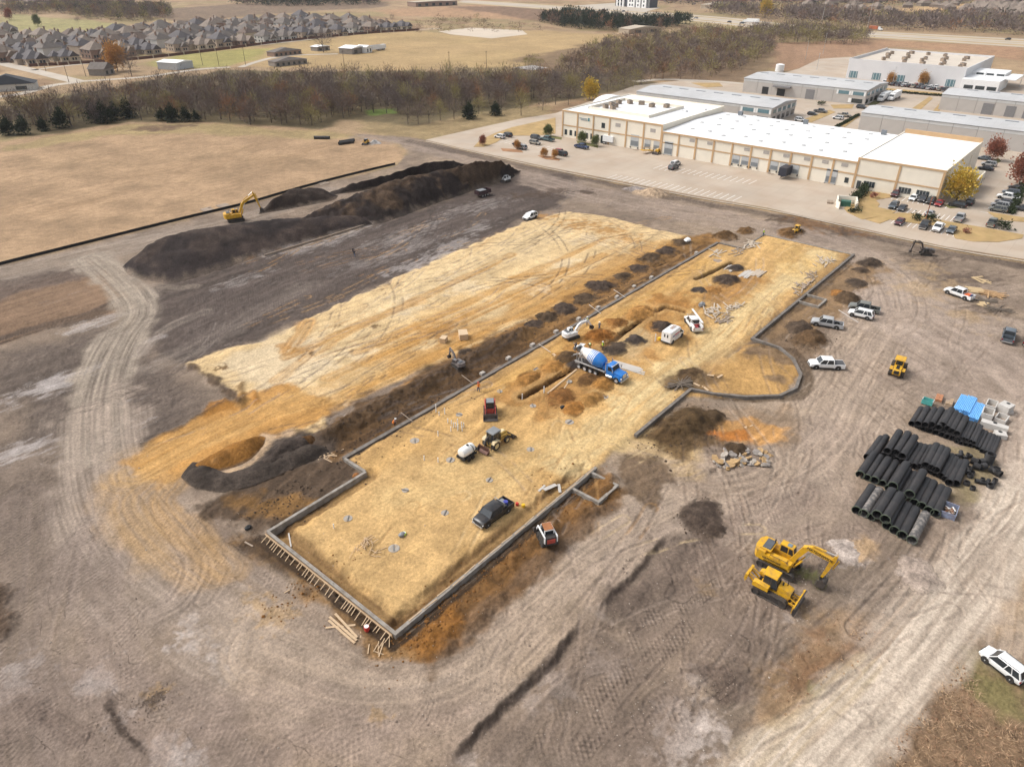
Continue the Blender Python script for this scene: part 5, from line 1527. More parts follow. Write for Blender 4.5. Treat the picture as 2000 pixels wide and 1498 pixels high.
# ------------------------------------------------------------------ excavators
def excavator(label, yel=YEL, s=1.0, boom=None, text=None, cat="excavator", dark=False, tr_w=.6, name="excavator"):
    """Tracked excavator, boom along +x. boom: list of side-view points foot, knee, tip, bucket pin."""
    t = thing(name, label, cat)
    for y in (-1.25, 1.25):
        crawler(t, -2.2, 2.2, y, tr_w, .92)
    MB().box((0, 0, .6), (2.2, 1.9, .5)).cyl((0, 0, .85), (0, 0, 1.1), .75, n=16).obj("undercarriage", MDK, t)
    hs = MB()
    # deck, counterweight with rounded tail, side boxes
    hs.prism([(-2.75, -1.0), (-2.9, -.6), (-2.9, .6), (-2.75, 1.0), (-2.45, 1.38), (-1.5, 1.42), (-1.5, -1.42), (-2.45, -1.38)], 1.1, 2.35, 0, 'z')
    hs.prism([(-1.5, -1.42), (1.4, -1.42), (1.55, -1.2), (1.55, -.5), (-1.5, -.5)], 1.15, 2.05, 0, 'z')
    hs.prism([(-1.5, .45), (1.0, .45), (1.0, 1.42), (-1.5, 1.42)], 1.15, 1.95, 0, 'z')
    hs.box((0, 0, 1.22), (3.1, 2.84, .22), 0)
    hs.prism([(-2.3, -1.05), (-1.0, -1.05), (-1.0, 1.05), (-2.3, 1.05)], 2.352, 2.5, 0, 'z')
    hs.box((.2, -1.0, 2.12), (1.6, .7, .14), 0)
    for x in (-.9, .2, 1.2):
        hs.beam((x, -1.38, 2.05), (x, -1.38, 2.35), .04, .04, 1)
    hs.beam((-.9, -1.38, 2.35), (1.2, -1.38, 2.35), .04, .04, 1)
    hs.obj("house", [yel, MDK], t, True)
    MB().box((-1.62, .05, 2.56), (1.0, 1.75, .16), 0, 0, (.9, .92)).obj("engine_hood", mat("hood_grey", (.09, .095, .105), .6, 0, .15, 2), t)
    MB().cyl((-1.2, .75, 2.4), (-1.2, .75, 2.95), .07, n=10).obj("exhaust_pipe", BLK, t)
    cb = MB()
    cb.prism([(-.55, 1.2), (1.15, 1.2), (1.25, 2.0), (1.0, 2.9), (-.55, 2.95)], .5, 1.42, 0)
    cab = cb.obj("cab", yel, t)
    w = MB()
    w.prism([(-.4, 1.98), (.45, 1.98), (.4, 2.8), (-.4, 2.82)], .485, 1.435, 0)
    w.prism([(.55, 1.5), (1.08, 1.5), (1.14, 2.0), (.94, 2.76), (.55, 2.79)], .485, 1.435, 0)
    w.prism([(1.13, 1.45), (1.165, 1.45), (1.268, 2.0), (1.03, 2.8), (.99, 2.8), (1.22, 2.0)], .58, 1.34, 0)
    w.obj("window", GLS, cab)
    MB().box((.45, .96, 2.95), (.5, .6, .04)).obj("roof_hatch", GLS_B, cab)
    F_, K, T, B_ = boom or [(1.2, 1.75), (2.5, 4.75), (5.45, 4.4), (4.75, 1.4)]
    def plate(pts, wd):
        return MB().prism(pts, -wd / 2, wd / 2, 0)
    def thick(p, q, a, b):
        d = Vector((q[0] - p[0], q[1] - p[1])).normalized()
        n = Vector((-d.y, d.x))
        return [(p[0] - n.x * a, p[1] - n.y * a), (q[0] - n.x * b, q[1] - n.y * b), (q[0] + n.x * b, q[1] + n.y * b), (p[0] + n.x * a, p[1] + n.y * a)]
    # boom: one bent box section
    d1 = Vector((K[0] - F_[0], K[1] - F_[1])).normalized()
    d2 = Vector((T[0] - K[0], T[1] - K[1])).normalized()
    n1, n2 = Vector((-d1.y, d1.x)), Vector((-d2.y, d2.x))
    nm = (n1 + n2).normalized()
    kk = .42
    pts = [(F_[0] - n1.x * .22, F_[1] - n1.y * .22), (K[0] - nm.x * kk, K[1] - nm.y * kk), (T[0] - n2.x * .2, T[1] - n2.y * .2), (T[0] + n2.x * .2, T[1] + n2.y * .2), (K[0] + n2.x * kk * .8 + d2.x * .4, K[1] + n2.y * kk * .8 + d2.y * .4), (K[0] + n1.x * kk * .8 - d1.x * .4, K[1] + n1.y * kk * .8 - d1.y * .4), (F_[0] + n1.x * .22, F_[1] + n1.y * .22)]
    bo = plate(pts, .5).obj("boom", yel, t)
    if text:
        c = Vector((K[0], K[1])) + (Vector((T[0], T[1])) - Vector((K[0], K[1]))) * .50
        letters(text, .46, mat("black_print", (.015, .015, .015), .6), bo, basis((c.x, -.254, c.y), (d2.x, 0, d2.y), (-d2.y, 0, d2.x)))
        letters("NATIONWIDE", .34, mat("black_print", (.015, .015, .015), .6), t, basis((-.6, -1.427, 1.6), (1, 0, 0), (0, 0, 1)), "side_lettering")
    # arm, hydraulics, bucket
    da = Vector((B_[0] - T[0], B_[1] - T[1])).normalized()
    A0 = (T[0] - da.x * .9, T[1] - da.y * .9)
    na = Vector((-da.y, da.x))
    ar = [(A0[0] - na.x * .1, A0[1] - na.y * .1), (T[0] - na.x * .32, T[1] - na.y * .32), (B_[0] - na.x * .13, B_[1] - na.y * .13), (B_[0] + na.x * .13, B_[1] + na.y * .13), (T[0] + na.x * .26, T[1] + na.y * .26), (A0[0] + na.x * .1, A0[1] + na.y * .1)]
    am = plate(ar, .36).obj("arm", yel, t)
    hy = MB()
    for y in (-.38, .38):
        m_ = ((F_[0] + .5 + K[0] + d2.x * .7) / 2, (F_[1] - .5 + K[1] - .3 + d2.y * .7) / 2)
        hy.cyl((F_[0] + .5, y, F_[1] - .5), (m_[0], y, m_[1]), .11, n=10, mi=0)
        hy.cyl((m_[0], y, m_[1]), (K[0] + d2.x * .7, y, K[1] - .3 + d2.y * .7), .06, n=8, mi=1)
    s0 = (K[0] + n2.x * .5 + d2.x * .5, K[1] + n2.y * .5 + d2.y * .5)
    s1 = (s0[0] + (A0[0] - s0[0]) * .55, s0[1] + (A0[1] - s0[1]) * .55)
    hy.cyl((s0[0], 0, s0[1]), (s1[0], 0, s1[1]), .11, n=10, mi=0)
    hy.cyl((s1[0], 0, s1[1]), (A0[0], 0, A0[1]), .06, n=8, mi=1)
    e0 = (T[0] + na.x * .45 - da.x * .4, T[1] + na.y * .45 - da.y * .4)
    e1 = (B_[0] + na.x * .35 - da.x * .5, B_[1] + na.y * .35 - da.y * .5)
    hy.cyl((e0[0], 0, e0[1]), ((e0[0] + e1[0]) / 2, 0, (e0[1] + e1[1]) / 2), .09, n=10, mi=0)
    hy.cyl(((e0[0] + e1[0]) / 2, 0, (e0[1] + e1[1]) / 2), (e1[0], 0, e1[1]), .05, n=8, mi=1)
    hy.obj("hydraulic_cylinder", [yel, CHR], t)
    bk = MB()
    bx, bz = B_
    R_ = .62
    arc = [(bx + .1 + R_ * math.cos(a), bz - .55 + R_ * math.sin(a)) for a in [PI * (.45 - .16 * i) for i in range(8)]]
    arc_in = [(bx + .1 + (R_ - .07) * math.cos(a), bz - .55 + (R_ - .07) * math.sin(a)) for a in [PI * (.45 - .16 * i) for i in range(8)]]
    bk.prism(arc + arc_in[::-1], -.55, .55, 0)
    for y in (-.55, .55):
        bk.prism(arc + [(bx - .2, bz - .2)], y - .03, y + .03, 0)
    for y in (-.42, -.14, .14, .42):
        e = arc[-1]
        bk.box((e[0] - .12, y, e[1] + .02), (.26, .1, .07), 0)
    bk.prism([(bx - .25, bz - .12), (bx + .3, bz - .1), (bx + .2, bz + .2), (bx - .1, bz + .2)], -.18, .18, 0)
    bk.obj("bucket", BKT, t)
    if s != 1.0:
        t.scale = (s, s, s)
    return t

ex = excavator("large yellow excavator with black boom lettering, beside the bulldozer", text="NATIONWIDE")
ex.location = (66.55, 15.0, 0.02)
ex.rotation_euler = (0, 0, -PI / 2)
_e = excavator("yellow excavator with raised arm working between the black stockpiles", boom=[(1.2, 1.75), (2.6, 4.6), (5.9, 6.4), (7.0, 2.6)])
a, b = g(455, 428), g(492, 423)
_e.location = (*g(461, 432), .1)
_e.rotation_euler = (0, 0, math.atan2(b[1] - a[1], b[0] - a[0]))

# ------------------------------------------------------------------ bulldozer
def bulldozer():
    t = thing("bulldozer", "yellow bulldozer with rear ripper and angled dark blade", "bulldozer", (61.9, 13.75, .02), -PI / 2)
    for y in (-1.0, 1.0):
        crawler(t, -2.1, 1.9, y, .62, 1.02)
    b = MB()
    b.box((.1, 0, .8), (3.4, 1.2, .6))
    b.prism([(.45, 1.1), (1.95, 1.1), (1.95, 1.75), (1.7, 1.95), (.45, 2.1)], -.58, .58, 0)
    b.obj("body", YEL, t, True)
    MB().box((1.96, 0, 1.45), (.06, .9, .6)).obj("radiator_grille", BLK, t)
    MB().cyl((1.2, .35, 2.0), (1.2, .35, 2.75), .06, n=8).cyl((.8, .0, 2.0), (.8, .0, 2.45), .1, n=8).obj("exhaust_pipe", BLK, t)
    for y in (-1, 1):
        MB().prism([(-2.15, 1.18), (-.35, 1.18), (-.35, 1.72), (-1.9, 1.85), (-2.15, 1.7)], y * .98 - .32, y * .98 + .32, 0).obj("fender_tank", YEL, t, True)
    c = MB().prism([(-1.25, 1.4), (.35, 1.4), (.4, 1.9), (.1, 2.95), (-1.2, 2.95)], -.66, .66, 0).obj("cab", MDK, t)
    g_ = MB()
    g_.prism([(-1.1, 1.95), (-.45, 1.95), (-.45, 2.85), (-1.08, 2.85)], -.675, .675)
    g_.prism([(-.35, 1.5), (.25, 1.5), (.3, 1.9), (.02, 2.85), (-.35, 2.85)], -.675, .675)
    g_.prism([(.36, 1.5), (.375, 1.5), (.42, 1.9), (.14, 2.85), (.11, 2.85)], -.56, .56)
    g_.obj("window", GLS, c)
    MB().box((-.6, 0, 3.02), (1.7, 1.5, .12), 0, 0, (.94, .92)).obj("roof", YEL, c, True)
    # blade with push frame
    bl = MB()
    prof = [(3.05, .1), (2.85, .35), (2.78, .75), (2.88, 1.15), (3.05, 1.35)]
    bl.prism(prof + [(x - .08, z) for x, z in prof[::-1]], -1.75, 1.75, 0)
    o = bl.obj("blade", BKT, t, True)
    o2 = MB().box((2.74, 0, .75), (.1, 3.3, .16)).box((2.8, 0, 1.28), (.14, 3.4, .12))
    for y in (-1.6, 1.6, -.5, .5):
        o2.box((2.72, y, .8), (.16, .1, .9))
    o2.obj("blade_back", YEL, o)
    p = MB()
    for y in (-.62, .62):
        p.beam((1.0, y, .55), (2.75, y * 1.0, .5), .16, .22)
        p.beam((1.7, y * .7, 1.3), (2.75, y * .9, .95), .1, .1)
    p.beam((2.2, -.62, .52), (2.2, .62, .52), .2, .2)
    p.obj("push_frame", YEL, t)
    r = MB()
    for y in (-.5, .5):
        r.beam((-2.0, y, .9), (-3.0, y, 1.6), .14, .18)
        r.beam((-2.0, y, 1.5), (-3.0, y, 2.0), .12, .12)
    r.box((-3.05, 0, 1.75), (.3, 1.9, .34))
    for y in (-.8, 0, .8):
        r.prism([(-3.2, 1.9), (-2.95, 1.9), (-2.95, 1.2), (-3.15, .75), (-3.3, 1.2)], y - .06, y + .06)
    r.obj("ripper", YEL, t)
    return t
bulldozer()

# ------------------------------------------------------------------ concrete mixer truck
def mixer():
    t = thing("concrete_mixer_truck", "blue concrete mixer truck with blue and white striped drum", "mixer truck", (90.0, 56.2, .3), -PI / 2)
    BL = mat("mixer_blue", (.015, .17, .52), .32, 0, .06, 1.2, dirt=(*alb(176, 146, 104), .2))
    WD = mat("mixer_white", (.74, .73, .7), .4, 0, .06, 1.2, dirt=(*alb(190, 160, 120), .3))
    AL = mat("mixer_grey", (.42, .41, .4), .5, .3, .1, 1.5, dirt=(*alb(180, 160, 136), .5))
    MB().box((-.9, 0, .85), (9.2, .9, .3)).box((-1.6, 0, 1.15), (6.6, 1.1, .3)).obj("chassis", MDK, t)
    h = MB()
    rg = lambda x, w, z0, z1: [(x, -w, z0), (x, -w, z1 - .2), (x, -w * .7, z1), (x, w * .7, z1), (x, w, z1 - .2), (x, w, z0)]
    h.loft([rg(2.75, .98, .95, 2.05), rg(3.7, .92, .9, 1.9), rg(4.45, .82, .85, 1.72)])
    h.obj("engine_hood", BL, t, True)
    for y in (-1, 1):
        MB().prism([(2.95, .95), (3.0, 1.25), (3.35, 1.5), (3.95, 1.5), (4.35, 1.2), (4.5, .8), (4.3, .7), (4.1, 1.1), (3.8, 1.25), (3.4, 1.2), (3.2, .95)], y * 1.05 - .22, y * 1.05 + .22).obj("fender", BL, t, True)
        MB().box((4.42, y * .92, 1.05), (.2, .32, .24)).obj("headlight", LMP, t)
        MB().box((2.9, y * 1.35, 2.15), (.1, .16, .5)).beam((2.6, y * 1.1, 2.3), (2.9, y * 1.35, 2.3), .04, .04).obj("mirror", CHR, t)
        MB().cyl((1.5, y * 1.0, .8), (2.7, y * 1.0, .8), .3, n=12).obj("fuel_tank", CHR, t)
        MB().box((-1.9, y * 1.12, 1.42), (6.2, .3, .12)).obj("side_platform", AL, t)
    MB().box((4.48, 0, 1.3), (.08, 1.1, .8)).obj("grille", CHR, t)
    MB().box((4.62, 0, .68), (.22, 2.3, .32)).obj("bumper", CHR, t)
    c = MB()
    c.prism([(1.45, .95), (2.85, .95), (2.85, 1.95), (2.5, 2.75), (1.55, 2.8), (1.45, 2.6)], -1.05, 1.05)
    cab = c.obj("cab", BL, t, True)
    MB().box((1.98, 0, 2.84), (1.0, 1.8, .1), 0, 0, (.88, .88)).box((2.45, 0, 2.78), (.25, 1.9, .06), 1).obj("roof_cap", [BL, WD], cab, True)
    MB().add([(2.865, -.88, 2.0), (2.865, .88, 2.0), (2.56, .8, 2.66), (2.56, -.8, 2.66), (2.8, -.88, 2.0), (2.8, .88, 2.0), (2.5, .8, 2.66), (2.5, -.8, 2.66)], [(0, 1, 2, 3), (7, 6, 5, 4), (0, 4, 5, 1), (1, 5, 6, 2), (2, 6, 7, 3), (3, 7, 4, 0)]).obj("windshield", GLS, cab)
    MB().prism([(1.75, 1.9), (2.68, 1.9), (2.42, 2.6), (1.75, 2.62)], -1.06, 1.06).obj("side_window", GLS, cab)
    MB().cyl((1.3, -1.0, 1.0), (1.3, -1.0, 3.2), .07, n=8).cyl((1.3, 1.0, 1.0), (1.3, 1.0, 3.2), .07, n=8).obj("exhaust_stack", CHR, t)
    MB().cyl((1.0, -.6, 1.85), (1.0, .6, 1.85), .45, n=14).obj("water_tank", BL, t, True)
    MB().box((.55, 0, 1.75), (.5, .9, .9)).obj("drum_drive", BL, t)
    # drum: lathe with stripes, axis tilted
    p0, p1 = Vector((.55, 0, 2.15)), Vector((-4.35, 0, 3.35))
    L_ = (p1 - p0).length
    ax = (p1 - p0).normalized()
    prof, mi = [], []
    for u, r in ((0, .35), (.02, .8), (.08, 1.0), (.2, 1.2), (.34, 1.3), (.375, 1.3), (.40, 1.295), (.435, 1.285), (.465, 1.27), (.50, 1.24), (.53, 1.21), (.56, 1.18), (.59, 1.14), (.62, 1.1), (.65, 1.06), (.8, .82), (.95, .56), (.97, .58), (1.0, .56)):
        prof.append((u * L_, r))
    cols = [1, 1, 1, 1, 1, 0, 1, 0, 1, 0, 1, 0, 1, 0, 0, 0, 0, 0]
    d = MB().lathe(prof, p0, ax, 28, [0 if q == 0 else 1 for q in cols])
    d.obj("drum", [WD, BL], t, True)
    # rear pedestal, hopper, chutes
    r = MB()
    for y in (-.75, .75):
        r.beam((-3.6, y, 1.2), (-4.2, y, 2.9), .16, .16)
        r.beam((-4.6, y, 1.2), (-4.2, y, 2.9), .12, .12)
        r.beam((-4.7, y * 1.2, .9), (-4.9, y * 1.0, 3.2), .07, .07)
    r.box((-4.1, 0, 2.75), (.5, 1.7, .2))
    r.box((-4.5, 0, 1.05), (.9, 2.2, .12))
    r.obj("rear_pedestal", AL, t)
    q = MB()
    q.add([(-4.3, -.55, 3.5), (-5.0, -.6, 3.65), (-5.0, .6, 3.65), (-4.3, .55, 3.5), (-4.6, -.25, 2.75), (-4.95, -.25, 2.75), (-4.95, .25, 2.75), (-4.6, .25, 2.75)], [(0, 1, 5, 4), (1, 2, 6, 5), (2, 3, 7, 6), (3, 0, 4, 7), (7, 6, 5, 4)])
    q.obj("hopper", GRY, t)
    ch = MB()
    for k in range(5):
        a0, a1 = PI * (1 + k / 5), PI * (1 + (k + 1) / 5)
        ch.add([(-4.9, .3 * math.cos(a0), 2.5 + .3 * math.sin(a0)), (-4.9, .3 * math.cos(a1), 2.5 + .3 * math.sin(a1)), (-6.4, .3 * math.cos(a1), 1.5 + .3 * math.sin(a1)), (-6.4, .3 * math.cos(a0), 1.5 + .3 * math.sin(a0))], [(0, 1, 2, 3)])
    ch.obj("chute", AL, t)
    for y in (-1, 1):
        wheel(t, 3.6, y * 1.0, .53, .34)
        for x in (-.6, -1.7, -2.85, -4.1):
            wheel(t, x, y * .98, .5 if x != -.6 else .46, .5)
    return t
mixer()

# ------------------------------------------------------------------ vans and trades trucks
def box_van():
    t = thing("service_van", "white high roof service van with red and blue side graphics", "van")
    b = MB()
    sec = lambda x, w, z0, z1: [(x, -w * .97, z0), (x, -w, z0 + .2), (x, -w, z1 - .45), (x, -w * .86, z1 - .1), (x, -w * .5, z1), (x, w * .5, z1), (x, w * .86, z1 - .1), (x, w, z1 - .45), (x, w, z0 + .2), (x, w * .97, z0)]
    b.loft([sec(-2.75, .95, .45, 2.5), sec(-2.6, 1.03, .4, 2.65), sec(.6, 1.03, .4, 2.65), sec(1.1, 1.02, .4, 2.45), sec(1.75, .98, .42, 1.5), sec(2.5, .92, .45, 1.25), sec(2.75, .8, .5, 1.0)])
    for s in (-1, 1):
        for x in (-1.75, 1.75):
            b.cyl((x, s * .85, .4), (x, s * 1.035, .4), .46, n=16, mi=1)
        b.box((1.35, s * 1.15, 1.55), (.15, .2, .3), 1)
    b.box((-2.8, 0, .45), (.15, 1.9, .18), 1)
    b.box((2.76, 0, .75), (.06, 1.1, .22), 1)
    b.obj("body", [WHT, BLK], t, True)
    MB().add([(1.17, -.84, 2.28), (1.17, .84, 2.28), (1.74, .86, 1.56), (1.74, -.86, 1.56), (1.1, -.84, 2.2), (1.1, .84, 2.2), (1.68, .86, 1.5), (1.68, -.86, 1.5)], [(0, 1, 2, 3), (7, 6, 5, 4), (0, 4, 5, 1), (1, 5, 6, 2), (2, 6, 7, 3), (3, 7, 4, 0)]).obj("windshield", GLS, t)
    MB().prism([(.6, 1.45), (1.5, 1.45), (1.15, 2.0), (.6, 2.05)], -1.04, 1.04).obj("side_window", GLS, t)
    for y in (-.3, .3):
        MB().box((-2.74, y, 1.75), (.06, .26, .62)).obj("rear_window", GLS, t)
    # printed side panel
    bp, rp = mat("print_blue", (.05, .05, .22), .5), mat("print_red", (.42, .08, .12), .5)
    g_ = MB()
    for s in (-1, 1):
        for i in range(5):
            g_.box((-2.05 + i * .17, s * 1.034, 1.55 + .12 * (i % 2)), (.1, .012, .5 - .1 * (i % 3)), 0)
        g_.box((-.4, s * 1.034, 1.72), (1.7, .012, .32), 1)
        g_.box((-.3, s * 1.034, 1.3), (1.5, .012, .12), 0)
    g_.obj("side_graphics", [bp, rp], t)
    l = MB()
    for y in (-.32, .12):
        l.beam((-1.4, y, 2.76), (.3, y, 2.76), .06, .06)
    for k in range(7):
        l.beam((-1.3 + k * .25, -.32, 2.76), (-1.3 + k * .25, .12, 2.76), .04, .04)
    l.obj("roof_ladder", mat("ladder_orange", (.35, .22, .16), .6), t)
    for s in (-1, 1):
        MB().box((2.6, s * .72, .95), (.2, .28, .2)).obj("headlight", LMP, t)
        for x in (-1.75, 1.75):
            wheel(t, x, s * .92, .37)
    return t
place(box_van(), (1331, 652), (1294, 679))
ut = place(car("pickup", "white", "white trades pickup with ladder rack and red tools in bed", "pickup"), (1342, 626), (1364, 656))
q = MB()
for s in (-.92, .92):
    q.beam((-2.8, s, 1.95), (1.6, s, 2.05), .07, .07)
    for x in (-2.7, -.8):
        q.beam((x, s, 1.1), (x, s, 1.97), .06, .06)
for x in (-2.7, -.8, 1.4):
    q.beam((x, -.92, 1.98), (x, .92, 1.98), .06, .06)
q.obj("ladder_rack", CHR, ut)
MB().beam((-2.7, -.75, 2.1), (3.3, -.75, 2.2), .34, .1).obj("ladder", WHT, ut)
MB().box((-1.9, .3, .9), (1.6, .8, .45)).box((-1.2, -.4, .95), (.6, .5, .5)).obj("red_tools", mat("tool_red", (.3, .04, .04), .5), ut)
MB().box((-1.9, .84, 1.2), (2.0, .28, .5)).box((-1.9, -.84, 1.2), (2.0, .28, .5)).obj("side_boxes", WHT, ut)

# ------------------------------------------------------------------ backhoe loader
def backhoe(label, yel=YEL2, wide_bucket=True):
    t = thing("backhoe_loader", label, "backhoe")
    b = MB()
    b.box((.5, 0, .75), (3.4, .8, .5))
    b.prism([(.75, .95), (2.35, .95), (2.35, 1.55), (2.1, 1.75), (.75, 1.85)], -.42, .42)
    b.obj("body", yel, t, True)
    MB().box((1.45, 0, 1.82), (1.2, .62, .1), 0, 0, (.85, .85)).obj("hood_top", mat("faded_cream", (.62, .5, .3), .6), t)
    c = MB()
    for x, y in ((-.95, -.7), (-.95, .7), (.6, -.7), (.6, .7)):
        c.beam((x, y, 1.1), (x * .9, y * .92, 2.65), .09, .09)
    c.box((-.2, 0, 1.05), (1.6, 1.3, .15))
    cab = c.obj("cab_frame", MDK, t)
    MB().box((-.2, 0, 2.72), (1.75, 1.55, .14), 0, 0, (.92, .92)).obj("roof", GRY, cab)
    MB().box((-.2, .0, 1.85), (1.36, 1.2, 1.35)).obj("window", GLS, cab)
    for s in (-1, 1):
        MB().prism([(-1.45, 1.25), (-1.2, 1.6), (-.2, 1.6), (.1, 1.2), (-.1, 1.15), (-.35, 1.45), (-1.1, 1.45), (-1.3, 1.2)], s * .95 - .28, s * .95 + .28).obj("fender", mat("faded_cream", (.62, .5, .3), .6), t, True)
        wheel(t, -.7, s * .95, .72, .46, mat("rim_cream", (.6, .48, .25), .5))
        wheel(t, 1.75, s * .85, .5, .36, mat("rim_cream", (.6, .48, .25), .5))
    l = MB()
    for s in (-.62, .62):
        l.beam((.7, s, 1.5), (1.9, s, 1.35), .14, .2)
        l.beam((1.9, s, 1.35), (2.9, s, .6), .14, .2)
        l.cyl((.9, s, .95), (2.2, s, 1.1), .06, n=8)
    l.obj("loader_arm", yel, t)
    k = MB()
    k.prism([(2.95, .9), (2.85, .15), (3.05, .05), (3.75, .1), (3.75, .16), (3.1, .18), (3.02, .8)], -1.1, 1.1)
    for y in (-1.1, 1.1):
        k.prism([(2.95, .9), (2.85, .1), (3.75, .1), (3.3, .6)], y - .03, y + .03)
    k.obj("loader_bucket", BKT, t)
    r = MB()
    r.beam((-1.2, 0, .8), (-1.5, 0, 2.2), .2, .3)
    r.beam((-1.5, 0, 2.2), (-2.3, 0, 1.3), .18, .22)
    for y in (-.7, .7):
        r.beam((-1.2, y * .7, .9), (-1.5, y, .15), .1, .14)
    r.obj("backhoe_arm", MDK, t)
    q = MB()
    w = 1.05 if wide_bucket else .35
    q.prism([(-2.2, 1.0), (-2.2, .25), (-2.6, .12), (-2.9, .3), (-2.75, .35), (-2.58, .25), (-2.3, .4), (-2.28, 1.0)], -w, w)
    for y in (-w, w):
        q.prism([(-2.2, .9), (-2.2, .25), (-2.6, .12), (-2.9, .3)], y - .03, y + .03)
    q.obj("backhoe_bucket", mat("rusty_bucket", (.12, .06, .045), .6, .3, .2, 2), t)
    return t
place(backhoe("faded yellow backhoe loader hitched toward the water tank trailer"), (993, 855), (938, 891))

def tank_trailer():
    t = thing("water_tank_trailer", "white water tank trailer behind the faded yellow backhoe", "tank trailer")
    MB().box((0, 0, .55), (2.7, 1.5, .14)).beam((1.3, 0, .55), (2.5, 0, .5), .14, .14).beam((1.3, .6, .55), (2.3, 0, .5), .1, .1).beam((1.3, -.6, .55), (2.3, 0, .5), .1, .1).obj("frame", BLK, t)
    MB().lathe([(-1.25, .01), (-1.25, .45), (-1.15, .66), (-.9, .74), (-.3, .76), (-.28, .73), (-.2, .73), (-.18, .76), (.4, .76), (.42, .73), (.5, .73), (.52, .76), (.95, .74), (1.15, .64), (1.25, .4), (1.25, .01)], (0, 0, 1.38), (1, 0, 0), 22).obj("tank", mat("tank_white", (.76, .75, .72), .45, 0, .05), t, True)
    MB().cyl((.2, 0, 2.08), (.2, 0, 2.22), .2, n=12).obj("lid", BLK, t)
    MB().box((1.5, 0, .9), (.4, .7, .55)).obj("pump", MDK, t)
    MB().prism([(-1.35, .5), (-1.3, .95), (-1.2, .95), (-1.22, .5)], -.78, .78).obj("tail_board", BLK, t)
    h = MB()
    P_ = [(.55, -.2, 2.15), (.6, -.65, 1.95), (.65, -.85, 1.4), (.8, -.85, .9)]
    for a, b in zip(P_, P_[1:]):
        h.cyl(a, b, .05, n=8)
    h.obj("hose", BLK, t)
    for s in (-1, 1):
        for x in (-.45, .35):
            wheel(t, x, s * .86, .34, .22, BLK)
        MB().box((-.05, s * .86, .74), (1.7, .26, .06)).obj("fender", BLK, t)
    return t
place(tank_trailer(), (925, 889), (899, 906))

def skid_steer(label, body, front="bucket", name="skid_steer"):
    t = thing(name, label, "skid steer")
    for s in (-.72, .72):
        crawler(t, -1.25, .95, s, .38, .72, RUB, False)
    b = MB()
    b.box((-.35, 0, .75), (2.0, 1.05, .7))
    b.prism([(-1.45, .6), (-.75, .6), (-.75, 1.5), (-1.35, 1.45)], -.62, .62)
    b.obj("body", body, t, True)
    c = MB()
    for x, y in ((-.75, -.5), (-.75, .5), (.55, -.5), (.55, .5)):
        c.beam((x, y, 1.0), (x * (.95 if x < 0 else .75), y, 1.98), .1, .1)
    c.beam((-.72, -.5, 1.98), (-.72, .5, 1.98), .1, .1).beam((.42, -.5, 1.98), (.42, .5, 1.98), .1, .1)
    cab = c.obj("cab_frame", BLK if body is not WHT else WHT, t)
    MB().box((-.15, 0, 2.03), (1.15, 1.0, .06)).obj("roof", GRY, cab)
    MB().box((-.1, 0, 1.45), (1.15, .86, .95)).obj("window", GLS, cab)
    l = MB()
    for s in (-.68, .68):
        l.beam((-1.3, s, 1.55), (.9, s, 1.35), .13, .17)
        l.beam((.9, s, 1.38), (1.35, s, .5), .13, .17)
        l.beam((-1.3, s, .8), (-1.3, s, 1.6), .13, .2)
    l.obj("lift_arm", body, t)
    k = MB()
    k.prism([(1.35, .8), (1.25, .15), (1.45, .06), (2.1, .1), (2.1, .15), (1.5, .16), (1.42, .75)], -.95, .95)
    for y in (-.95, .95):
        k.prism([(1.35, .75), (1.25, .1), (2.1, .1), (1.6, .55)], y - .03, y + .03)
    k.obj("bucket", BKT, t)
    MB().box((-1.42, 0, 1.02), (.08, .9, .5)).obj("rear_door", mat("loader_red", (.42, .07, .05), .45), t)
    return t
REDM = mat("loader_red", (.42, .07, .05), .45)
sk = skid_steer("red compact track loader facing the camera on the orange pad", REDM)
sk.scale = (1.15,) * 3
place(sk, (958, 823), (957, 799))
sk2 = skid_steer("white and red skid steer outside the near side beam", WHT)
for c_ in sk2.children_recursive:
    if c_.name.startswith("body"):
        repaint(c_, MDK)
    if c_.name.startswith("roof"):
        repaint(c_, mat("dusty_orange", alb(186, 122, 76), .7, 0, .2, 3))
sk2.scale = (1.15,) * 3
place(sk2, (1061, 1045), (1074, 1072))
sk3 = skid_steer("white skid steer at the tip of the tallest stockpile", WHT)
place(sk3, (984, 357), (993, 354))

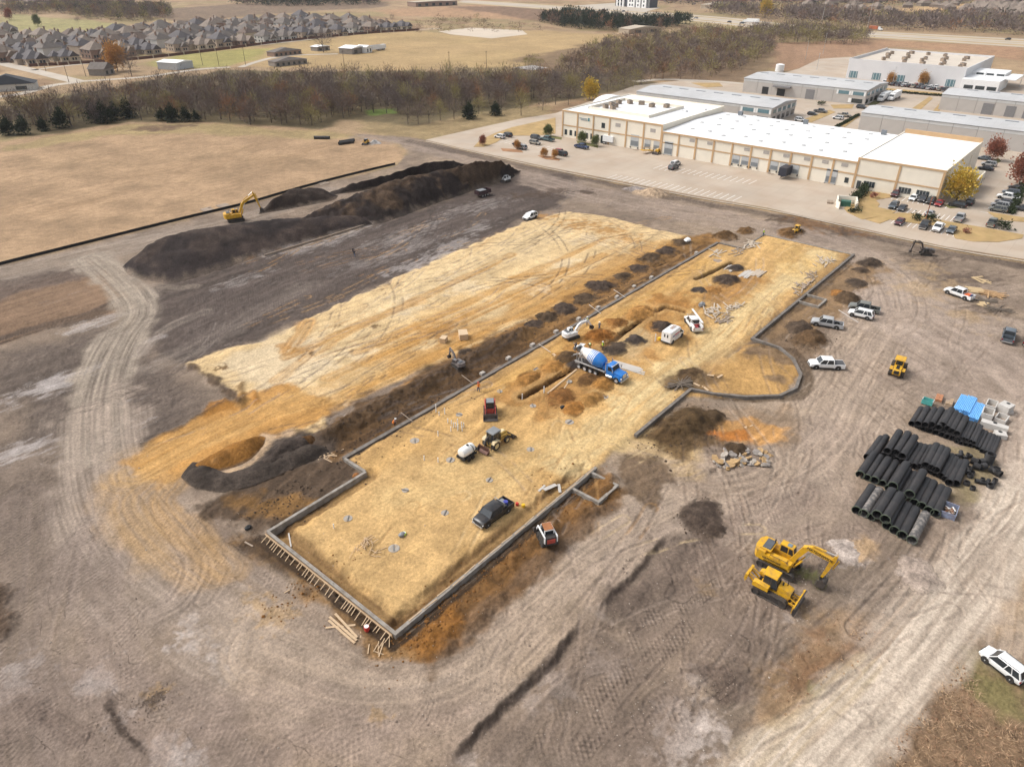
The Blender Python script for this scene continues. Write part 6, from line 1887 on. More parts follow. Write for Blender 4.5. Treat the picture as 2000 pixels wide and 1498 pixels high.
# wheel loader seen from behind / front
def wheel_loader(label):
    t = thing("wheel_loader", label, "wheel loader")
    b = MB()
    b.prism([(-2.4, .75), (-.3, .75), (-.3, 1.75), (-2.2, 1.7), (-2.45, 1.45)], -.62, .62)
    b.box((.9, 0, .9), (1.6, .8, .55))
    b.obj("body", YEL, t, True)
    MB().box((-2.43, 0, 1.2), (.08, .8, .62)).obj("rear_grille", BLK, t)
    MB().box((-1.3, 0, 1.74), (1.4, .5, .06)).obj("hood_vent", BLK, t)
    c = MB()
    for x, y in ((-.45, -.6), (-.45, .6), (.75, -.6), (.75, .6)):
        c.beam((x, y, 1.2), (x, y, 2.75), .1, .1)
    c.box((.15, 0, 1.25), (1.5, 1.4, .16))
    cab = c.obj("cab_frame", YEL, t)
    MB().box((.15, 0, 2.0), (1.16, 1.16, 1.4)).obj("window", GLS, cab)
    MB().box((.15, 0, 2.83), (1.9, 1.65, .16), 0, 0, (.92, .92)).obj("roof", YEL, cab, True)
    for s in (-1, 1):
        MB().box((-1.35, s * .95, 1.45), (1.3, .5, .1)).obj("fender", YEL, t)
        for x in (-1.35, 1.45):
            wheel(t, x, s * .98, .66, .5, YEL)
    l = MB()
    for s in (-.45, .45):
        l.beam((.9, s, 1.5), (2.5, s, .7), .16, .26)
    l.obj("lift_arm", YEL, t)
    MB().prism([(2.45, 1.1), (2.35, .2), (2.6, .06), (3.4, .1), (3.4, .16), (2.65, .18), (2.55, 1.0)], -1.25, 1.25).obj("bucket", BKT, t)
    return t
place(wheel_loader("yellow wheel loader with sunlit cab roof on the open dirt"), (1757, 712), (1745, 744))
wl2 = wheel_loader("small yellow loader half behind the brown mound at far beam")
wl2.scale = (.7,) * 3
place(wl2, (1562, 452), (1548, 458))
# mini excavators
mx1 = excavator("grey and orange mini excavator digging along the long beam", mat("excavator_grey", alb(150, 140, 136), .6, .1, .15, 1.5), .52, boom=[(1.2, 1.75), (2.4, 4.2), (4.4, 4.6), (5.0, 2.2)], name="mini_excavator")
place(mx1, (885, 716), (905, 730))
mx2 = excavator("white mini excavator reaching into the trench crew's pit", WHT, .64, boom=[(1.2, 1.75), (3.0, 3.8), (6.0, 3.9), (7.6, 2.0)], name="mini_excavator")
place(mx2, (1124, 660), (1106, 666))
mx3 = excavator("dark mini excavator with bent arm beside the lot curb", mat("excavator_dark", alb(104, 94, 88), .6, .1, .2, 1.5), .62, boom=[(1.2, 1.75), (2.4, 4.8), (5.0, 4.6), (5.4, 1.6)], name="mini_excavator")
place(mx3, (1796, 497), (1818, 499))
rl = skid_steer("small yellow roller loader on the field corner", YEL)
place(rl, (712, 284), (718, 281))

# dark dump trailer
def dump_trailer():
    t = thing("dump_trailer", "black dump trailer parked at the foot of the tallest stockpile", "trailer")
    b = MB()
    for y in (-1.05, 1.05):
        b.box((0, y, 1.35), (4.8, .1, 1.1))
    b.box((-2.4, 0, 1.35), (.1, 2.1, 1.1)).box((2.4, 0, 1.35), (.1, 2.1, 1.1)).box((0, 0, .82), (4.8, 2.1, .1))
    b.obj("box", mat("trailer_maroon", (.04, .018, .02), .5), t)
    MB().box((-.6, 0, 1.92), (2.6, 1.9, .08)).obj("tarp", GRY, t)
    for s in (-1, 1):
        for x in (-1.0, .0, 1.0):
            wheel(t, x, s * 1.05, .42, .3, CHR)
    MB().beam((2.4, 0, .75), (3.8, 0, .6), .15, .15).obj("drawbar", BLK, t)
    return t
place(dump_trailer(), (954, 380), (932, 386))

# concrete buggy at the chute
t = thing("concrete_buggy", "small concrete buggy with big tyre behind the mixer truck", "buggy")
MB().box((.2, 0, .55), (1.5, .8, .2)).add([(.3, -.5, 1.1), (1.3, -.55, 1.15), (1.3, .55, 1.15), (.3, .5, 1.1), (.4, -.3, .6), (1.0, -.3, .6), (1.0, .3, .6), (.4, .3, .6)], [(0, 1, 5, 4), (1, 2, 6, 5), (2, 3, 7, 6), (3, 0, 4, 7), (7, 6, 5, 4)]).obj("tub", WHT, t)
for s in (-1, 1):
    wheel(t, .5, s * .6, .45, .3, CHR)
    wheel(t, -.5, s * .45, .25, .2)
MB().beam((-.5, 0, .6), (-.9, 0, 1.2), .08, .08).obj("handle", CHR, t)
place(t, (1134, 686), (1122, 683))

# ------------------------------------------------------------------ workers
def person(label, pos, top, legs, hat, heading=0., pose="stand", vest=None):
    X, Y, Z = at(*pos)
    t = thing("person", label, "person", (X, Y, Z), heading)
    if pose == "crouch":
        J = dict(pel=(0, 0, .42), kl=(.42, .14, .48), kr=(.42, -.14, .48), fl=(.18, .15, .06), fr=(.18, -.15, .06), tl=(.32, .15, .03), tr=(.32, -.15, .03), chest=(.22, 0, .85), neck=(.34, 0, 1.02), head=(.42, 0, 1.16),
                 sl=(.25, .2, .92), sr=(.25, -.2, .92), el=(.45, .24, .68), er=(.45, -.24, .68), hl=(.62, .15, .55), hr=(.62, -.15, .55))
    elif pose == "bend":
        J = dict(pel=(0, 0, .92), kl=(.08, .12, .5), kr=(.02, -.12, .5), fl=(0, .13, .08), fr=(-.06, -.13, .08), tl=(.16, .13, .04), tr=(.1, -.13, .04), chest=(.36, 0, 1.2), neck=(.5, 0, 1.28), head=(.62, 0, 1.32),
                 sl=(.38, .21, 1.2), sr=(.38, -.21, 1.2), el=(.5, .24, .95), er=(.5, -.24, .95), hl=(.62, .15, .72), hr=(.62, -.15, .72))
    else:
        st = .14 if pose == "walk" else .0
        J = dict(pel=(0, 0, .95), kl=(st + .03, .11, .5), kr=(-st * .4 + .03, -.11, .5), fl=(st, .12, .08), fr=(-st * 1.6, -.12, .08), tl=(st + .16, .13, .04), tr=(-st * 1.6 + .16, -.13, .04), chest=(.02, 0, 1.32), neck=(.03, 0, 1.5), head=(.05, 0, 1.66),
                 sl=(.02, .21, 1.42), sr=(.02, -.21, 1.42), el=(-.02 + st, .27, 1.14), er=(.04 - st, -.27, 1.14), hl=(.14 + st, .25, .9), hr=(.16 - st, -.25, .9))
    R_ = dict(pel=.145, kl=.075, kr=.075, fl=.055, fr=.055, tl=.05, tr=.05, chest=.165, neck=.06, head=.115, sl=.075, sr=.075, el=.05, er=.05, hl=.045, hr=.045)
    K = list(J)
    E = [("pel", "kl"), ("kl", "fl"), ("fl", "tl"), ("pel", "kr"), ("kr", "fr"), ("fr", "tr"), ("pel", "chest"), ("chest", "neck"), ("neck", "head"), ("chest", "sl"), ("sl", "el"), ("el", "hl"), ("chest", "sr"), ("sr", "er"), ("er", "hr")]
    me = bpy.data.meshes.new("body")
    me.from_pydata([J[k] for k in K], [(K.index(a), K.index(b)) for a, b in E], [])
    o = bpy.data.objects.new("body", me)
    COL.objects.link(o)
    sk_ = o.modifiers.new("skin", 'SKIN')
    for i, k in enumerate(K):
        me.skin_vertices[0].data[i].radius = (R_[k], R_[k])
    me.skin_vertices[0].data[0].use_root = True
    o.modifiers.new("sub", 'SUBSURF').levels = 1
    dg = bpy.context.evaluated_depsgraph_get()
    me2 = bpy.data.meshes.new_from_object(o.evaluated_get(dg))
    bpy.data.objects.remove(o)
    skin = mat("skin", (.36, .2, .14), .6)
    me2.materials.clear()
    for m in (top, legs, skin, BLK):
        me2.materials.append(m)
    seg = [0 if a in ("chest", "sl", "sr") or b == "chest" else 0 for a, b in E]
    idx = {("pel", "kl"): 1, ("kl", "fl"): 1, ("fl", "tl"): 3, ("pel", "kr"): 1, ("kr", "fr"): 1, ("fr", "tr"): 3, ("neck", "head"): 2, ("el", "hl"): 2, ("er", "hr"): 2}
    for p in me2.polygons:
        best, bi = 9, 0
        for a, b in E:
            A_, B_ = Vector(J[a]), Vector(J[b])
            u = max(0, min(1, (p.center - A_).dot(B_ - A_) / max(1e-6, (B_ - A_).length_squared)))
            d = (A_ + (B_ - A_) * u - p.center).length
            if d < best:
                best, bi = d, idx.get((a, b), 0)
        p.material_index = bi
        p.use_smooth = True
    put("body", me2, t)
    h = Vector(J["head"])
    MB().ball((h.x, h.y, h.z + .06), .135, 10, 6, (1.1, 1, .8)).cyl((h.x + .03, h.y, h.z + .06), (h.x + .03, h.y, h.z + .085), .17, n=12).obj("hard_hat", hat, t, True)
    if vest:
        c = Vector(J["chest"])
        p_ = Vector(J["pel"])
        MB().cyl(tuple(p_ + (c - p_) * .15), tuple(c + (c - p_).normalized() * .12), .2, .19, n=10).obj("vest", vest, t)
    return t
LIME = mat("lime_vest", (.52, .72, .05), .6)
ORNG = mat("orange_vest", (.75, .2, .02), .6)
JEAN = mat("denim", (.06, .09, .16), .8)
DARK = mat("dark_cloth", (.03, .03, .035), .8)
GREYC = mat("grey_cloth", (.2, .2, .2), .8)
WHAT = mat("white_hat", (.76, .76, .74), .4)
person("worker in orange shirt and jeans walking on the orange pad", (935, 768), ORNG, JEAN, mat("red_hat", (.5, .06, .03), .4), 1.2, "walk")
person("worker in orange vest crouching on the long beam", (768, 832), GREYC, DARK, WHAT, -.6, "crouch", ORNG)
person("worker in lime vest standing beside the mixer truck drum", (1177, 688), DARK, DARK, WHAT, 2.4, "stand", LIME)
person("worker in lime vest bending behind the mixer truck chute", (1152, 684), DARK, DARK, WHAT, 3.6, "bend", LIME)
person("worker in lime vest in the pit beside the white mini excavator", (1146, 637), DARK, JEAN, WHAT, -2.0, "stand", LIME)
person("worker in grey standing among the trench lumber", (1170, 648), GREYC, JEAN, WHAT, 1.0, "stand")
person("worker in black shirt leaning at the concrete buggy", (1123, 689), DARK, GREYC, DARK, 0.4, "bend")
person("dark clothed person walking on the plain, nearer of two", (693, 501), DARK, JEAN, DARK, .3, "walk")
person("dark clothed person walking on the plain, farther of two", (690, 497), DARK, DARK, DARK, .3, "walk")
person("worker in lime vest at the far beam jog", (1490, 463), GREYC, JEAN, WHAT, .8, "stand", LIME)

# ------------------------------------------------------------------ pipe yard
PIPE = mat("black_plastic_pipe", (.026, .025, .026), .5, 0, .14, .6, dirt=(*alb(110, 98, 90), .22))
PIPE_W = mat("dusty_plastic_pipe", (.09, .085, .082), .6, 0, .2, 1.2, dirt=(*alb(196, 184, 174), .9))
LIP = mat("pipe_gasket", (.1, .125, .085), .6)
_pm = {}
def pipe_meshes(r, L):
    k = (round(r, 2), L)
    if k not in _pm:
        prof = [(0, r * .9)]
        n = 44
        prof = [(0, r * .93), (0, r * 1.06), (.1, r * 1.06), (.14, r)]
        for i in range(n):
            x = .2 + (L - .35) * i / n
            prof += [(x, r), (x + (L - .35) / n * .5, r * .965)]
        prof += [(L - .1, r), (L, r), (L, r * .93), (L * .5, r * .9), (0, r * .93)]
        mi = [0] * (len(prof) - 1)
        m = MB().lathe(prof, (0, 0, 0), (1, 0, 0), 20, mi).mesh("tube", PIPE, True)
        lp = MB().lathe([(-.012, r * .95), (-.012, r * 1.07), (.06, r * 1.07), (.06, r * 1.02), (-.012, r * .95)], (0, 0, 0), (1, 0, 0), 20).mesh("pipe_lip", LIP, True)
        _pm[k] = (m, lp)
    return _pm[k]

def pipe(px, py, r, z, L, label, group, dusty=False, lip=True):
    X, Y = g(px, py, z)
    t = thing("drain_pipe", label, "pipe", (X, Y, z), RNG.uniform(-.015, .015), group)
    m, lp = pipe_meshes(r, L)
    o = put("tube", m, t)
    if dusty:
        repaint(o, PIPE_W)
    if lip:
        put("lip", lp, t)
    return t
GPI = "black drain pipes laid out in the pipe yard"
rows = [
    ("nearest row", .6, 6.2, [(1673, 997, .62), (1687, 1003, .6), (1701, 1010, .5), (1733, 1027, .62), (1747, 1036, .62), (1762, 1045, .62), (1781, 1055, .62)], [(1713, 1005, 1.55), (1729, 1014, 1.6)], 1),
    ("second row from the front", .58, 6.2, [(1680, 927, .6), (1694, 933, .5), (1708, 938, .6), (1724, 944, .48), (1736, 954, .5), (1749, 962, .58), (1763, 969, .55), (1786, 982, .58), (1800, 988, .6), (1814, 997, .62), (1827, 1003, .6)], [(1744, 949, 1.6), (1777, 965, 1.6)], 1),
    ("third row from the front", .52, 6.2, [(1694, 893, .52), (1706, 891, .52), (1726, 890, .5), (1738, 894, .5), (1751, 899, .5), (1763, 903, .5), (1774, 908, .5), (1785, 911, .5), (1795, 911, .45), (1804, 916, .5), (1816, 921, .48), (1828, 926, .48), (1838, 930, .48), (1846, 936, .45), (1854, 943, .52), (1867, 944, .52)], [(1733, 881, 1.45), (1750, 884, 1.45), (1762, 891, 1.45), (1808, 909, 1.35), (1819, 914, 1.35), (1828, 918, 1.35)], 0),
    ("back row", .48, 5.6, [(1781, 828, .5), (1793, 833, .45), (1804, 837, .45), (1815, 841, .45), (1828, 845, .45), (1839, 849, .45), (1849, 853, .45), (1860, 856, .45), (1869, 860, .45)], [(1793, 828, 1.25), (1807, 830, 1.3), (1820, 829, 1.35), (1833, 835, 1.3), (1841, 830, 1.6), (1850, 837, 1.4), (1858, 842, 1.35), (1869, 847, 1.35)], 0),
]
for rn, r0, L, low, top, lip in rows:
    for k, (x, y, z) in enumerate(low):
        dusty = (rn == "nearest row" and k in (1, 6))
        r = min(z, r0)
        nm = ("dusty whitened drain pipe on the ground, %s from left, %s" if dusty else "black drain pipe on the ground, %s from left, %s") % (ORD[k], rn)
        pipe(x, y, r, r, L, nm, GPI, dusty, lip)
    for k, (x, y, z) in enumerate(top):
        pipe(x, y, r0, z, L, "black drain pipe stacked on top, %s, %s from left" % (rn, ORD[k]), GPI, False, lip)
for k, (x, y, z) in enumerate([(1868, 863, .3), (1877, 866, .3), (1886, 868, .3), (1895, 870, .32), (1903, 873, .3), (1910, 876, .3), (1918, 881, .34), (1926, 884, .34), (1932, 887, .28), (1937, 889, .28)]):
    pipe(x, y, z, z, 5.6, "slim black pipe on the ground right of back row, %s from left" % ORD[k], "slim drain pipes", False, False)
for k, (x, y, z) in enumerate([(1876, 856, .85), (1882, 857, .85), (1888, 859, .85), (1896, 862, .85), (1902, 865, .85)]):
    pipe(x, y, .28, z, 5.6, "slim black pipe stacked on top right of back row, %s from left" % ORD[k], "slim drain pipes", False, False)
# blue pipe bundles
BLUE = mat("blue_pvc", (.16, .42, .78), .4, 0, .06)
_bpm = MB().lathe([(0, .07), (0, .11), (5.6, .11), (5.6, .07), (0, .07)], (0, 0, 0), (1, 0, 0), 10).mesh("blue_pipe", BLUE, True)
for (x, y, nr, nw, lab) in [(1869, 805, 2, 6, "bundle of blue plastic pipes, leftmost of three beside the black pipes"), (1881, 812, 4, 6, "tallest bundle of blue plastic pipes, middle of three"), (1897, 823, 3, 6, "bundle of blue plastic pipes nearest the concrete boxes")]:
    X, Y = g(x, y)
    t = thing("blue_pipe_bundle", lab, "pipe bundle", (X, Y, .1), 0)
    for r_ in range(nr):
        for c in range(nw):
            put("blue_pipe", _bpm, t, (RNG.uniform(-.12, .12), (c - nw / 2 + .5 * (r_ % 2)) * .23, .11 + r_ * .2))
    for x_ in (.8, 4.6):
        MB().box((x_, 0, .0), (.1, nw * .23, .1)).obj("bearer", WOOD2, t)
# precast boxes
PRE = mat("precast_concrete", alb(232, 226, 218), .8, 0, .1, 1.2, .01, 6)
def precast(px, py, l, w, h, rz, label, th=.16, solid=False):
    X, Y = g(px, py)
    t = thing("precast_box", label, "concrete box", (X, Y, 0), rz)
    b = MB()
    if solid:
        b.box((0, 0, h / 2), (l, w, h))
    else:
        for s in (-1, 1):
            b.box((s * (l / 2 - th / 2), 0, h / 2), (th, w, h))
            b.box((0, s * (w / 2 - th / 2), h / 2), (l - 2 * th, th, h))
    b.obj("shell", PRE, t)
    if solid:
        MB().cyl((l * .25, 0, h - .02), (l * .25, 0, h + .006), .3, n=16).obj("manhole", BLK, t)
    return t
precast(1934, 796, 2.4, 1.5, .9, 0, "hollow precast concrete frame farthest back behind the blue pipes")
precast(1926, 815, 2.4, 1.6, 1.2, .05, "tall hollow precast concrete box against the blue pipes")
precast(1954, 822, 2.2, 1.6, .8, -.1, "hollow precast concrete frame right of the tall box")
precast(1961, 803, 1.9, 1.7, 1.3, -.3, "cube shaped precast block with a round manhole", solid=True)
precast(1939, 838, 1.1, 3.6, 1.0, .05, "long precast slab block with a dark hole at its end", solid=True)
precast(1952, 853, 1.4, 1.5, .7, .4, "small tilted precast block at the front of the boxes", solid=True)
precast(1971, 806, 1.0, .8, .4, .5, "little precast block at the outer right of the boxes", solid=True)
# fittings
def fitting(px, py, kind, r, label, rz=0):
    X, Y = g(px, py)
    t = thing("pipe_fitting", label, "pipe fitting", (X, Y, 0), rz, "black pipe fittings beside the pipe rows")
    def cor(L, o, ax):
        prof = [(0, r * .85), (0, r)]
        n = max(3, int(L / .14))
        for i in range(n):
            prof += [(L * i / n + .03, r), (L * (i + .5) / n, r * .9)]
        prof += [(L, r), (L, r * .85), (0, r * .8)]
        return MB().lathe(prof, o, ax, 16)
    if kind == "up":
        cor(1.7, (0, 0, 0), (0, 0, 1)).obj("tube", PIPE, t, True)
        cor(1.0, (r * .6, 0, r), (1, 0, 0)).obj("branch", PIPE, t, True)
    elif kind == "elbow":
        cor(.9, (0, 0, r), (1, 0, 0)).obj("tube", PIPE, t, True)
        cor(.8, (-.1, -.1, r), (-.6, -.8, 0)).obj("branch", PIPE, t, True)
    elif kind == "tee":
        cor(1.6, (-.8, 0, r), (1, 0, 0)).obj("tube", PIPE, t, True)
        cor(.6, (0, 0, r), (0, 0, 1)).obj("branch", PIPE, t, True)
    else:
        cor(.5, (0, 0, 0), (0, 0, 1)).obj("tube", PIPE, t, True)
    return t
for x, y, k, r, lab in [(1929, 905, "up", .62, "big upright black pipe tee among the fittings"), (1908, 908, "elbow", .5, "black elbow lying left of the upright tee"), (1912, 918, "elbow", .5, "black elbow in front of the upright tee"),
                        (1942, 926, "tee", .5, "short corrugated black tee at the outer right"), (1887, 946, "ring", .42, "black ring fitting standing alone at the front"), (1899, 956, "ring", .36, "black ring fitting nearest the camera"),
                        (1933, 951, "ring", .46, "black reducer on the grass, right front"), (1940, 945, "tee", .3, "small black tee right of the reducer"), (1916, 944, "tee", .3, "small black tee left of the reducer"), (1894, 932, "ring", .4, "black ring fitting next to the third pipe row"),
                        (1890, 922, "tee", .34, "black tee leaning at the end of the third pipe row"), (1876, 892, "elbow", .3, "slim black elbow in the scrap heap"), (1888, 895, "tee", .26, "slim black tee in the scrap heap"), (1897, 926, "ring", .36, "black ring fitting behind another ring"), (1925, 946, "elbow", .28, "tiny black elbow between the small tees")]:
    fitting(x, y, k, r, lab, RNG.random() * 6)
# pallets, tote, scrap box
for k, (x, y, n, lab) in enumerate([(1833, 781, 6, "pallet of salmon coloured blocks behind the back pipe row"), (1853, 789, 4, "low pallet of tan and white bags beside blue pipes")]):
    X, Y = g(x, y)
    t = thing("block_pallet", lab, "pallet", (X, Y, 0), .1)
    MB().box((0, 0, .07), (2.2, 1.1, .14)).obj("pallet_base", WOOD2, t)
    for i in range(n):
        MB().box(((i % 3 - 1) * .7, (i // 3) * .5 - .25, .36), (.62, .46, .44), 0, RNG.uniform(-.05, .05)).obj("block", mat("salmon_block", alb(214, 150, 110), .85, 0, .12, 2) if k == 0 else mat("tan_bag", alb(206, 176, 144), .85, 0, .15, 2), t)
X, Y = g(1810, 789)
t = thing("teal_crate", "teal and white crate behind the back pipe row", "crate", (X, Y, 0))
for s in (-1, 1):
    MB().box((s * .5, 0, .5), (.05, 1.6, .8)).obj("side", mat("teal_plastic", (.08, .35, .32), .5), t)
    MB().box((0, s * .77, .5), (.95, .05, .8)).obj("side", WHT, t)
MB().box((0, 0, .12), (.95, 1.5, .06)).obj("floor", GRY, t)
X, Y = g(1851, 1002)
t = thing("scrap_box", "open blue grey box full of scrap at the pipes' end", "scrap box", (X, Y, 0), .05)
LB = mat("box_blue", (.22, .26, .36), .6, 0, .2, 2, dirt=(*alb(140, 100, 80), .6))
for s in (-1, 1):
    MB().box((s * 1.2, 0, .45), (.08, 1.9, .9)).obj("side", LB, t)
    MB().box((0, s * .91, .45), (2.32, .08, .9)).obj("side", LB, t)
for k in range(26):
    o = MB().box((0, 0, 0), (RNG.uniform(.2, .9), RNG.uniform(.06, .3), .05)).obj("scrap", [mat("scrap_rust", alb(150, 100, 72), .8), WOOD2, WHT, BLK][k % 4], t)
    o.location = (RNG.uniform(-.95, .95), RNG.uniform(-.65, .65), RNG.uniform(.25, .6))
    o.rotation_euler = (RNG.uniform(-.4, .4), RNG.uniform(-.4, .4), RNG.random() * 3)
# field pipes, plywood boxes, barrels, tags
for (x, y, L, lab, rz) in [(614, 272, 7, "dark pipe on the brown field, left one", -.9), (662, 284, 6, "dark pipe pair end on the brown field, right one", -.2), (664, 281, 6, "dark pipe lying behind another on the brown field", -.2)]:
    X, Y = g(x, y)
    t = thing("drain_pipe", lab, "pipe", (X, Y, .6), rz, "drain pipes on the field")
    put("tube", pipe_meshes(.6, 6.2)[0], t)
for (p, s, lab, rz) in [((867, 671), (1.4, 1.1, .9), "small tan plywood crate on the sand pad", .4), ((905, 663), (2.2, 1.6, 1.1), "larger tan plywood crate tipped beside the smaller crate", .9)]:
    X, Y, Z = at(*p)
    t = thing("plywood_crate", lab, "crate", (X, Y, Z), rz)
    MB().box((0, 0, s[2] / 2), s).obj("box", mat("plywood", alb(232, 200, 160), .8, 0, .08, 2), t)
    MB().box((0, 0, s[2] + .03), (s[0] * 1.04, s[1] * 1.04, .06)).obj("lid", mat("plywood_lid", alb(240, 210, 172), .8, 0, .08, 2), t)
def drum(p, r, h, m, label, cat="barrel", lid=None):
    X, Y, Z = at(*p)
    t = thing("barrel" if cat == "barrel" else "bucket", label, cat, (X, Y, Z - .02))
    MB().lathe([(0, .01), (0, r * .92), (h * .3, r), (h * .34, r * 1.04), (h * .38, r), (h * .7, r), (h * .74, r * 1.04), (h, r), (h, .01)], (0, 0, 0), (0, 0, 1), 14).obj("shell", m, t, True)
    MB().cyl((0, 0, h), (0, 0, h + .03), r * .85, n=12).obj("lid", lid or m, t)
drum((1302, 671), .42, 1.1, mat("green_barrel", (.02, .18, .09), .5), "green barrel at the back corner of the service van", lid=BLK)
drum((1287, 667), .35, .5, mat("yellow_can", (.7, .42, .02), .5), "yellow can at the service van's rear bumper", "bucket")
drum((717, 1231), .3, .6, mat("red_cooler", (.5, .04, .03), .5), "red cooler with white lid near the form braces", "bucket", WHT)
drum((1010, 990), .22, .4, mat("red_cooler", (.5, .04, .03), .5), "red can behind the black pickup's tailgate", "bucket")
drum((1022, 993), .25, .4, mat("yellow_can", (.7, .42, .02), .5), "yellow can behind the black pickup's tailgate", "bucket")
drum((789, 1047), .3, .25, LIME, "lime and white bag on the near pad", "bucket", WHT)
for (p, lab, m, s) in [((1098, 800), "dark plastic bag on orange sand mound", BLK, .5), ((485, 1032), "dark bag outside the near beam corner", BLK, .5), ((1342, 475), "white water jug crate near the sand pad corner", WHT, 1.1), ((1370, 600), "grey tarp bundle behind the ladder pickup", GRY, .9), ((695, 930), "rust brown rock by the stepped beam", mat("rust_rock", alb(170, 112, 60), .9, 0, .2, 2), .6), ((785, 1050), "grey slab scrap on near pad", GRY, .5)]:
    X, Y, Z = at(*p)
    q = MB().ball((0, 0, s * .4), s, 9, 6, (1, .75, .55))
    R = random.Random(int(p[0]))
    q.v = [(a * R.uniform(.8, 1.15), b * R.uniform(.8, 1.15), c * R.uniform(.85, 1.1)) for a, b, c in q.v]
    o = q.obj("bag" if "bag" in lab or "tarp" in lab else "lump", m)
    o.location = (X, Y, Z)
    tag(o, lab, "debris")
# ------------------------------------------------------------------ paving
def paving_material(name, col, joint=4.6, jd=.82, d=.45):
    m = mat(name, col, .85, 0, .1, .05, dirt=(*alb(196, 164, 132), d))
    nt = m.node_tree
    N, L = nt.nodes, nt.links
    b = N["Principled BSDF"]
    src = b.inputs["Base Color"].links[0].from_socket
    geo = N.new("ShaderNodeNewGeometry")
    br = N.new("ShaderNodeTexBrick")
    br.offset = 0
    br.inputs["Scale"].default_value = 1
    br.inputs["Mortar Size"].default_value = .05
    br.inputs["Brick Width"].default_value = joint
    br.inputs["Row Height"].default_value = joint
    br.inputs["Color1"].default_value = (1, 1, 1, 1)
    br.inputs["Color2"].default_value = (.94, .94, .93, 1)
    br.inputs["Mortar"].default_value = (jd, jd, jd, 1)
    L.new(geo.outputs["Position"], br.inputs["Vector"])
    mx = N.new("ShaderNodeMix")
    mx.data_type = 'RGBA'
    mx.blend_type = 'MULTIPLY'
    mx.inputs[0].default_value = 1
    L.new(src, mx.inputs[6])
    L.new(br.outputs[0], mx.inputs[7])
    L.new(mx.outputs[2], b.inputs["Base Color"])
    return m
PAVE = paving_material("lot_concrete", alb(216, 198, 178))
ROADM = mat("pale_road", alb(214, 200, 182), .9, 0, .08, .05)
LAWN = mat("dry_lawn", alb(206, 172, 118), .95, 0, .16, .25, .05, 3, dirt=(*alb(170, 150, 92), .5))
LAWN_G = mat("green_lawn", alb(128, 124, 72), .95, 0, .18, .3, .05, 3)
MULCH = mat("mulch", alb(188, 140, 100), .95, 0, .18, .5, .04, 4)

def sheet(name, pts, z, m, px=True, th=0.0, kind="structure"):
    P = gs(pts) if px else np.array(pts, float)
    n = len(P)
    a = sum(P[i][0] * P[(i + 1) % n][1] - P[(i + 1) % n][0] * P[i][1] for i in range(n))
    if a < 0:
        P = P[::-1]
    vs = [(p[0], p[1], z) for p in P]
    fs = [tuple(range(n))]
    if th:
        vs += [(p[0], p[1], z - th) for p in P]
        fs += [(i, n + i, n + (i + 1) % n, (i + 1) % n) for i in range(n)]
    me = bpy.data.meshes.new(name)
    me.from_pydata(vs, [], fs)
    me.materials.append(m)
    return struct(put(name, me), kind)

def strip(name, pts, w, z, m, px=True):
    P = smooth_line(gs(pts) if px else np.array(pts, float), 5)
    d = np.gradient(P, axis=0)
    d /= np.linalg.norm(d, axis=1)[:, None] + 1e-9
    nrm = np.stack([-d[:, 1], d[:, 0]], 1) * (w / 2)
    n = len(P)
    vs = [(*(P[i] + nrm[i]), z) for i in range(n)] + [(*(P[i] - nrm[i]), z) for i in range(n)]
    me = bpy.data.meshes.new(name)
    me.from_pydata(vs, [], [(n + i, n + i + 1, i + 1, i) for i in range(n - 1)])
    me.materials.append(m)
    return struct(put(name, me))

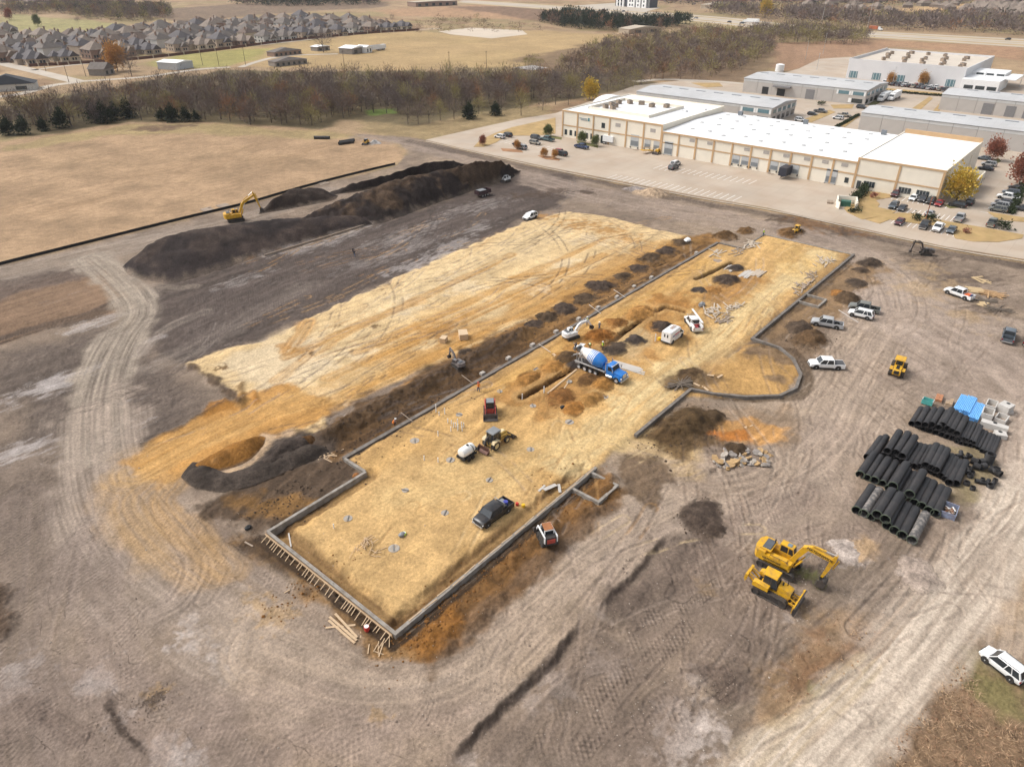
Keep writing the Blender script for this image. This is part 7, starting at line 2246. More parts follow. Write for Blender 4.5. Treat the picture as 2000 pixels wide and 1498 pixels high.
sheet("parking_lot", [(832, 274), (900, 290), (1060, 325), (1200, 352), (1347, 381), (1500, 407), (1600, 430), (1685, 447), (1760, 464), (1850, 483), (2000, 507), (2150, 540), (2700, 420), (2500, 230), (2000, 150), (1840, 150), (1660, 112), (1600, 116), (1560, 135), (1450, 165), (1330, 158), (1240, 168), (1085, 222), (1020, 232), (960, 245)], .1, PAVE, th=.3)
_cz = .2
for pts, m in [
    ([(925, 288), (938, 275), (965, 262), (1000, 250), (1085, 231), (1085, 262), (1050, 266), (990, 266), (968, 280), (945, 288)], LAWN),
    ([(978, 291), (1000, 292), (1018, 295), (1022, 299), (1000, 298), (982, 296)], MULCH), ([(1050, 305), (1080, 307), (1094, 312), (1092, 315), (1065, 312)], MULCH),
    ([(1066, 264), (1098, 270), (1096, 274), (1064, 269)], LAWN_G), ([(1126, 276), (1168, 285), (1168, 290), (1128, 281)], LAWN_G),
    ([(1697, 375), (1740, 379), (1745, 386), (1710, 392), (1718, 400), (1714, 406), (1750, 414), (1740, 420), (1684, 430), (1655, 416), (1648, 408), (1678, 390)], LAWN),
    ([(1690, 430), (1752, 417), (1780, 418), (1850, 434), (1940, 449), (1999, 460), (1996, 467), (1950, 474), (1900, 473), (1866, 467), (1853, 446), (1790, 438), (1738, 430), (1718, 438)], LAWN),
    ([(1844, 403), (1862, 398), (1878, 402), (1875, 407), (1855, 408)], LAWN_G), ([(1894, 374), (1905, 362), (1912, 364), (1902, 375)], LAWN_G), ([(1906, 358), (1915, 348), (1923, 350), (1914, 360)], LAWN_G),
    ([(1928, 415), (1960, 420), (2010, 428), (2010, 436), (1950, 430)], LAWN), ([(1930, 318), (1950, 310), (1955, 316), (1938, 325)], LAWN_G),
    ([(1566, 236), (1620, 216), (1632, 220), (1585, 240)], LAWN), ([(1622, 206), (1668, 205), (1664, 213), (1628, 213)], LAWN), ([(1694, 206), (1722, 190), (1730, 195), (1706, 208)], LAWN_G), ([(1638, 246), (1672, 226), (1678, 229), (1650, 249)], LAWN),
    ([(1780, 214), (1815, 190), (1822, 193), (1795, 218)], LAWN), ([(1830, 226), (1844, 200), (1838, 200), (1818, 222)], LAWN), ([(1490, 160), (1560, 168), (1600, 180), (1560, 182), (1480, 170)], LAWN_G), ([(1720, 172), (1850, 184), (1850, 188), (1722, 178)], LAWN), ([(1350, 163), (1405, 163), (1412, 170), (1380, 172)], LAWN),
]:
    sheet("lawn", pts, _cz, m, th=.15)
strip("kerb", [(832, 277), (1060, 328.5), (1347, 385), (1500, 411), (1685, 451), (1850, 487), (2000, 512)], .5, .22, mat("kerb_stone", alb(226, 212, 194), .8, 0, .1, .5))
# painted bay lines
ln = MB()
def bays(p, q, n, l, ang=0.0, w=.14):
    a, b = g(*p), g(*q)
    for k in range(n):
        x, y = a[0] + (b[0] - a[0]) * k / (n - 1), a[1] + (b[1] - a[1]) * k / (n - 1)
        dx, dy = math.cos(ang) * l / 2, math.sin(ang) * l / 2
        nx, ny = -math.sin(ang) * w / 2, math.cos(ang) * w / 2
        ln.add([(x - dx - nx, y - dy - ny, .112), (x + dx - nx, y + dy - ny, .112), (x + dx + nx, y + dy + ny, .112), (x - dx + nx, y - dy + ny, .112)], [(0, 1, 2, 3)])
bays((1195, 346), (1440, 389), 22, 6.2)
bays((1285, 327), (1470, 357), 17, 6.2)
bays((985, 277), (1085, 292), 12, 5.2)
bays((1735, 385), (1850, 404), 12, 5.2)
bays((1748, 408), (1870, 430), 14, 5.2)
bays((1745, 433), (1865, 458), 12, 5.2)
bays((1935, 418), (1985, 362), 10, 5.2, PI / 2)
bays((1585, 215), (1560, 234), 8, 5, PI / 2)
struct(ln.obj("parking_lines", mat("line_paint", (.8, .79, .76), .7, 0, .1)))

# ------------------------------------------------------------------ warehouses
CREAM = mat("cream_tiltwall", (.74, .68, .57), .85, 0, .04, .3)
TAN = mat("tan_trim", (.5, .33, .18), .85, 0, .06, .5)
ROOFW = paving_material("white_roof", (.76, .76, .76), 6.1, .9, .12)
DOOR = mat("dock_door", alb(220, 222, 222), .5, 0, .05)
DOORG = mat("dock_glazing", alb(150, 156, 160), .4, 0, .08)
WIN = mat("dark_window", (.03, .04, .045), .15, 0, .1, spec=.6)
WINT = mat("teal_window", (.12, .21, .24), .15, 0, .1, spec=.6)
GREYW = mat("grey_tiltwall", (.42, .39, .36), .85, 0, .04, .3)
GREYL = mat("pale_clerestory", (.52, .52, .51), .6, 0, .05, .3)
ROOFG = paving_material("ribbed_grey_roof", alb(222, 222, 222), 2.2, .86, .1)
WHITEP = mat("white_panel", (.74, .74, .73), .6, 0, .05)
UNIT = mat("hvac_tan", alb(178, 158, 138), .6, .1, .12, 1)
FAN = mat("hvac_dark", (.06, .06, .06), .6, 0, .1)

def fx(t, name, x, y, z, w, h, m, d=.12, **k):
    """Piece on a wall that faces -X: centre y, z, width w, height h, proud by d."""
    return MB().box((x - d / 2, y, z), (d, w, h)).obj(name, m, t)

def fy(t, name, x, y, z, w, h, m, d=.12):
    return MB().box((x, y - d / 2, z), (w, d, h)).obj(name, m, t)

_hm = None
def hvac(t, x, y, z, s=1., rz=0):
    global _hm
    if _hm is None:
        _hm = (MB().box((0, 0, .7), (2.4, 1.6, 1.4)).mesh("hvac_unit", UNIT), MB().cyl((.5, 0, 1.4), (.5, 0, 1.5), .5, n=12).cyl((-.6, 0, 1.4), (-.6, 0, 1.5), .5, n=12).mesh("fan", FAN))
    o = put("hvac_unit", _hm[0], t, (x, y, z), rz, s)
    put("fan", _hm[1], o)

wh = thing("warehouse", "cream warehouse with tan trim and long white roof beside the site", "warehouse", (236.5, 37.5, .1))
# main low part: y 0..92.5, x 0..49.5, height 8 ; office part: y 93..138, height 10
MB().box((25, 58.6, 3.9), (49, 68, 7.8)).obj("wall", CREAM, wh)
MB().box((25.4, 115.6, 4.9), (49, 45.2, 9.8)).obj("office_wall", CREAM, wh)
MB().box((25.2, 12.2, 4.5), (49.4, 24.4, 9.0)).obj("end_wall", CREAM, wh)
MB().add([(.4, 24.6, 8.0), (49, 24.6, 8.0), (49, 92.6, 8.0), (.4, 92.6, 8.0), (25, 24.6, 8.7), (25, 92.6, 8.7)], [(0, 4, 5, 3), (4, 1, 2, 5), (0, 1, 4), (2, 3, 5)]).obj("roof", ROOFW, wh)
MB().add([(.6, .6, 9.03), (49, .6, 9.03), (49, 24.2, 9.1), (.6, 24.2, 9.1)], [(0, 1, 2, 3)]).obj("end_roof", ROOFW, wh)
MB().add([(1.4, 93.4, 9.84), (49.4, 93.4, 9.84), (49.4, 137.8, 9.84), (1.4, 137.8, 9.84)], [(0, 1, 2, 3)]).obj("office_roof", ROOFW, wh)
def parapet(x0, x1, y0, y1, z, h, w, m, name="parapet"):
    b = MB()
    for s in (x0 + w / 2, x1 - w / 2):
        b.box((s, (y0 + y1) / 2, z + h / 2), (w, y1 - y0, h))
    for s in (y0 + w / 2, y1 - w / 2):
        b.box(((x0 + x1) / 2, s, z + h / 2), (x1 - x0 - 2 * w, w, h))
    return b.obj(name, m, wh)
parapet(.85, 49.95, 92.95, 138.25, 9.4, .8, .35, CREAM)
parapet(.45, 49.95, -.05, 24.45, 8.6, .75, .35, CREAM)
fx(wh, "cornice", .85, 115.6, 9.85, 45.4, .5, TAN, .16)
fx(wh, "cornice", .45, 12.2, 9.1, 24.6, .5, TAN, .16)
fx(wh, "cornice", .45, 58.6, 7.75, 68, .45, TAN, .3)
fx(wh, "string_course", .85, 115.6, 4.5, 45.2, .45, TAN, .08)
fx(wh, "string_course", .45, 58.6, 4.2, 68, .42, TAN, .08)
fx(wh, "string_course", .45, 12.2, 4.0, 24.4, .42, TAN, .08)
_pil = [0.3] + [12.2, 24.2] + [24.6 + 68 / 10 * k for k in range(1, 11)]
for y in _pil:
    fx(wh, "pilaster", .5, y, 3.9 if y > 24.3 else 4.4, .6, 7.4 if y > 24.3 else 8.6, TAN, .2)
_off = [93.2 + 7.5 * k for k in range(7)]
for y in _off:
    fx(wh, "pilaster", .9, min(y, 137.9), 4.8, .55, 9.5, TAN, .2)
for k in range(9):
    fx(wh, "window", .9, 136.2 - 2.45 * k - .3 * (k // 3), 1.9, 1.25, 2.0, WIN, .06)
fx(wh, "window", .9, 118.6, 6.6, 1.6, 1.9, WIN, .06)
fx(wh, "entrance_door", .9, 118.4, 1.4, 2.0, 2.8, WIN, .12)
for y in (112.0, 96.9):
    fx(wh, "louvre", .9, y, 7.6, 2.2, 1.3, mat("louvre_grey", alb(206, 198, 190), .7, 0, .1, 2), .05)
lg = thing("wall_sign", "small teal and grey sign panel on the warehouse office front", "sign", (237.3, 37.5 + 127.4, 7.9))
fx(lg, "sign_bars", 0, .6, .25, 3.6, .28, mat("sign_grey", alb(178, 190, 196), .5), .05)
fx(lg, "sign_bars", 0, .2, -.25, 3.0, .28, mat("sign_grey", alb(178, 190, 196), .5), .05)
fx(lg, "sign_emblem", 0, -2.0, .1, .8, 1.2, mat("sign_teal", alb(120, 170, 176), .5), .05)
def dock(y, w=2.6, h=2.9, z=1.2, x=.45):
    d = fx(wh, "dock_door", x, y, z + h / 2, w, h, DOOR, .08)
    fx(d, "door_glazing", x - .081, y, z + h * .28, w * .9, h * .42, DOORG, .02)
    fx(d, "dock_bumper", x, y - w * .45, z - .35, .3, .5, BLK, .25)
    fx(d, "dock_bumper", x, y + w * .45, z - .35, .3, .5, BLK, .25)
for y in (98.6, 94.8):
    dock(y, x=.9)
dock(104.2, 3.6, 4.2, .9, .9)
dock(89.6, 3.4, 4.6, .2)
for y in (63.5, 60.2, 56.8, 50.0, 46.8, 43.0):
    dock(y)
dock(31.2, 3.4, 4.4, .2)
for k, y in enumerate((80.6, 73.8, 60.2, 53.4, 46.6, 39.8, 34.0, 28.0)):
    fx(wh, "louvre", .45, y, 6.4, 2.0, 1.0, mat("louvre_grey", alb(206, 198, 190), .7, 0, .1, 2), .05)
for y, w in ((19.6, 3.2), (9.4, 3.4), (4.4, 3.4)):
    wdw = fx(wh, "window", .45, y, 1.9, w, 1.7, WIN, .06)
    for q in (-w / 4, 0, w / 4):
        fx(wdw, "mullion", .38, y + q, 1.9, .07, 1.7, GREYL, .04)
fx(wh, "window", .45, 27.4 - 1, 2.0, 1.2, 1.6, WIN, .06)
fx(wh, "door", .45, 22.6, 1.3, 1.2, 2.4, WIN, .06)
for y in (31.6, 38.2, 45, 51.8, 58.6, 65.4, 72.2, 79, 85.8):
    for k in range(4):
        x = 7 + 11 * k + (3 if int(y) % 2 else 0)
        MB().box((x, y + (k % 2) * 2, 8.0 + .7 * (1 - abs(x - 25) / 25) + .1), (1.3, 1.1, .22)).obj("skylight", mat("skylight", alb(214, 214, 212), .4, 0, .05), wh)
for x, y in ((45.5, 30), (46, 58), (46, 84)):
    MB().box((x, y, 8.9), (1.1, 1.6, 1.5)).obj("roof_vent", mat("vent_grey", alb(150, 156, 162), .5, .3, .1), wh)
for x, y in ((30, 100), (38, 96)):
    MB().box((x, y, 10), (1.6, 1.6, .9)).obj("roof_vent", WHITEP, wh)
# screened plant deck on the office roof
sc = MB()
for a, b in (((10, 104), (10, 132)), ((10, 132), (36, 132)), ((36, 132), (36, 118)), ((36, 104), (36, 118)), ((10, 104), (36, 104))):
    sc.box(((a[0] + b[0]) / 2, (a[1] + b[1]) / 2, 10.2), (abs(a[0] - b[0]) + .2, abs(a[1] - b[1]) + .2, 1.4))
sc.obj("plant_screen", CREAM, wh)
for x, y in ((16, 128), (16, 124.5), (22, 129), (28, 129.5), (31, 126), (32, 121), (30, 115), (33, 110), (20, 126)):
    hvac(wh, x, y, 9.85, 1., (x * 7) % 3)
# barrel canopy behind, side porch at the right end
ar = [(38 + 9 * math.cos(PI * k / 12), 8.0 + 2.7 * math.sin(PI * k / 12)) for k in range(13)]
MB().prism(ar, 138.4, 143.5, 0, 'y').obj("barrel_canopy", ROOFW, wh)
pw = MB()
pw.box((20, -6, 2.3), (18, .3, 4.6)).box((11, -3.05, 2.3), (.3, 5.6, 4.6)).box((29, -3.05, 2.3), (.3, 5.6, 4.6))
pw.obj("porch_wall", CREAM, wh)
for x in (14, 18.5, 23, 26.8):
    MB().prism([(x - .9, .2), (x + .9, .2), (x + .9, 2.4), (x + .5, 3.1), (x, 3.3), (x - .5, 3.1), (x - .9, 2.4)], -6.19, -6.13).obj("porch_opening", WIN, wh)
MB().box((38, -.1, 6), (5, .3, 3)).obj("end_window_band", CREAM, wh)
MB().box((48.5, 12, 9.7), (.5, 24, 1.6)).obj("back_parapet", TAN, wh)

def grey_hall(x0, x1, y0, y1, h, label, panel=7.5, ends=True, doors=(), roof=ROOFG, rise=1.2):
    t = thing("industrial_building", label, "industrial building", (x0, y0, .1))
    W, L = x1 - x0, y1 - y0
    MB().box((W / 2, L / 2, h / 2), (W - .3, L - .3, h)).obj("wall", mat("joint_grey", alb(150, 146, 142), .9, 0, .05), t)
    n = max(2, int(L / panel))
    pm = MB().box((0, 0, 0), (.2, L / n - .12, h * .8)).mesh("wall_panel", GREYW)
    cm = MB().box((0, 0, 0), (.2, L / n - .12, h * .16)).mesh("clerestory_panel", GREYL)
    for k in range(n):
        put("wall_panel", pm, t, (.1, (k + .5) * L / n, h * .4))
        put("clerestory_panel", cm, t, (.1, (k + .5) * L / n, h * .89))
    m_ = max(2, int(W / panel))
    em = MB().box((0, 0, 0), (W / m_ - .12, .2, h * .985)).mesh("wall_panel", GREYW)
    for k in range(m_):
        put("wall_panel", em, t, ((k + .5) * W / m_, .1, h * .4925))
    if rise:
        r = MB().add([(-.3, -.3, h), (W + .3, -.3, h), (W + .3, L + .3, h), (-.3, L + .3, h), (W / 2, -.3, h + rise), (W / 2, L + .3, h + rise)], [(0, 4, 5, 3), (4, 1, 2, 5), (0, 1, 4), (2, 3, 5), (3, 2, 1, 0)])
        ro = r.obj("roof", roof, t)
        for k in range(int(L / 9)):
            MB().box((W / 2, 5 + k * 9, h + rise + .03), (.9, 4.5, .16)).obj("ridge_vent", mat("vent_grey", alb(150, 156, 162), .5, .3, .1), ro)
    if ends:      # glazed two storey office corner at the -Y end
        for k in range(5):
            xx = 3 + k * (W - 6) / 4
            fy(t, "window", xx, 0, h * .72, W / 9, 1.5, WINT, .1)
            fy(t, "window", xx, 0, h * .24, W / 9, 2.0, WIN, .1)
            fy(t, "white_pier", xx + W / 10, 0, h * .72, .9, 1.9, WHITEP, .13)
        for y in (3.8, 10.8):
            fx(t, "window", 0, y, h * .72, 5.0, 1.5, WINT, .1)
            fx(t, "white_pier", 0, y - 3.0, h * .72, .8, 1.9, WHITEP, .13)
            fx(t, "white_pier", 0, y + 3.0, h * .72, .8, 1.9, WHITEP, .13)
        fx(t, "window", 0, 3.8, h * .24, 5.0, 1.9, WIN, .1)
        fx(t, "white_pier", 0, 7.2, h * .24, 1.4, 2.0, WHITEP, .13)
    for (y, w, hh, m) in doors:
        fx(t, "doorway", 0, y, hh / 2, w, hh, m, .1)  # black entries are flat panels: the shade inside open docks as colour
    return t
DG = mat("grey_door", alb(152, 150, 150), .6, 0, .06)
grey_hall(316, 343, 122, 190, 6.4, "grey industrial hall directly behind the white roof, teal corner windows")
g2_ = grey_hall(388, 421, 105, 168, 6.8, "grey industrial hall with dark open dock and teal corner windows", doors=[(50.5, 3.4, 3.6, BLK), (42, 4.2, 3.4, BLK), (27, 4.4, 4.6, DG)])
MB().box((-1.2, 41.5, 4.6), (2.4, 9, .8)).obj("dock_awning", DG, g2_)
grey_hall(326, 348, -40, 88.5, 7.2, "long grey industrial hall behind the cream warehouse's right end", 8.2, False)
grey_hall(400, 424, -30, 75, 6.8, "grey industrial hall with three roller doors at the right edge", 7.5, False, doors=[(85, 4.4, 4.8, DG), (76, 4.0, 4.6, DG), (69, 4, 4.4, DG), (56, 3.5, 4, BLK)])
bg = thing("distribution_centre", "largest pale grey flat roofed building with many rooftop units", "industrial building", (476, 81, .1))
LG = mat("light_grey_wall", (.62, .61, .61), .85, 0, .04, .2)
MB().box((37, 31, 4.6), (74, 62, 9.2)).obj("wall", LG, bg)
MB().box((37, 31, 9.21), (73, 61, .05)).obj("roof", mat("cream_roof", alb(240, 226, 208), .7, 0, .06, .1), bg)
b = MB()
b.box((.2, 31, 9.9), (.4, 62.4, 1.4)).box((37, 62, 9.9), (73, .4, 1.6)).box((37, 0, 9.7), (73, .4, 1.0)).box((73.8, 31, 9.7), (.4, 62, 1.0))
b.obj("parapet", LG, bg)
for y in (58, 45, 32, 19, 6):
    wdw = fx(bg, "glazed_entrance", 0, y, 2.2, 4.6, 3.6, WINT, .12)
    for q in (-1.6, 0, 1.6):
        fx(wdw, "mullion", -.12, y + q, 2.2, .14, 3.6, WHITEP, .05)
for k in range(22):
    hvac(bg, 8 + (k * 17.3) % 60, 5 + (k * 23.7) % 52, 9.25, 1.15, (k % 3) * .5)
MB().box((8, -9, 2.8), (26, 18, 5.6)).obj("annex", WHITEP, bg)
MB().box((28, -8, 3.4), (20, 16, 6.8)).obj("annex", WHITEP, bg)
for k in range(3):
    fx(bg, "window", -5, -4 - k * 5.5, 1.8, 4.4, 1.8, WIN, .1)
    fx(bg, "window", 18, -4 - k * 5, 6.0, 3.6, 1.2, WIN, .1)
MB().box((22, -20, 5.2), (26, 6, .5)).obj("canopy", WHITEP, bg)

# ------------------------------------------------------------------ lot contents
FLEET = {}
def lot_car(kind, col, px, rz, label, group="cars parked in the lots", z=.1):
    X, Y = g(*px)
    if kind not in FLEET:
        FLEET[kind] = car(kind, col, label, "car" if kind != "pickup" else "pickup", (X, Y, z), rz, group)
        FLEET[kind]["_p"] = 1
        o = FLEET[kind]
    else:
        o = dup(FLEET[kind], (X, Y, z), rz, label, group)
        for ch in o.children:
            if ch.name.startswith("body"):
                repaint(ch, PAINTS[col])
    return o
Y_ = PI / 2
for kind, col, p, rz, lab in [
    ("suv", "white", (976, 271), Y_, "white suv left of a black one in the office lot"), ("suv", "black", (990, 268), Y_, "black suv right of a white one in the office lot"),
    ("suv", "dark", (1047, 273), -Y_, "dark suv left of the green pickup by the office lawn"), ("pickup", "teal", (1069, 276), Y_, "dark green pickup by the office lawn"), ("suv", "tan", (1045, 283), -Y_, "tan suv in the middle of the office lot"),
    ("sedan", "dark", (1012, 286), -Y_, "dark sedan behind a small red tree in the office lot"), ("suv", "silver", (1018, 292), Y_, "silver suv beside a small red tree in the office lot"), ("hatch", "red", (1089, 299), Y_, "red hatchback behind the orange tree"),
    ("suv", "black", (1096, 305), Y_, "black suv in front of the red hatchback by orange tree"), ("pickup", "blue", (1136, 291), -Y_, "dark blue pickup alone near the office front"),
    ("suv", "white", (1319, 324), 0, "white suv behind a grey one on the dock apron"), ("suv", "grey", (1315, 331), 0, "grey suv in front of a white one on the dock apron"),
    ("suv", "maroon", (1748, 384), PI, "dark red suv nearest the hedge in the front bays"), ("sedan", "white", (1783, 391), PI, "white sedan below the office windows"), ("suv", "dark", (1801, 394), PI, "dark suv right of the white sedan"), ("suv", "black", (1817, 398), PI, "black suv left of the red car by the yellow tree"), ("sedan", "red", (1833, 402), PI, "dark red sedan left of the yellow tree"),
    ("suv", "slate", (1744, 407), PI, "slate suv left one of two in the middle bays"), ("sedan", "dark", (1761, 411), PI, "dark sedan right one of two in the middle bays"), ("sedan", "silver", (1815, 421), 0, "silver sedan beside the round shrub"),
    ("sedan", "maroon", (1756, 438), PI, "maroon sedan alone on the left of the outer bays"), ("pickup", "black", (1805, 445), PI, "black pickup in the outer bays"), ("pickup", "white", (1831, 450), PI, "white pickup in the outer bays"), ("sedan", "slate", (1857, 454), PI, "slate sedan rightmost in the outer bays"),
    ("pickup", "silver", (1873, 431), 0, "silver pickup alone on the lawn side bays"), ("pickup", "olive", (1936, 441), 0, "olive pickup beside the shrub at the drive"), ("suv", "black", (1868, 405), Y_, "black van like suv under the yellow tree"), ("suv", "black", (1893, 400), 0, "black suv right of the yellow tree trunk"),
    ("suv", "olive", (1948, 414), Y_, "olive suv at the near end of the right column"), ("suv", "silver", (1952, 406), Y_, "silver suv second from near end of the right column"), ("sedan", "dark", (1960, 399), Y_, "dark sedan third from near end of the right column"), ("pickup", "white", (1967, 390), Y_, "white pickup in the right column"),
    ("suv", "slate", (1973, 381), Y_, "slate suv behind the white pickup in right column"), ("sedan", "black", (1985, 371), Y_, "black sedan at the far end of right column"), ("suv", "dark", (1999, 413), Y_, "dark suv beyond the right hedge"),
    ("sedan", "dark", (1924, 333), Y_, "dark sedan at the warehouse end, nearest"), ("suv", "silver", (1930, 325), Y_, "silver suv at the warehouse end, middle"), ("sedan", "slate", (1921, 313), Y_, "slate sedan at the warehouse end, farthest"),
    ("pickup", "grey", (1602, 221), -Y_, "grey pickup in the lot between grey halls"), ("hatch", "black", (1586, 226), -Y_, "black hatchback in the lot between grey halls"), ("pickup", "tan", (1648, 229), -Y_, "tan pickup in the lot between grey halls"), ("suv", "white", (1636, 234), Y_, "white suv in the lot between grey halls"),
    ("suv", "dark", (1682, 213), -Y_, "dark suv at the glazed hall corner"), ("suv", "white", (1562, 238), -Y_, "white suv close behind the white roof"),
]:
    lot_car(kind, col, p, rz, lab)
_cc = ["white", "dark", "silver", "black", "red", "slate", "white", "tan", "grey", "silver"]
for k in range(26):
    u = k / 25
    lot_car(["suv", "sedan", "pickup"][k % 3], _cc[(k * 7) % 10], (1728 + 125 * u, 163 + 14 * u + (3 if k % 2 else 0)), 0, "parked car in the long row by the largest grey building, %s" % ((ORD[k] if k < 20 else "twenty-" + ORD[k - 20]) + " from left"), "cars in the row before the largest building")
# box trailer, dark roll-off, semis, tractor with ramp
def rig(p, rz, label, box=(12, 2.6, 2.8), bm=WHITEP, tractor=True, cat="truck", z=.1, s=1):
    X, Y = g(*p)
    t = thing("semi_truck" if tractor else "box_trailer", label, cat, (X, Y, z), rz)
    l, w, h = box
    MB().box((0, 0, 1.1 + h / 2), box).obj("box", bm, t)
    MB().box((0, 0, .95), (l * .95, .9, .25)).obj("chassis", BLK, t)
    for x in (-l * .38, -l * .28):
        for y in (-1, 1):
            wheel(t, x, y * w * .42, .5, .4)
    if tractor:
        MB().prism([(l / 2 + .6, .7), (l / 2 + 4.6, .7), (l / 2 + 4.6, 1.7), (l / 2 + 3.2, 2.0), (l / 2 + 2.6, 3.1), (l / 2 + .6, 3.4)], -1.2, 1.2).obj("cab", WHITEP, t)
        MB().prism([(l / 2 + 3.25, 2.0), (l / 2 + 3.35, 2.0), (l / 2 + 2.75, 2.95), (l / 2 + 2.65, 2.95)], -1.05, 1.05).obj("windshield", GLS, t)
        for x in (l / 2 + 1.4, l / 2 + 3.8):
            for y in (-1, 1):
                wheel(t, x, y * 1.05, .5, .35)
    else:
        MB().beam((l / 2, 0, .8), (l / 2 + 1.3, 0, .6), .15, .15).obj("drawbar", BLK, t)
    return t
rig((1189, 283), -Y_, "white enclosed cargo trailer by the office front", (4.6, 2.1, 2.2), WHITEP, False, "trailer")
rig((1534, 347), PI, "dark container trailer backed onto the docks", (7.5, 2.5, 2.6), mat("container_dark", (.03, .032, .045), .5), False, "trailer")
rig((1728, 196), PI, "white semi truck parked between the grey halls, left", (10, 2.5, 2.7))
rig((1748, 194), PI, "white semi truck parked between the grey halls, right", (10, 2.5, 2.7))
tr = backhoe("dark tractor loader with long yellow boom by the dock ramp", YEL, False)
place(tr, (1282, 302), (1296, 298), .1)
X, Y = g(1268, 299)
t = thing("loading_ramp", "long yellow loading ramp at the dock doors", "ramp", (X, Y, .1), 2.9)
MB().prism([(-4, .2), (4, 1.3), (4, 1.5), (-4, .4)], -.9, .9).obj("deck", YEL, t)
for y in (-.9, .9):
    MB().beam((-4, y, 1.2), (4, y, 2.3), .08, .08).obj("rail", YEL, t)
for k, (x, y) in enumerate([(1244, 293), (1367, 312), (1510, 340)]):
    lumber_pile(["heap of wooden pallets left of the dock ramp", "heap of wooden pallets at the warehouse wall by first louvres", "heap of wooden pallets beside the dark container trailer"][k], (x, y), 14, 1.6, .9, .4, .9, WOOD2, 60 + k)
# refuse enclosure, hedges
X, Y = g(1652, 403)
t = thing("refuse_enclosure", "cream refuse enclosure with open gates at the lot corner", "enclosure", (X, Y, .1), .35)
for c, s in (((2.4, 0, 1.1), (.3, 5.4, 2.2)), ((0, 2.55, 1.1), (4.5, .3, 2.2)), ((0, -2.55, 1.1), (4.5, .3, 2.2))):
    MB().box(c, s).obj("wall", CREAM, t)
for y in (-2.2, 2.2):
    MB().box((-3.3, y * 1.1, 1.0), (2.0, .15, 1.9), 0, .4 * (1 if y > 0 else -1)).obj("gate", CREAM, t)
MB().box((0, .2, .75), (2.0, 2.6, 1.5)).obj("dumpster", mat("dumpster_green", (.03, .11, .08), .5), t)
MB().box((1.5, 4.4, .3), (2.4, 1.5, .5)).obj("pallet_stack", WOOD2, t)
# ------------------------------------------------------------------ trees
BARK = mat("grey_bark", alb(112, 98, 88), .95, 0, .2, 2)
def twig(n, c):
    return mat("twigs_" + n, alb(*c), .95, 0, .22, .35)
TW = [twig("grey", (138, 120, 109)), twig("brown", (136, 110, 92)), twig("olive", (172, 158, 104)), twig("rust", (172, 126, 92)), twig("dark", (132, 116, 110))]
CED = mat("cedar_green", alb(56, 66, 42), .9, 0, .3, .6)
LEAFY = {"yellow": mat("leaf_yellow", (.58, .39, .07), .8, 0, .25, .5, dirt=(.26, .27, .05, .7)), "orange": mat("leaf_orange", (.46, .25, .08), .8, 0, .25, .5), "red": mat("leaf_red", (.3, .12, .075), .8, 0, .25, .5), "green": mat("leaf_green", (.14, .16, .06), .8, 0, .25, .6), "hedge": mat("leaf_hedge", alb(66, 78, 44), .85, 0, .3, .8)}

def crown_tris(R, n, rx, rz, cz, size, wide, clump=9):
    """n leaf / twig triangles gathered in clumps through an ellipsoid."""
    cs = []
    for _ in range(clump):
        a, q = R.random() * 2 * PI, R.random() ** .5
        e = R.uniform(-.75, .95)
        k = math.sqrt(max(0, 1 - e * e))
        cs.append((q * k * rx * math.cos(a), q * k * rx * math.sin(a), e * rz))
    V = np.empty((n * 3, 3), np.float32)
    for i in range(n):
        c = R.choice(cs)
        s_ = rx * .36
        p = Vector((c[0] + R.gauss(0, s_), c[1] + R.gauss(0, s_), cz + c[2] + R.gauss(0, s_ * rz / rx)))
        d = Vector((p.x + R.gauss(0, rx * .35), p.y + R.gauss(0, rx * .35), (p.z - cz) * .8 + rz * .55)).normalized()
        l = size * R.uniform(.6, 1.3)
        sd = d.cross(Vector((R.gauss(0, 1), R.gauss(0, 1), R.gauss(0, 1)))).normalized() * (wide * l)
        V[i * 3], V[i * 3 + 1], V[i * 3 + 2] = p - sd, p + sd, p + d * l
    return V

def tri_mesh(name, V, m):
    n = len(V) // 3
    me = bpy.data.meshes.new(name)
    me.vertices.add(len(V))
    me.vertices.foreach_set('co', np.asarray(V, np.float32).ravel())
    me.loops.add(len(V))
    me.loops.foreach_set('vertex_index', np.arange(len(V), dtype=np.int32))
    me.polygons.add(n)
    me.polygons.foreach_set('loop_start', np.arange(0, len(V), 3, dtype=np.int32))
    me.update()
    me.materials.append(m)
    return me

def trunk_mesh(R, h, r, limbs=7, spread=1.6):
    b = MB()
    b.cyl((0, 0, -.3), (R.uniform(-.2, .2), R.uniform(-.2, .2), h * .55), r, r * .6, 6)
    for k in range(limbs):
        a = 2 * PI * k / limbs + R.random()
        z = h * R.uniform(.25, .5)
        q = (math.cos(a) * spread * R.uniform(.5, 1.1), math.sin(a) * spread * R.uniform(.5, 1.1), z + h * R.uniform(.2, .4))
        b.cyl((0, 0, z), q, r * .45, r * .14, 4, cap=False)
        for j in range(2):
            b.cyl(q, (q[0] * R.uniform(1., 1.6) + R.uniform(-.6, .6), q[1] * R.uniform(1., 1.6) + R.uniform(-.6, .6), q[2] + h * R.uniform(.08, .22)), r * .16, r * .05, 3, cap=False)
    return b.mesh("trunk", BARK)

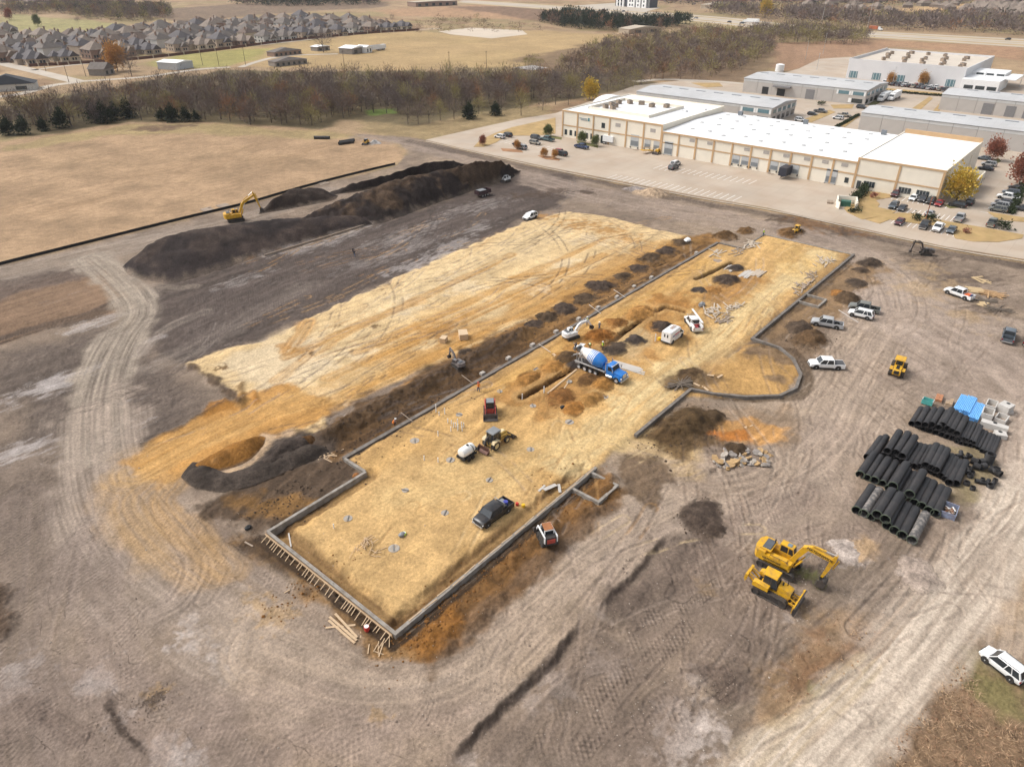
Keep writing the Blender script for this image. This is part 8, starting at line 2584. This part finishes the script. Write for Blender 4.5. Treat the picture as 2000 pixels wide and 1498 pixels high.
_bare = []
for k in range(8):
    R = random.Random(100 + k)
    H_ = R.uniform(7.5, 10)
    rx = R.uniform(2.6, 3.6)
    _bare.append((trunk_mesh(R, H_, .17, 7, rx * .7), tri_mesh("crown", crown_tris(R, 620, rx, H_ * .34, H_ * .6, 1.15, .055, 14), TW[0])))
_leafy = []
for k in range(3):
    R = random.Random(150 + k)
    _leafy.append((trunk_mesh(R, 7, .16, 7, 1.8), tri_mesh("crown", crown_tris(R, 2400, 2.5, 2.9, 4.6, .55, .5, 30), LEAFY["yellow"])))
_cedar = []
for k in range(3):
    R = random.Random(170 + k)
    V = crown_tris(R, 1300, 1.9, 2.5, 2.9, .6, .4, 26)
    z = np.clip(V[:, 2] / 6.4, 0, 1)
    f = (1.25 - .75 * z ** 1.5)[:, None]
    V[:, :2] *= f
    _cedar.append((trunk_mesh(R, 4, .14, 4, .5), tri_mesh("crown", V, CED)))

def tree(kind, p, s, label, group=None, m=None, px=True, name=None, k=None, z=0.0):
    X, Y = g(*p) if px else p
    sets = dict(bare=_bare, leafy=_leafy, cedar=_cedar)[kind]
    k = RNG.randrange(len(sets)) if k is None else k
    t = thing(name or dict(bare="bare_tree", leafy="autumn_tree", cedar="cedar_tree")[kind], label, "tree", (X, Y, z), RNG.random() * 6.28, group)
    t.scale = (s * RNG.uniform(.9, 1.1), s * RNG.uniform(.9, 1.1), s)
    put("trunk", sets[k][0], t)
    c = put("crown", sets[k][1], t)
    if m:
        repaint(c, m)
    return t

def scatter(poly, step, px=True, seed=0):
    P = gs(poly) if px else np.array(poly, float)
    a, b = P.min(0), P.max(0)
    R = np.random.RandomState(seed)
    xs, ys = np.meshgrid(np.arange(a[0], b[0], step), np.arange(a[1], b[1], step), indexing='ij')
    x = xs.ravel() + R.uniform(-.48, .48, xs.size) * step
    y = ys.ravel() + R.uniform(-.48, .48, xs.size) * step
    k = inside(x, y, P)
    return np.stack([x[k], y[k]], 1)

WOOD_POLY = [(-40, 262), (0, 262), (250, 236), (390, 236), (500, 246), (612, 246), (640, 236), (700, 228), (800, 226), (1080, 198), (1180, 184), (1285, 168), (1245, 160), (1130, 162), (1000, 163), (860, 164), (700, 165), (560, 166), (450, 168), (330, 180), (250, 192), (100, 216), (-40, 236)]
pts = scatter(WOOD_POLY, 6.3, seed=5)
pts = pts[np.argsort(pts[:, 0] ** 2 + pts[:, 1] ** 2)]
GW = "bare trees of the wood beyond the brown field"
for i, p in enumerate(pts[:270]):
    q = RNG.random()
    m = None if q < .45 else TW[1] if q < .62 else TW[4] if q < .78 else TW[2] if q < .93 else TW[3]
    w_ = "grey" if m is None else {"twigs_brown": "brown", "twigs_dark": "dark", "twigs_olive": "olive tinted", "twigs_rust": "rusty"}[m.name]
    tree("bare", p, RNG.uniform(.8, 1.2), "%s leafless tree in the dense wood beyond the brown field" % w_, w_ + " " + GW, m, False)

def wood_mass(name, P, seed, n, rx, h, size, mats_w, wide=.07, smin=.8, smax=1.2):
    """Trees too many to count: one object per wood, every tree with its own clumps."""
    R = random.Random(seed)
    protos = [crown_tris(random.Random(seed * 31 + k), n, rx, h * .38, h * .58, size, wide, 10) for k in range(5)]
    stem = np.array([(-.15, 0, 0), (.15, 0, 0), (0, 0, h * .7), (0, -.15, 0), (0, .15, 0), (0, 0, h * .7)], np.float32)
    outs = [[] for _ in mats_w]
    for p in P:
        s = R.uniform(smin, smax)
        a = R.random() * 6.28
        V = np.concatenate([R.choice(protos), stem]) * s
        c, d = math.cos(a), math.sin(a)
        V = np.stack([V[:, 0] * c - V[:, 1] * d + p[0], V[:, 0] * d + V[:, 1] * c + p[1], V[:, 2]], 1)
        r, k = R.random() * sum(w for _, w in mats_w), 0
        while r > mats_w[k][1]:
            r -= mats_w[k][1]
            k += 1
        outs[k].append(V)
    allv = np.concatenate([np.concatenate(o) for o in outs if o])
    me = tri_mesh(name, allv, mats_w[0][0])
    me.materials.clear()
    idx = []
    k2 = 0
    for o, (m, _) in zip(outs, mats_w):
        if o:
            me.materials.append(m)
            idx += [k2] * (sum(len(v) for v in o) // 3)
            k2 += 1
    me.polygons.foreach_set('material_index', np.array(idx, np.int32))
    return struct(put(name, me), "stuff")
MIXW = [(TW[0], 5), (TW[1], 2), (TW[4], 2), (TW[2], 1.6), (TW[3], .5)]
wood_mass("woodland", pts[270:], 11, 240, 3.2, 8.6, 1.3, MIXW)
W2 = scatter([(1086, 142), (1120, 122), (1170, 100), (1190, 86), (1300, 76), (1370, 66), (1420, 70), (1500, 84), (1512, 108), (1480, 124), (1420, 150), (1330, 158), (1270, 160)], 7.0, seed=6)
wood_mass("woodland", W2, 12, 150, 3.4, 8.5, 1.7, [(TW[0], 4), (TW[1], 2), (TW[2], 2.5), (TW[3], .6)], .09, .5, 1.15)
wood_mass("woodland", scatter([(1440, 70), (1560, 64), (1650, 70), (1700, 80), (1690, 88), (1600, 88), (1500, 86)], 7.5, seed=7), 13, 110, 3.6, 9, 2.0, [(TW[0], 3), (TW[2], 3)], .1)
wood_mass("cedar_woods", scatter([(1052, 44), (1110, 34), (1170, 40), (1250, 50), (1340, 44), (1352, 48), (1300, 58), (1230, 62), (1150, 60), (1090, 54)], 8, seed=8), 14, 120, 3.4, 9, 2.0, [(CED, 5), (TW[1], 1.4), (TW[3], .5)], .22)
wood_mass("woodland", scatter([(0, 24), (120, 15), (200, 14), (330, 20), (335, 36), (250, 44), (180, 40), (120, 27), (0, 30)], 9, seed=9), 15, 90, 4, 10, 2.2, [(TW[0], 4), (TW[2], 2), (CED, 1), (TW[3], .5)], .12)
wood_mass("woodland", scatter([(1370, 26), (1440, 18), (1520, 30), (1600, 24), (1680, 36), (1800, 40), (1900, 34), (2080, 50), (2080, 74), (2000, 72), (1900, 66), (1800, 64), (1700, 58), (1600, 50), (1500, 40), (1430, 34)], 10.5, seed=10), 16, 60, 4.6, 10, 2.8, [(TW[0], 6), (TW[4], 2), (TW[2], 1), (TW[3], .5), (CED, .3)], .14)
wood_mass("woodland", scatter([(1280, 10), (1300, -4), (1600, -6), (2100, -2), (2100, 10), (1900, 8), (1650, 14), (1500, 12), (1400, 14)], 16, seed=11), 17, 40, 6.5, 10, 4, [(TW[0], 5), (TW[4], 2), (TW[3], 1), (CED, .8)], .16)
wood_mass("cedar_woods", scatter([(430, 8), (560, 2), (740, 2), (745, 10), (560, 14)], 12, seed=12), 18, 50, 5, 10, 2.8, [(CED, 4), (TW[0], 1)], .22)
wood_mass("brush", scatter([(1130, 150), (1180, 120), (1290, 110), (1330, 120), (1260, 140), (1200, 152)], 6.0, seed=13), 19, 70, 2.6, 3.0, 1.2, [(TW[1], 3), (TW[2], 1.5), (TW[3], 1)], .09, .5, 1.1)
wood_mass("brush", scatter([(1015, 122), (1040, 118), (1060, 126), (1030, 132)], 5, seed=14), 20, 80, 2.4, 3.4, 1.0, [(TW[2], 3), (TW[1], 1)], .12)
wood_mass("brush", scatter([(790, 50), (880, 36), (930, 34), (940, 44), (1080, 62), (880, 66), (800, 66)], 16, seed=15), 21, 50, 3, 4.5, 1.5, [(TW[1], 3), (CED, .6), (TW[2], 1)], .12, .5, 1.2)
# rough brush by the access track
Pb = scatter([(1690, 1560), (1760, 1440), (1840, 1340), (1880, 1290), (1930, 1390), (2010, 1440), (2090, 1500), (2090, 1560)], .7, seed=16)
wood_mass("dry_brush", Pb, 22, 22, .6, .3, .55, [(mat("brush_straw", alb(240, 204, 164), .95, 0, .3, 1.5), 3), (mat("brush_brown", alb(214, 174, 140), .95, 0, .3, 1.5), 3), (mat("brush_dark", alb(176, 144, 118), .95, 0, .3, 1.5), 1.2)], .022, .6, 1.3)
Pb = scatter([(1500, 1340), (1570, 1240), (1640, 1200), (1720, 1215), (1700, 1290), (1600, 1350), (1540, 1420)], 1.3, seed=17)
wood_mass("dry_brush", Pb, 23, 14, .4, .3, .3, [(mat("brush_straw", WHT.diffuse_color, 1), 3), (mat("brush_brown", WHT.diffuse_color, 1), 3)], .04, .5, 1.2)

for k, (x, y, s) in enumerate([(18, 264, 1.1), (50, 263, 1.1), (86, 256, .9), (124, 250, 1.25), (186, 240, 1.3), (206, 240, 1.35), (226, 234, 1.1), (250, 230, 1.35), (318, 236, .8), (338, 238, 1.2), (364, 238, .9), (384, 238, .7)]):
    tree("cedar", (x, y), s * .98, "dark green cedar at the field edge of the wood, %s from the left edge" % ORD[k], "cedars along the field edge")
tree("cedar", (916, 232), 1.15, "round dark cedar standing alone on the lawn, left of two")
tree("cedar", (968, 226), .95, "pointed dark cedar standing alone on the lawn, right of two")
for k, (x, y, s) in enumerate([(797, 243, .95), (817, 243, .9), (838, 241, .95), (860, 236, .85), (887, 234, 1.0), (935, 224, .95), (980, 222, .8), (1018, 226, 1.1), (1060, 216, .8), (1085, 205, .9), (1110, 206, .9)]):
    tree("bare", (x, y), s, "lone leafless tree on the lawn before the wood, %s from the left" % ORD[k], "lone bare trees on the lawn", TW[2] if k in (3, 5, 7) else None)
tree("leafy", (1152, 196), 1.15, "bright yellow tree behind the office roof", None, LEAFY["yellow"])
tree("leafy", (1865, 398), 1.15, "large yellow and green tree at the warehouse corner", None, LEAFY["yellow"], name="autumn_tree", k=0, z=.2)
tree("leafy", (1937, 314), .85, "rust red tree beyond the warehouse end", None, LEAFY["red"], z=.2)
tree("leafy", (1990, 362), 1.1, "red maple at the right edge over parked cars", None, LEAFY["red"], z=.1)
for k, (x, y, s, m, lab) in enumerate([(943, 285, .42, "red", "small red tree on the left lot island"), (1010, 293, .36, "orange", "small orange tree beside the silver suv"), (1062, 308, .36, "orange", "small orange tree on the second lot island"), (1083, 311, .36, "orange", "small orange tree beside the red hatchback"),
                                       (1071, 267, .5, "green", "small green tree at the office corner"), (1136, 281, .5, "green", "small green tree before the office windows"), (1162, 287, .45, "green", "small green tree at the office entrance"), (1640, 182, .6, "orange", "small tan tree by the drive, right one"), (1572, 176, .6, "orange", "small tan tree by the drive, left one"), (1800, 168, .8, "orange", "tan tree before the largest grey building"), (1738, 166, .7, "orange", "tan tree at the left of the parked row"), (1696, 152, .6, "orange", "tan tree at the largest building's left corner"), (1880, 168, .6, "orange", "tan tree at the annex of the largest building")]):
    tree("leafy", (x, y), s, lab, None, LEAFY[m], z=.15)
tree("leafy", (230, 140), 1.9, "broad golden tree by the small grey house", None, LEAFY["orange"])
tree("bare", (257, 148), 1.5, "big bare tree right of the golden tree")
tree("bare", (632, 103), 1.5, "wide bare tree in the farmyard")
tree("leafy", (20, 40), 1.3, "red tree at the far left field", None, LEAFY["red"])
tree("leafy", (75, 52), 1.2, "green tree at the far left field", None, LEAFY["green"])
tree("leafy", (1494, 36), 2.2, "golden tree beyond the highway", None, LEAFY["yellow"])
def shrub(p, s, lab, m="hedge"):
    X, Y = g(*p)
    R = random.Random(int(p[0]))
    o = put("shrub", tri_mesh("shrub", crown_tris(R, 260, 1.0, .6, .55, .3, .5, 10), LEAFY[m]), None, (X, Y, .2), 0, s)
    return tag(o, lab, "shrub")
for p, s, lab, m in [((1788, 430), 1.3, "round shrub left of the silver sedan", "hedge"), ((1815, 433), 1.3, "round shrub in front of the silver sedan", "hedge"), ((1957, 447), 1.6, "round shrub beside the olive pickup", "hedge"), ((1886, 456), .9, "small bare shrub on the outer lawn", "red"), ((1670, 415), 1.3, "shrub at the refuse enclosure corner", "hedge"), ((1604, 207), 1.4, "low shrub at the glazed hall", "hedge"), ((1708, 388), 1.0, "pinkish shrub at the bay corner", "red"), ((1727, 372), 1.1, "small red shrub against the warehouse wall", "red")]:
    shrub(p, s, lab, m)
def hedge(p, q, w, h, lab):
    a, b = g(*p), g(*q)
    R = random.Random(3)
    n = int(math.hypot(b[0] - a[0], b[1] - a[1]) / .8)
    V = []
    for k in range(n):
        t_ = k / max(1, n - 1)
        v = crown_tris(R, 120, w / 2, h / 2, h / 2, .35, .5, 6)
        v[:, 0] += (b[0] - a[0]) * t_
        v[:, 1] += (b[1] - a[1]) * t_
        V.append(v)
    return tag(put("hedge", tri_mesh("hedge", np.concatenate(V), LEAFY["hedge"]), None, (*a, .15)), lab, "hedge")
hedge((1665, 399), (1694, 368), 2.2, 2.0, "tall dark green hedge beside the refuse enclosure")
hedge((1694, 368), (1712, 371), 1.4, 1.4, "short dark hedge against the warehouse wall")
hedge((1974, 419), (2003, 356), 1.6, 1.0, "long clipped hedge right of the parked column")
hedge((1634, 250), (1676, 227), 1.0, .7, "clipped hedge in front of the long grey hall")
hedge((1722, 180), (1850, 190), 1.0, .8, "clipped hedge before the long parked row")

# ------------------------------------------------------------------ roads and yards beyond the wood
strip("road", [(-60, 112), (0, 124), (70, 140), (155, 161)], 9, .06, ROADM)
strip("road", [(155, 161), (100, 168), (40, 184), (-20, 192)], 7, .064, ROADM)
strip("road", [(150, 160), (200, 157), (290, 150), (380, 137), (450, 132)], 6, .068, ROADM)
strip("track", [(62, 138), (140, 128), (280, 114), (420, 98), (560, 83), (700, 67), (860, 56)], 4, .06, ROADM)
strip("driveway", [(470, 132), (500, 122), (540, 112), (590, 108), (660, 106)], 5, .06, ROADM)
strip("road", [(1240, 160), (1300, 156), (1400, 160), (1470, 166)], 6, .06, ROADM)
sheet("gravel_yard", [(856, 62), (920, 55), (1020, 60), (1030, 68), (960, 76), (880, 68)], .08, mat("yard_gravel", alb(232, 214, 192), .9, 0, .08, .05))
sheet("pond", [(1002, 133), (1040, 128), (1070, 133), (1040, 138)], .05, mat("pond_water", alb(190, 180, 172), .3))
U = [(900, 1), (1100, 14), (1360, 31), (1500, 45), (1650, 60), (1820, 69), (2000, 78), (2250, 90)]
Lw = [(900, 5), (1100, 20), (1354, 41), (1500, 57), (1660, 68), (1820, 80), (2000, 92), (2250, 106)]
for f, w in ((0, 10), (.36, 12), (.62, 12), (1, 9)):
    strip("highway", [(a[0], a[1] + (b[1] - a[1]) * f) for a, b in zip(U, Lw)], w, .07 + f * .02, ROADM)
strip("highway_verge", [(a[0], (a[1] + b[1]) / 2) for a, b in zip(U, Lw)], 75, .05, mat("verge_grass", alb(206, 180, 138), .95, 0, .12, .05))
sheet("bare_lot", [(1120, 12), (1210, 6), (1290, 16), (1260, 24), (1180, 20)], .085, ROADM)
def far_car(p, col, rz, lab, kind="suv"):
    return lot_car(kind, col, p, rz, lab, "vehicles on the highway", .12)
for k, (x, y, c) in enumerate([(1261, 29, "dark"), (1424, 45, "dark"), (1449, 47, "slate"), (1652, 62, "dark"), (1684, 61, "white"), (1968, 79, "black"), (1359, 37, "silver"), (1217, 24, "dark"), (1178, 21, "red")]):
    far_car((x, y), c, Y_, "vehicle on the far highway, %s from the left" % ORD[[3, 4, 5, 6, 7, 8, 2, 1, 0][k]])
rig((1470, 46), Y_, "white semi truck on the far highway", (14, 2.6, 3.2), WHITEP, True, "truck", .12)
rig((1705, 60), -Y_, "orange truck on the far highway", (8, 2.6, 2.8), mat("orange_truck", alb(220, 130, 90), .5), True, "truck", .12)

# ------------------------------------------------------------------ poles
def pole(p, h, lab, group, m=None, lamp=False):
    X, Y = g(*p)
    t = thing("lamp_post" if lamp else "utility_pole", lab, "pole", (X, Y, 0), 0, group)
    MB().cyl((0, 0, -.3), (0, 0, h), .16, .1, 6).obj("post", m or mat("pole_wood", alb(104, 88, 76), .9, 0, .1), t)
    MB().beam((-1.1, 0, h - .6), (1.1, 0, h - .6), .14, .14).obj("crossarm", m or mat("pole_wood", alb(104, 88, 76), .9, 0, .1), t)
for k, (x, y) in enumerate([(22, 124), (90, 140), (135, 162), (168, 150), (258, 152), (396, 128), (428, 130), (480, 128), (673, 136), (878, 138), (950, 137), (1115, 150), (1338, 138), (1280, 140)]):
    pole((x, y), 11, "wooden utility pole along the far road, %s from the left" % ORD[k], "utility poles along the far road")
for k, (x, y, h) in enumerate([(1602, 58, 28), (1693, 58, 30), (1573, 116, 12), (1607, 106, 14), (1595, 137, 10), (1742, 168, 10), (1760, 160, 10), (1917, 172, 9), (1990, 172, 9)]):
    pole((x, y), h, "pale lamp post by the %s, %s from the left" % ("far highway" if k < 2 else "industrial lots", ORD[k if k < 2 else k - 2]), "lamp posts", CHR, True)
pole((1806, 434), 7, "thin rusty lamp post in the front bays", None, mat("rust_post", alb(170, 110, 84), .7), True)

# ------------------------------------------------------------------ houses
SHING = [mat("shingle_a", alb(132, 122, 114), .9, 0, .14, .6), mat("shingle_b", alb(154, 138, 124), .9, 0, .14, .6), mat("shingle_c", alb(112, 106, 106), .9, 0, .14, .6), mat("shingle_d", alb(124, 106, 94), .9, 0, .14, .6)]
WALLS = [mat("brick_tan", alb(210, 190, 168), .9, 0, .1, .6), mat("brick_brown", alb(172, 144, 126), .9, 0, .1, .6), mat("stone_cream", alb(224, 208, 182), .9, 0, .1, .6), mat("siding_white", alb(232, 228, 220), .85, 0, .05, .6)]
def hip(b, cx, cy, z, w, d, h, ridge, o=.5, gable=False):
    W, D = w / 2 + o, d / 2 + o
    if gable:
        b.add([(cx - W, cy - D, z), (cx + W, cy - D, z), (cx + W, cy + D, z), (cx - W, cy + D, z), (cx, cy - D, z + h), (cx, cy + D, z + h)], [(0, 4, 5, 3), (4, 1, 2, 5), (3, 2, 1, 0), (0, 1, 4), (2, 3, 5)])
    else:
        r = ridge / 2
        b.add([(cx - W, cy - D, z), (cx + W, cy - D, z), (cx + W, cy + D, z), (cx - W, cy + D, z), (cx, cy - r, z + h), (cx, cy + r, z + h)], [(0, 1, 4), (1, 2, 5, 4), (2, 3, 5), (3, 0, 4, 5), (3, 2, 1, 0)])
_house = []
for k in range(4):
    t = thing("house", "house", "house")
    two = k in (1, 3)
    h = 5.4 if two else 3.2
    b, r, w = MB(), MB(), MB()
    b.box((0, 0, h / 2), (12, 14, h))
    hip(r, 0, 0, h, 12, 14, 4.2, 4)
    if k % 2 == 0:
        b.box((-7.0, 2.5, 1.6), (4, 6.5, 3.2))
        hip(r, -6.4, 2.5, 3.2, 6.0, 6.5, 3.2, 2)
    b.box((1.5, -8.0, 1.6), (6, 3, 3.2))
    hip(r, 1.5, -7.2, 3.2, 6, 5, 3.2, 0, .4, True)
    b.prism([(-1.4, 3.21), (4.4, 3.21), (1.5, 6.0)], -9.62, -9.55)
    wo = b.obj("wall", WALLS[k % 4], t)
    ro = r.obj("roof", SHING[k % 3], t)
    MB().box((3.5, 3.0, h + 3.6), (.9, 1.2, 2.4)).obj("chimney", WALLS[1], ro)
    for x in (-4, -2.4, 0.6, 2.4, 4.6):
        y = -9.56 if -1.4 < x < 4.4 else -7.05
        MB().box((x, y, 1.7), (1.1, .1, 1.5)).obj("window", WIN, t)
    for y in (-4, 0, 5):
        MB().box((-6.05 if y != 5 else -9.05 if k % 2 == 0 else -6.05, y, 1.7), (.1, 1.3, 1.5)).obj("window", WIN, t)
        if two:
            MB().box((-6.05, y, 4.2), (.1, 1.2, 1.3)).obj("window", WIN, t)
    _house.append(t)
def house(p, rz, s, lab, group, px=True, k=None):
    X, Y = g(*p) if px else p
    k = RNG.randrange(4) if k is None else k
    o = dup(_house[k], (X, Y, 0), rz, lab, group, s)
    if RNG.random() < .5:
        for c in o.children:
            if c.name.startswith("roof"):
                repaint(c, RNG.choice(SHING))
            if c.name.startswith("wall"):
                repaint(c, RNG.choice(WALLS))
    return o
fr = gs([(40, 126), (120, 122), (190, 114), (240, 108), (300, 103), (360, 98), (430, 93), (500, 86), (560, 80), (620, 74), (680, 68), (740, 63), (800, 58)])
fd = hd((120, 122), (700, 66))
rn = ["front row behind the brown fence", "second row from the fence", "third row from the fence", "fourth row from the fence", "fifth row from the fence", "sixth row from the fence", "back row by the ploughed field"]
FL = smooth_line(gs([(40, 128), (200, 114), (400, 96), (600, 76), (805, 57)]), 30)
arcl = np.concatenate([[0], np.cumsum(np.linalg.norm(np.diff(FL, axis=0), axis=1))])
nx = np.array([-math.sin(fd), math.cos(fd)])
HP = gs([(30, 132), (820, 60), (806, 40), (790, 33), (640, 20), (480, 22), (330, 34), (235, 46), (100, 62), (30, 90)])
for r in range(7):
    off = 4 + r * 27 + (8 if r % 2 else 0)
    n = int(arcl[-1] / 19)
    c = 0
    for k in range(n):
        d = (k + .5 + (.3 if r % 2 else 0)) * arcl[-1] / n
        x, y = np.interp(d, arcl, FL[:, 0]) + nx[0] * off, np.interp(d, arcl, FL[:, 1]) + nx[1] * off
        if not inside(np.array([x]), np.array([y]), HP)[0]:
            continue
        nm = ORD[c] if c < 20 else "twenty-" + ORD[c - 20]
        house((x + RNG.uniform(-2, 2), y + RNG.uniform(-2, 2)), fd + RNG.choice((0, 0, PI, PI / 2, -PI / 2)) * (r > 0) + RNG.uniform(-.08, .08), RNG.uniform(.95, 1.18), "grey roofed house, %s from left in the %s" % (nm, rn[r]), "houses of the estate", False)
        c += 1
for k in range(26):
    tree("bare", (RNG.uniform(150, 780), RNG.uniform(40, 70)), RNG.uniform(.5, .8), "small bare tree among the estate houses", "small trees among the houses")
for k, (x, y) in enumerate([(8, 98), (24, 104), (46, 108), (6, 84), (16, 70), (10, 120)]):
    house((x, y), fd, 1.15, "grey roofed house at the photo's left edge, %s from top" % ORD[[2, 3, 4, 1, 0, 5][k]], "houses at the left edge")
for o in _house:
    for c in list(o.children_recursive) + [o]:
        bpy.data.objects.remove(c)
# far roofs on the horizon: single meshes
fb = MB()
fb.box((0, 0, 1.6), (13, 12, 3.2), 0)
hip(fb, 0, 0, 3.2, 13, 12, 4.5, 4)
fm = fb.mesh("far_house", [SHING[1]])
R = random.Random(4)
FP = [(R.uniform(5, 260), R.uniform(-2, 9)) for _ in range(46)] + [(R.uniform(1560, 2010), R.uniform(4, 26)) for _ in range(60)] + [(R.uniform(1860, 2010), R.uniform(20, 42)) for _ in range(24)]
for k, p in enumerate(FP):
    o = put("far_house", fm, None, (*g(*p), 0), R.random() * 3, R.uniform(1, 1.3))
    tag(o, "distant grey roofed house on the %s horizon" % ("upper left" if k < 46 else "upper right"), "house", "distant houses upper left" if k < 46 else "distant houses upper right")
# brown fence along the estate
fen = thing("wood_fence", "brown board fence along the front row of houses", "fence", (0, 0, 0))
FF = smooth_line(gs([(56, 131), (150, 126), (280, 116), (420, 100), (560, 82), (700, 68), (818, 60)]), 14)
BRN = mat("fence_brown", alb(124, 88, 74), .9, 0, .12, .6)
for k in range(len(FF) - 1):
    a, b_ = FF[k], FF[k + 1]
    MB().beam((a[0], a[1], .9), (b_[0], b_[1], .9), .12, 1.8).obj("fence_panel", BRN, fen)
    if k % 3 == 0:
        MB().box((a[0], a[1], 1.1), (.7, .7, 2.3)).obj("stone_post", WALLS[2], fen)
# farm buildings
def shed(p, w, d, h, rz, lab, wm, rm, rise=1.2, gable=True, name="shed", openings=2):
    X, Y = g(*p)
    t = thing(name, lab, "building", (X, Y, 0), rz)
    MB().box((0, 0, h / 2), (w, d, h)).obj("wall", wm, t)
    b = MB()
    hip(b, 0, 0, h, w, d, rise, d * .5, .5, gable)
    b.obj("roof", rm, t)
    for k in range(openings):
        MB().box(((k + .5) * w / openings - w / 2, -d / 2 - .04, h * .42), (w / openings * .4, .1, h * .55)).obj("window", WIN, t)
    return t
QD = fd
shed((344, 134), 14, 16, 4.2, fd + .3, "white metal shed standing alone on green grass", mat("white_metal", alb(222, 226, 230), .5, .1, .04), WHITEP, 1.0, openings=0)
shed((556, 108), 24, 9, 3, fd, "long brown brick ranch house, farther one", WALLS[1], SHING[0], 2.2, False, "ranch_house", 6)
shed((563, 127), 24, 9, 3, fd - .1, "long grey ranch house, nearer one behind the wood", mat("grey_siding", alb(170, 160, 150), .9, 0, .1, .6), SHING[0], 2.0, False, "ranch_house", 6)
shed((626, 99), 12, 8, 3, fd, "open white carport in the farmyard", mat("grey_siding", alb(170, 160, 150), .9, 0, .1, .6), WHITEP, .8)
shed((690, 104), 18, 12, 4, fd + .2, "white roofed barn beside the white trailers", mat("grey_siding", alb(170, 160, 150), .9, 0, .1, .6), WHITEP, 1.4)
shed((712, 103), 7, 9, 4, fd + .2, "small white barn wing at the barn's right", WHITEP, WHITEP, 1.2)
shed((200, 146), 11, 10, 3.6, fd + .6, "small grey house left of the golden tree", mat("grey_siding", alb(170, 160, 150), .9, 0, .1, .6), SHING[0], 3.4, True, "cottage")
shed((20, 176), 26, 12, 3.4, fd - .5, "dark slate roofed house at the left edge beyond the wood", WALLS[3], mat("slate_roof", alb(58, 60, 66), .8, 0, .1, .6), 4.5, False, "house")
shed((1250, 64), 40, 16, 4, -.3, "low tan barn with green door near the cedars", mat("barn_tan", alb(206, 188, 164), .9, 0, .1, .3), mat("barn_roof", alb(214, 198, 176), .8, 0, .06, .3), 2.0, True, "barn")
shed((845, 12), 70, 26, 6, hd((800, 12), (900, 8)), "long brown block building on the far horizon", WALLS[1], mat("barn_roof", alb(214, 198, 176), .8, 0, .06, .3), 1.0, True, "store_building", 6)
shed((1400, 16), 60, 16, 5, hd((1350, 20), (1450, 12)), "long pale roofed building beyond the highway", mat("barn_tan", alb(206, 188, 164), .9, 0, .1, .3), mat("barn_roof", alb(214, 198, 176), .8, 0, .06, .3), 1.5, True, "store_building", 0)
for k, dx in enumerate((0, 8)):
    rig((731 + dx, 100 - dx * .1), fd + PI, "white box trailer beside the barn, %s" % ("left" if k == 0 else "right"), (14, 2.7, 2.9), WHITEP, False, "trailer", 0)
X, Y = g(1522, 140)
t = thing("storage_tank", "white round storage tank behind the grey halls", "tank", (X, Y, 0))
MB().cyl((0, 0, 0), (0, 0, 4.0), 2.6, n=18).obj("shell", WHITEP, t)
MB().cyl((0, 0, 4.0), (0, 0, 4.4), 2.65, 1, n=18).obj("lid", WHITEP, t)
# modern block by the highway
X, Y = g(1242, 14)
t = thing("office_building", "modern white and dark office block beside the far highway", "building", (X, Y, 0), hd((1200, 12), (1290, 18)))
DKW = mat("dark_cladding", (.06, .065, .075), .6, 0, .1)
MB().box((0, 0, 6), (62, 22, 12)).obj("wall", DKW, t)
for x, w, h in ((-26, 3, 15), (-20, 3, 15), (-14, 3, 15), (2, 14, 17), (16, 8, 14), (27, 8, 13)):
    MB().box((x, -9, h / 2), (w, 8, h)).obj("white_bay", WHITEP, t)
for x in (-23, -17, 0, 5, 16, 27):
    for z in (3, 8):
        MB().box((x, -13.1, z), (2.2, .3, 2.6)).obj("window", WIN, t)
# silt fence along the field, stakes and pallets there
sf = thing("silt_fence", "black silt fence dividing brown field from the dirt site", "fence", (0, 0, 0))
FF = smooth_line(gs([(-60, 536), (0, 518), (120, 488), (240, 458), (360, 428), (480, 399), (560, 376), (640, 354), (720, 334), (772, 322)]), 8)
SFM = mat("silt_fabric", (.012, .012, .014), .9, 0, .2, 1)
for k in range(len(FF) - 1):
    a, b_ = FF[k], FF[k + 1]
    MB().beam((a[0], a[1], .3), (b_[0], b_[1], .3), .06, .8).obj("fabric_panel", SFM, sf)
    MB().box((a[0] + .05, a[1], .4), (.04, .04, .9)).obj("stake", WOOD2, sf)
for k, (x, y, lab) in enumerate([(404, 410, "pale pallet bundle by the silt fence, left one"), (436, 402, "pale pallet bundle by the silt fence, middle one"), (630, 358, "small pale bundle by the silt fence near the dark ridge")]):
    lumber_pile(lab, (x, y), 12, 3.2, .5, hd((400, 411), (440, 401)), 1, WOOD2, 80 + k, True)
# tape line along the stockpile toe
tl = thing("grade_board", "long pale grade board line at the foot of the stockpiles", "board", (0, 0, 0))
FF = gs([(517, 501), (620, 470), (730, 436), (820, 405), (905, 376)])
for k in range(len(FF) - 1):
    MB().beam((*FF[k], .25), (*FF[k + 1], .25), .22, .45).obj("board", WOOD2, tl)

# thin late-autumn haze: one closed box over camera and scene
hz = MB().box((1650, 1300, 35), (5600, 6000, 78))
hm = bpy.data.materials.new("haze")
hm.use_nodes = True
for n in list(hm.node_tree.nodes):
    hm.node_tree.nodes.remove(n)
pv = hm.node_tree.nodes.new("ShaderNodeVolumePrincipled")
ou = hm.node_tree.nodes.new("ShaderNodeOutputMaterial")
pv.inputs["Color"].default_value = (.92, .94, 1.0, 1)
pv.inputs["Density"].default_value = .00006
hm.node_tree.links.new(pv.outputs[0], ou.inputs["Volume"])
struct(hz.obj("haze", hm), "stuff")
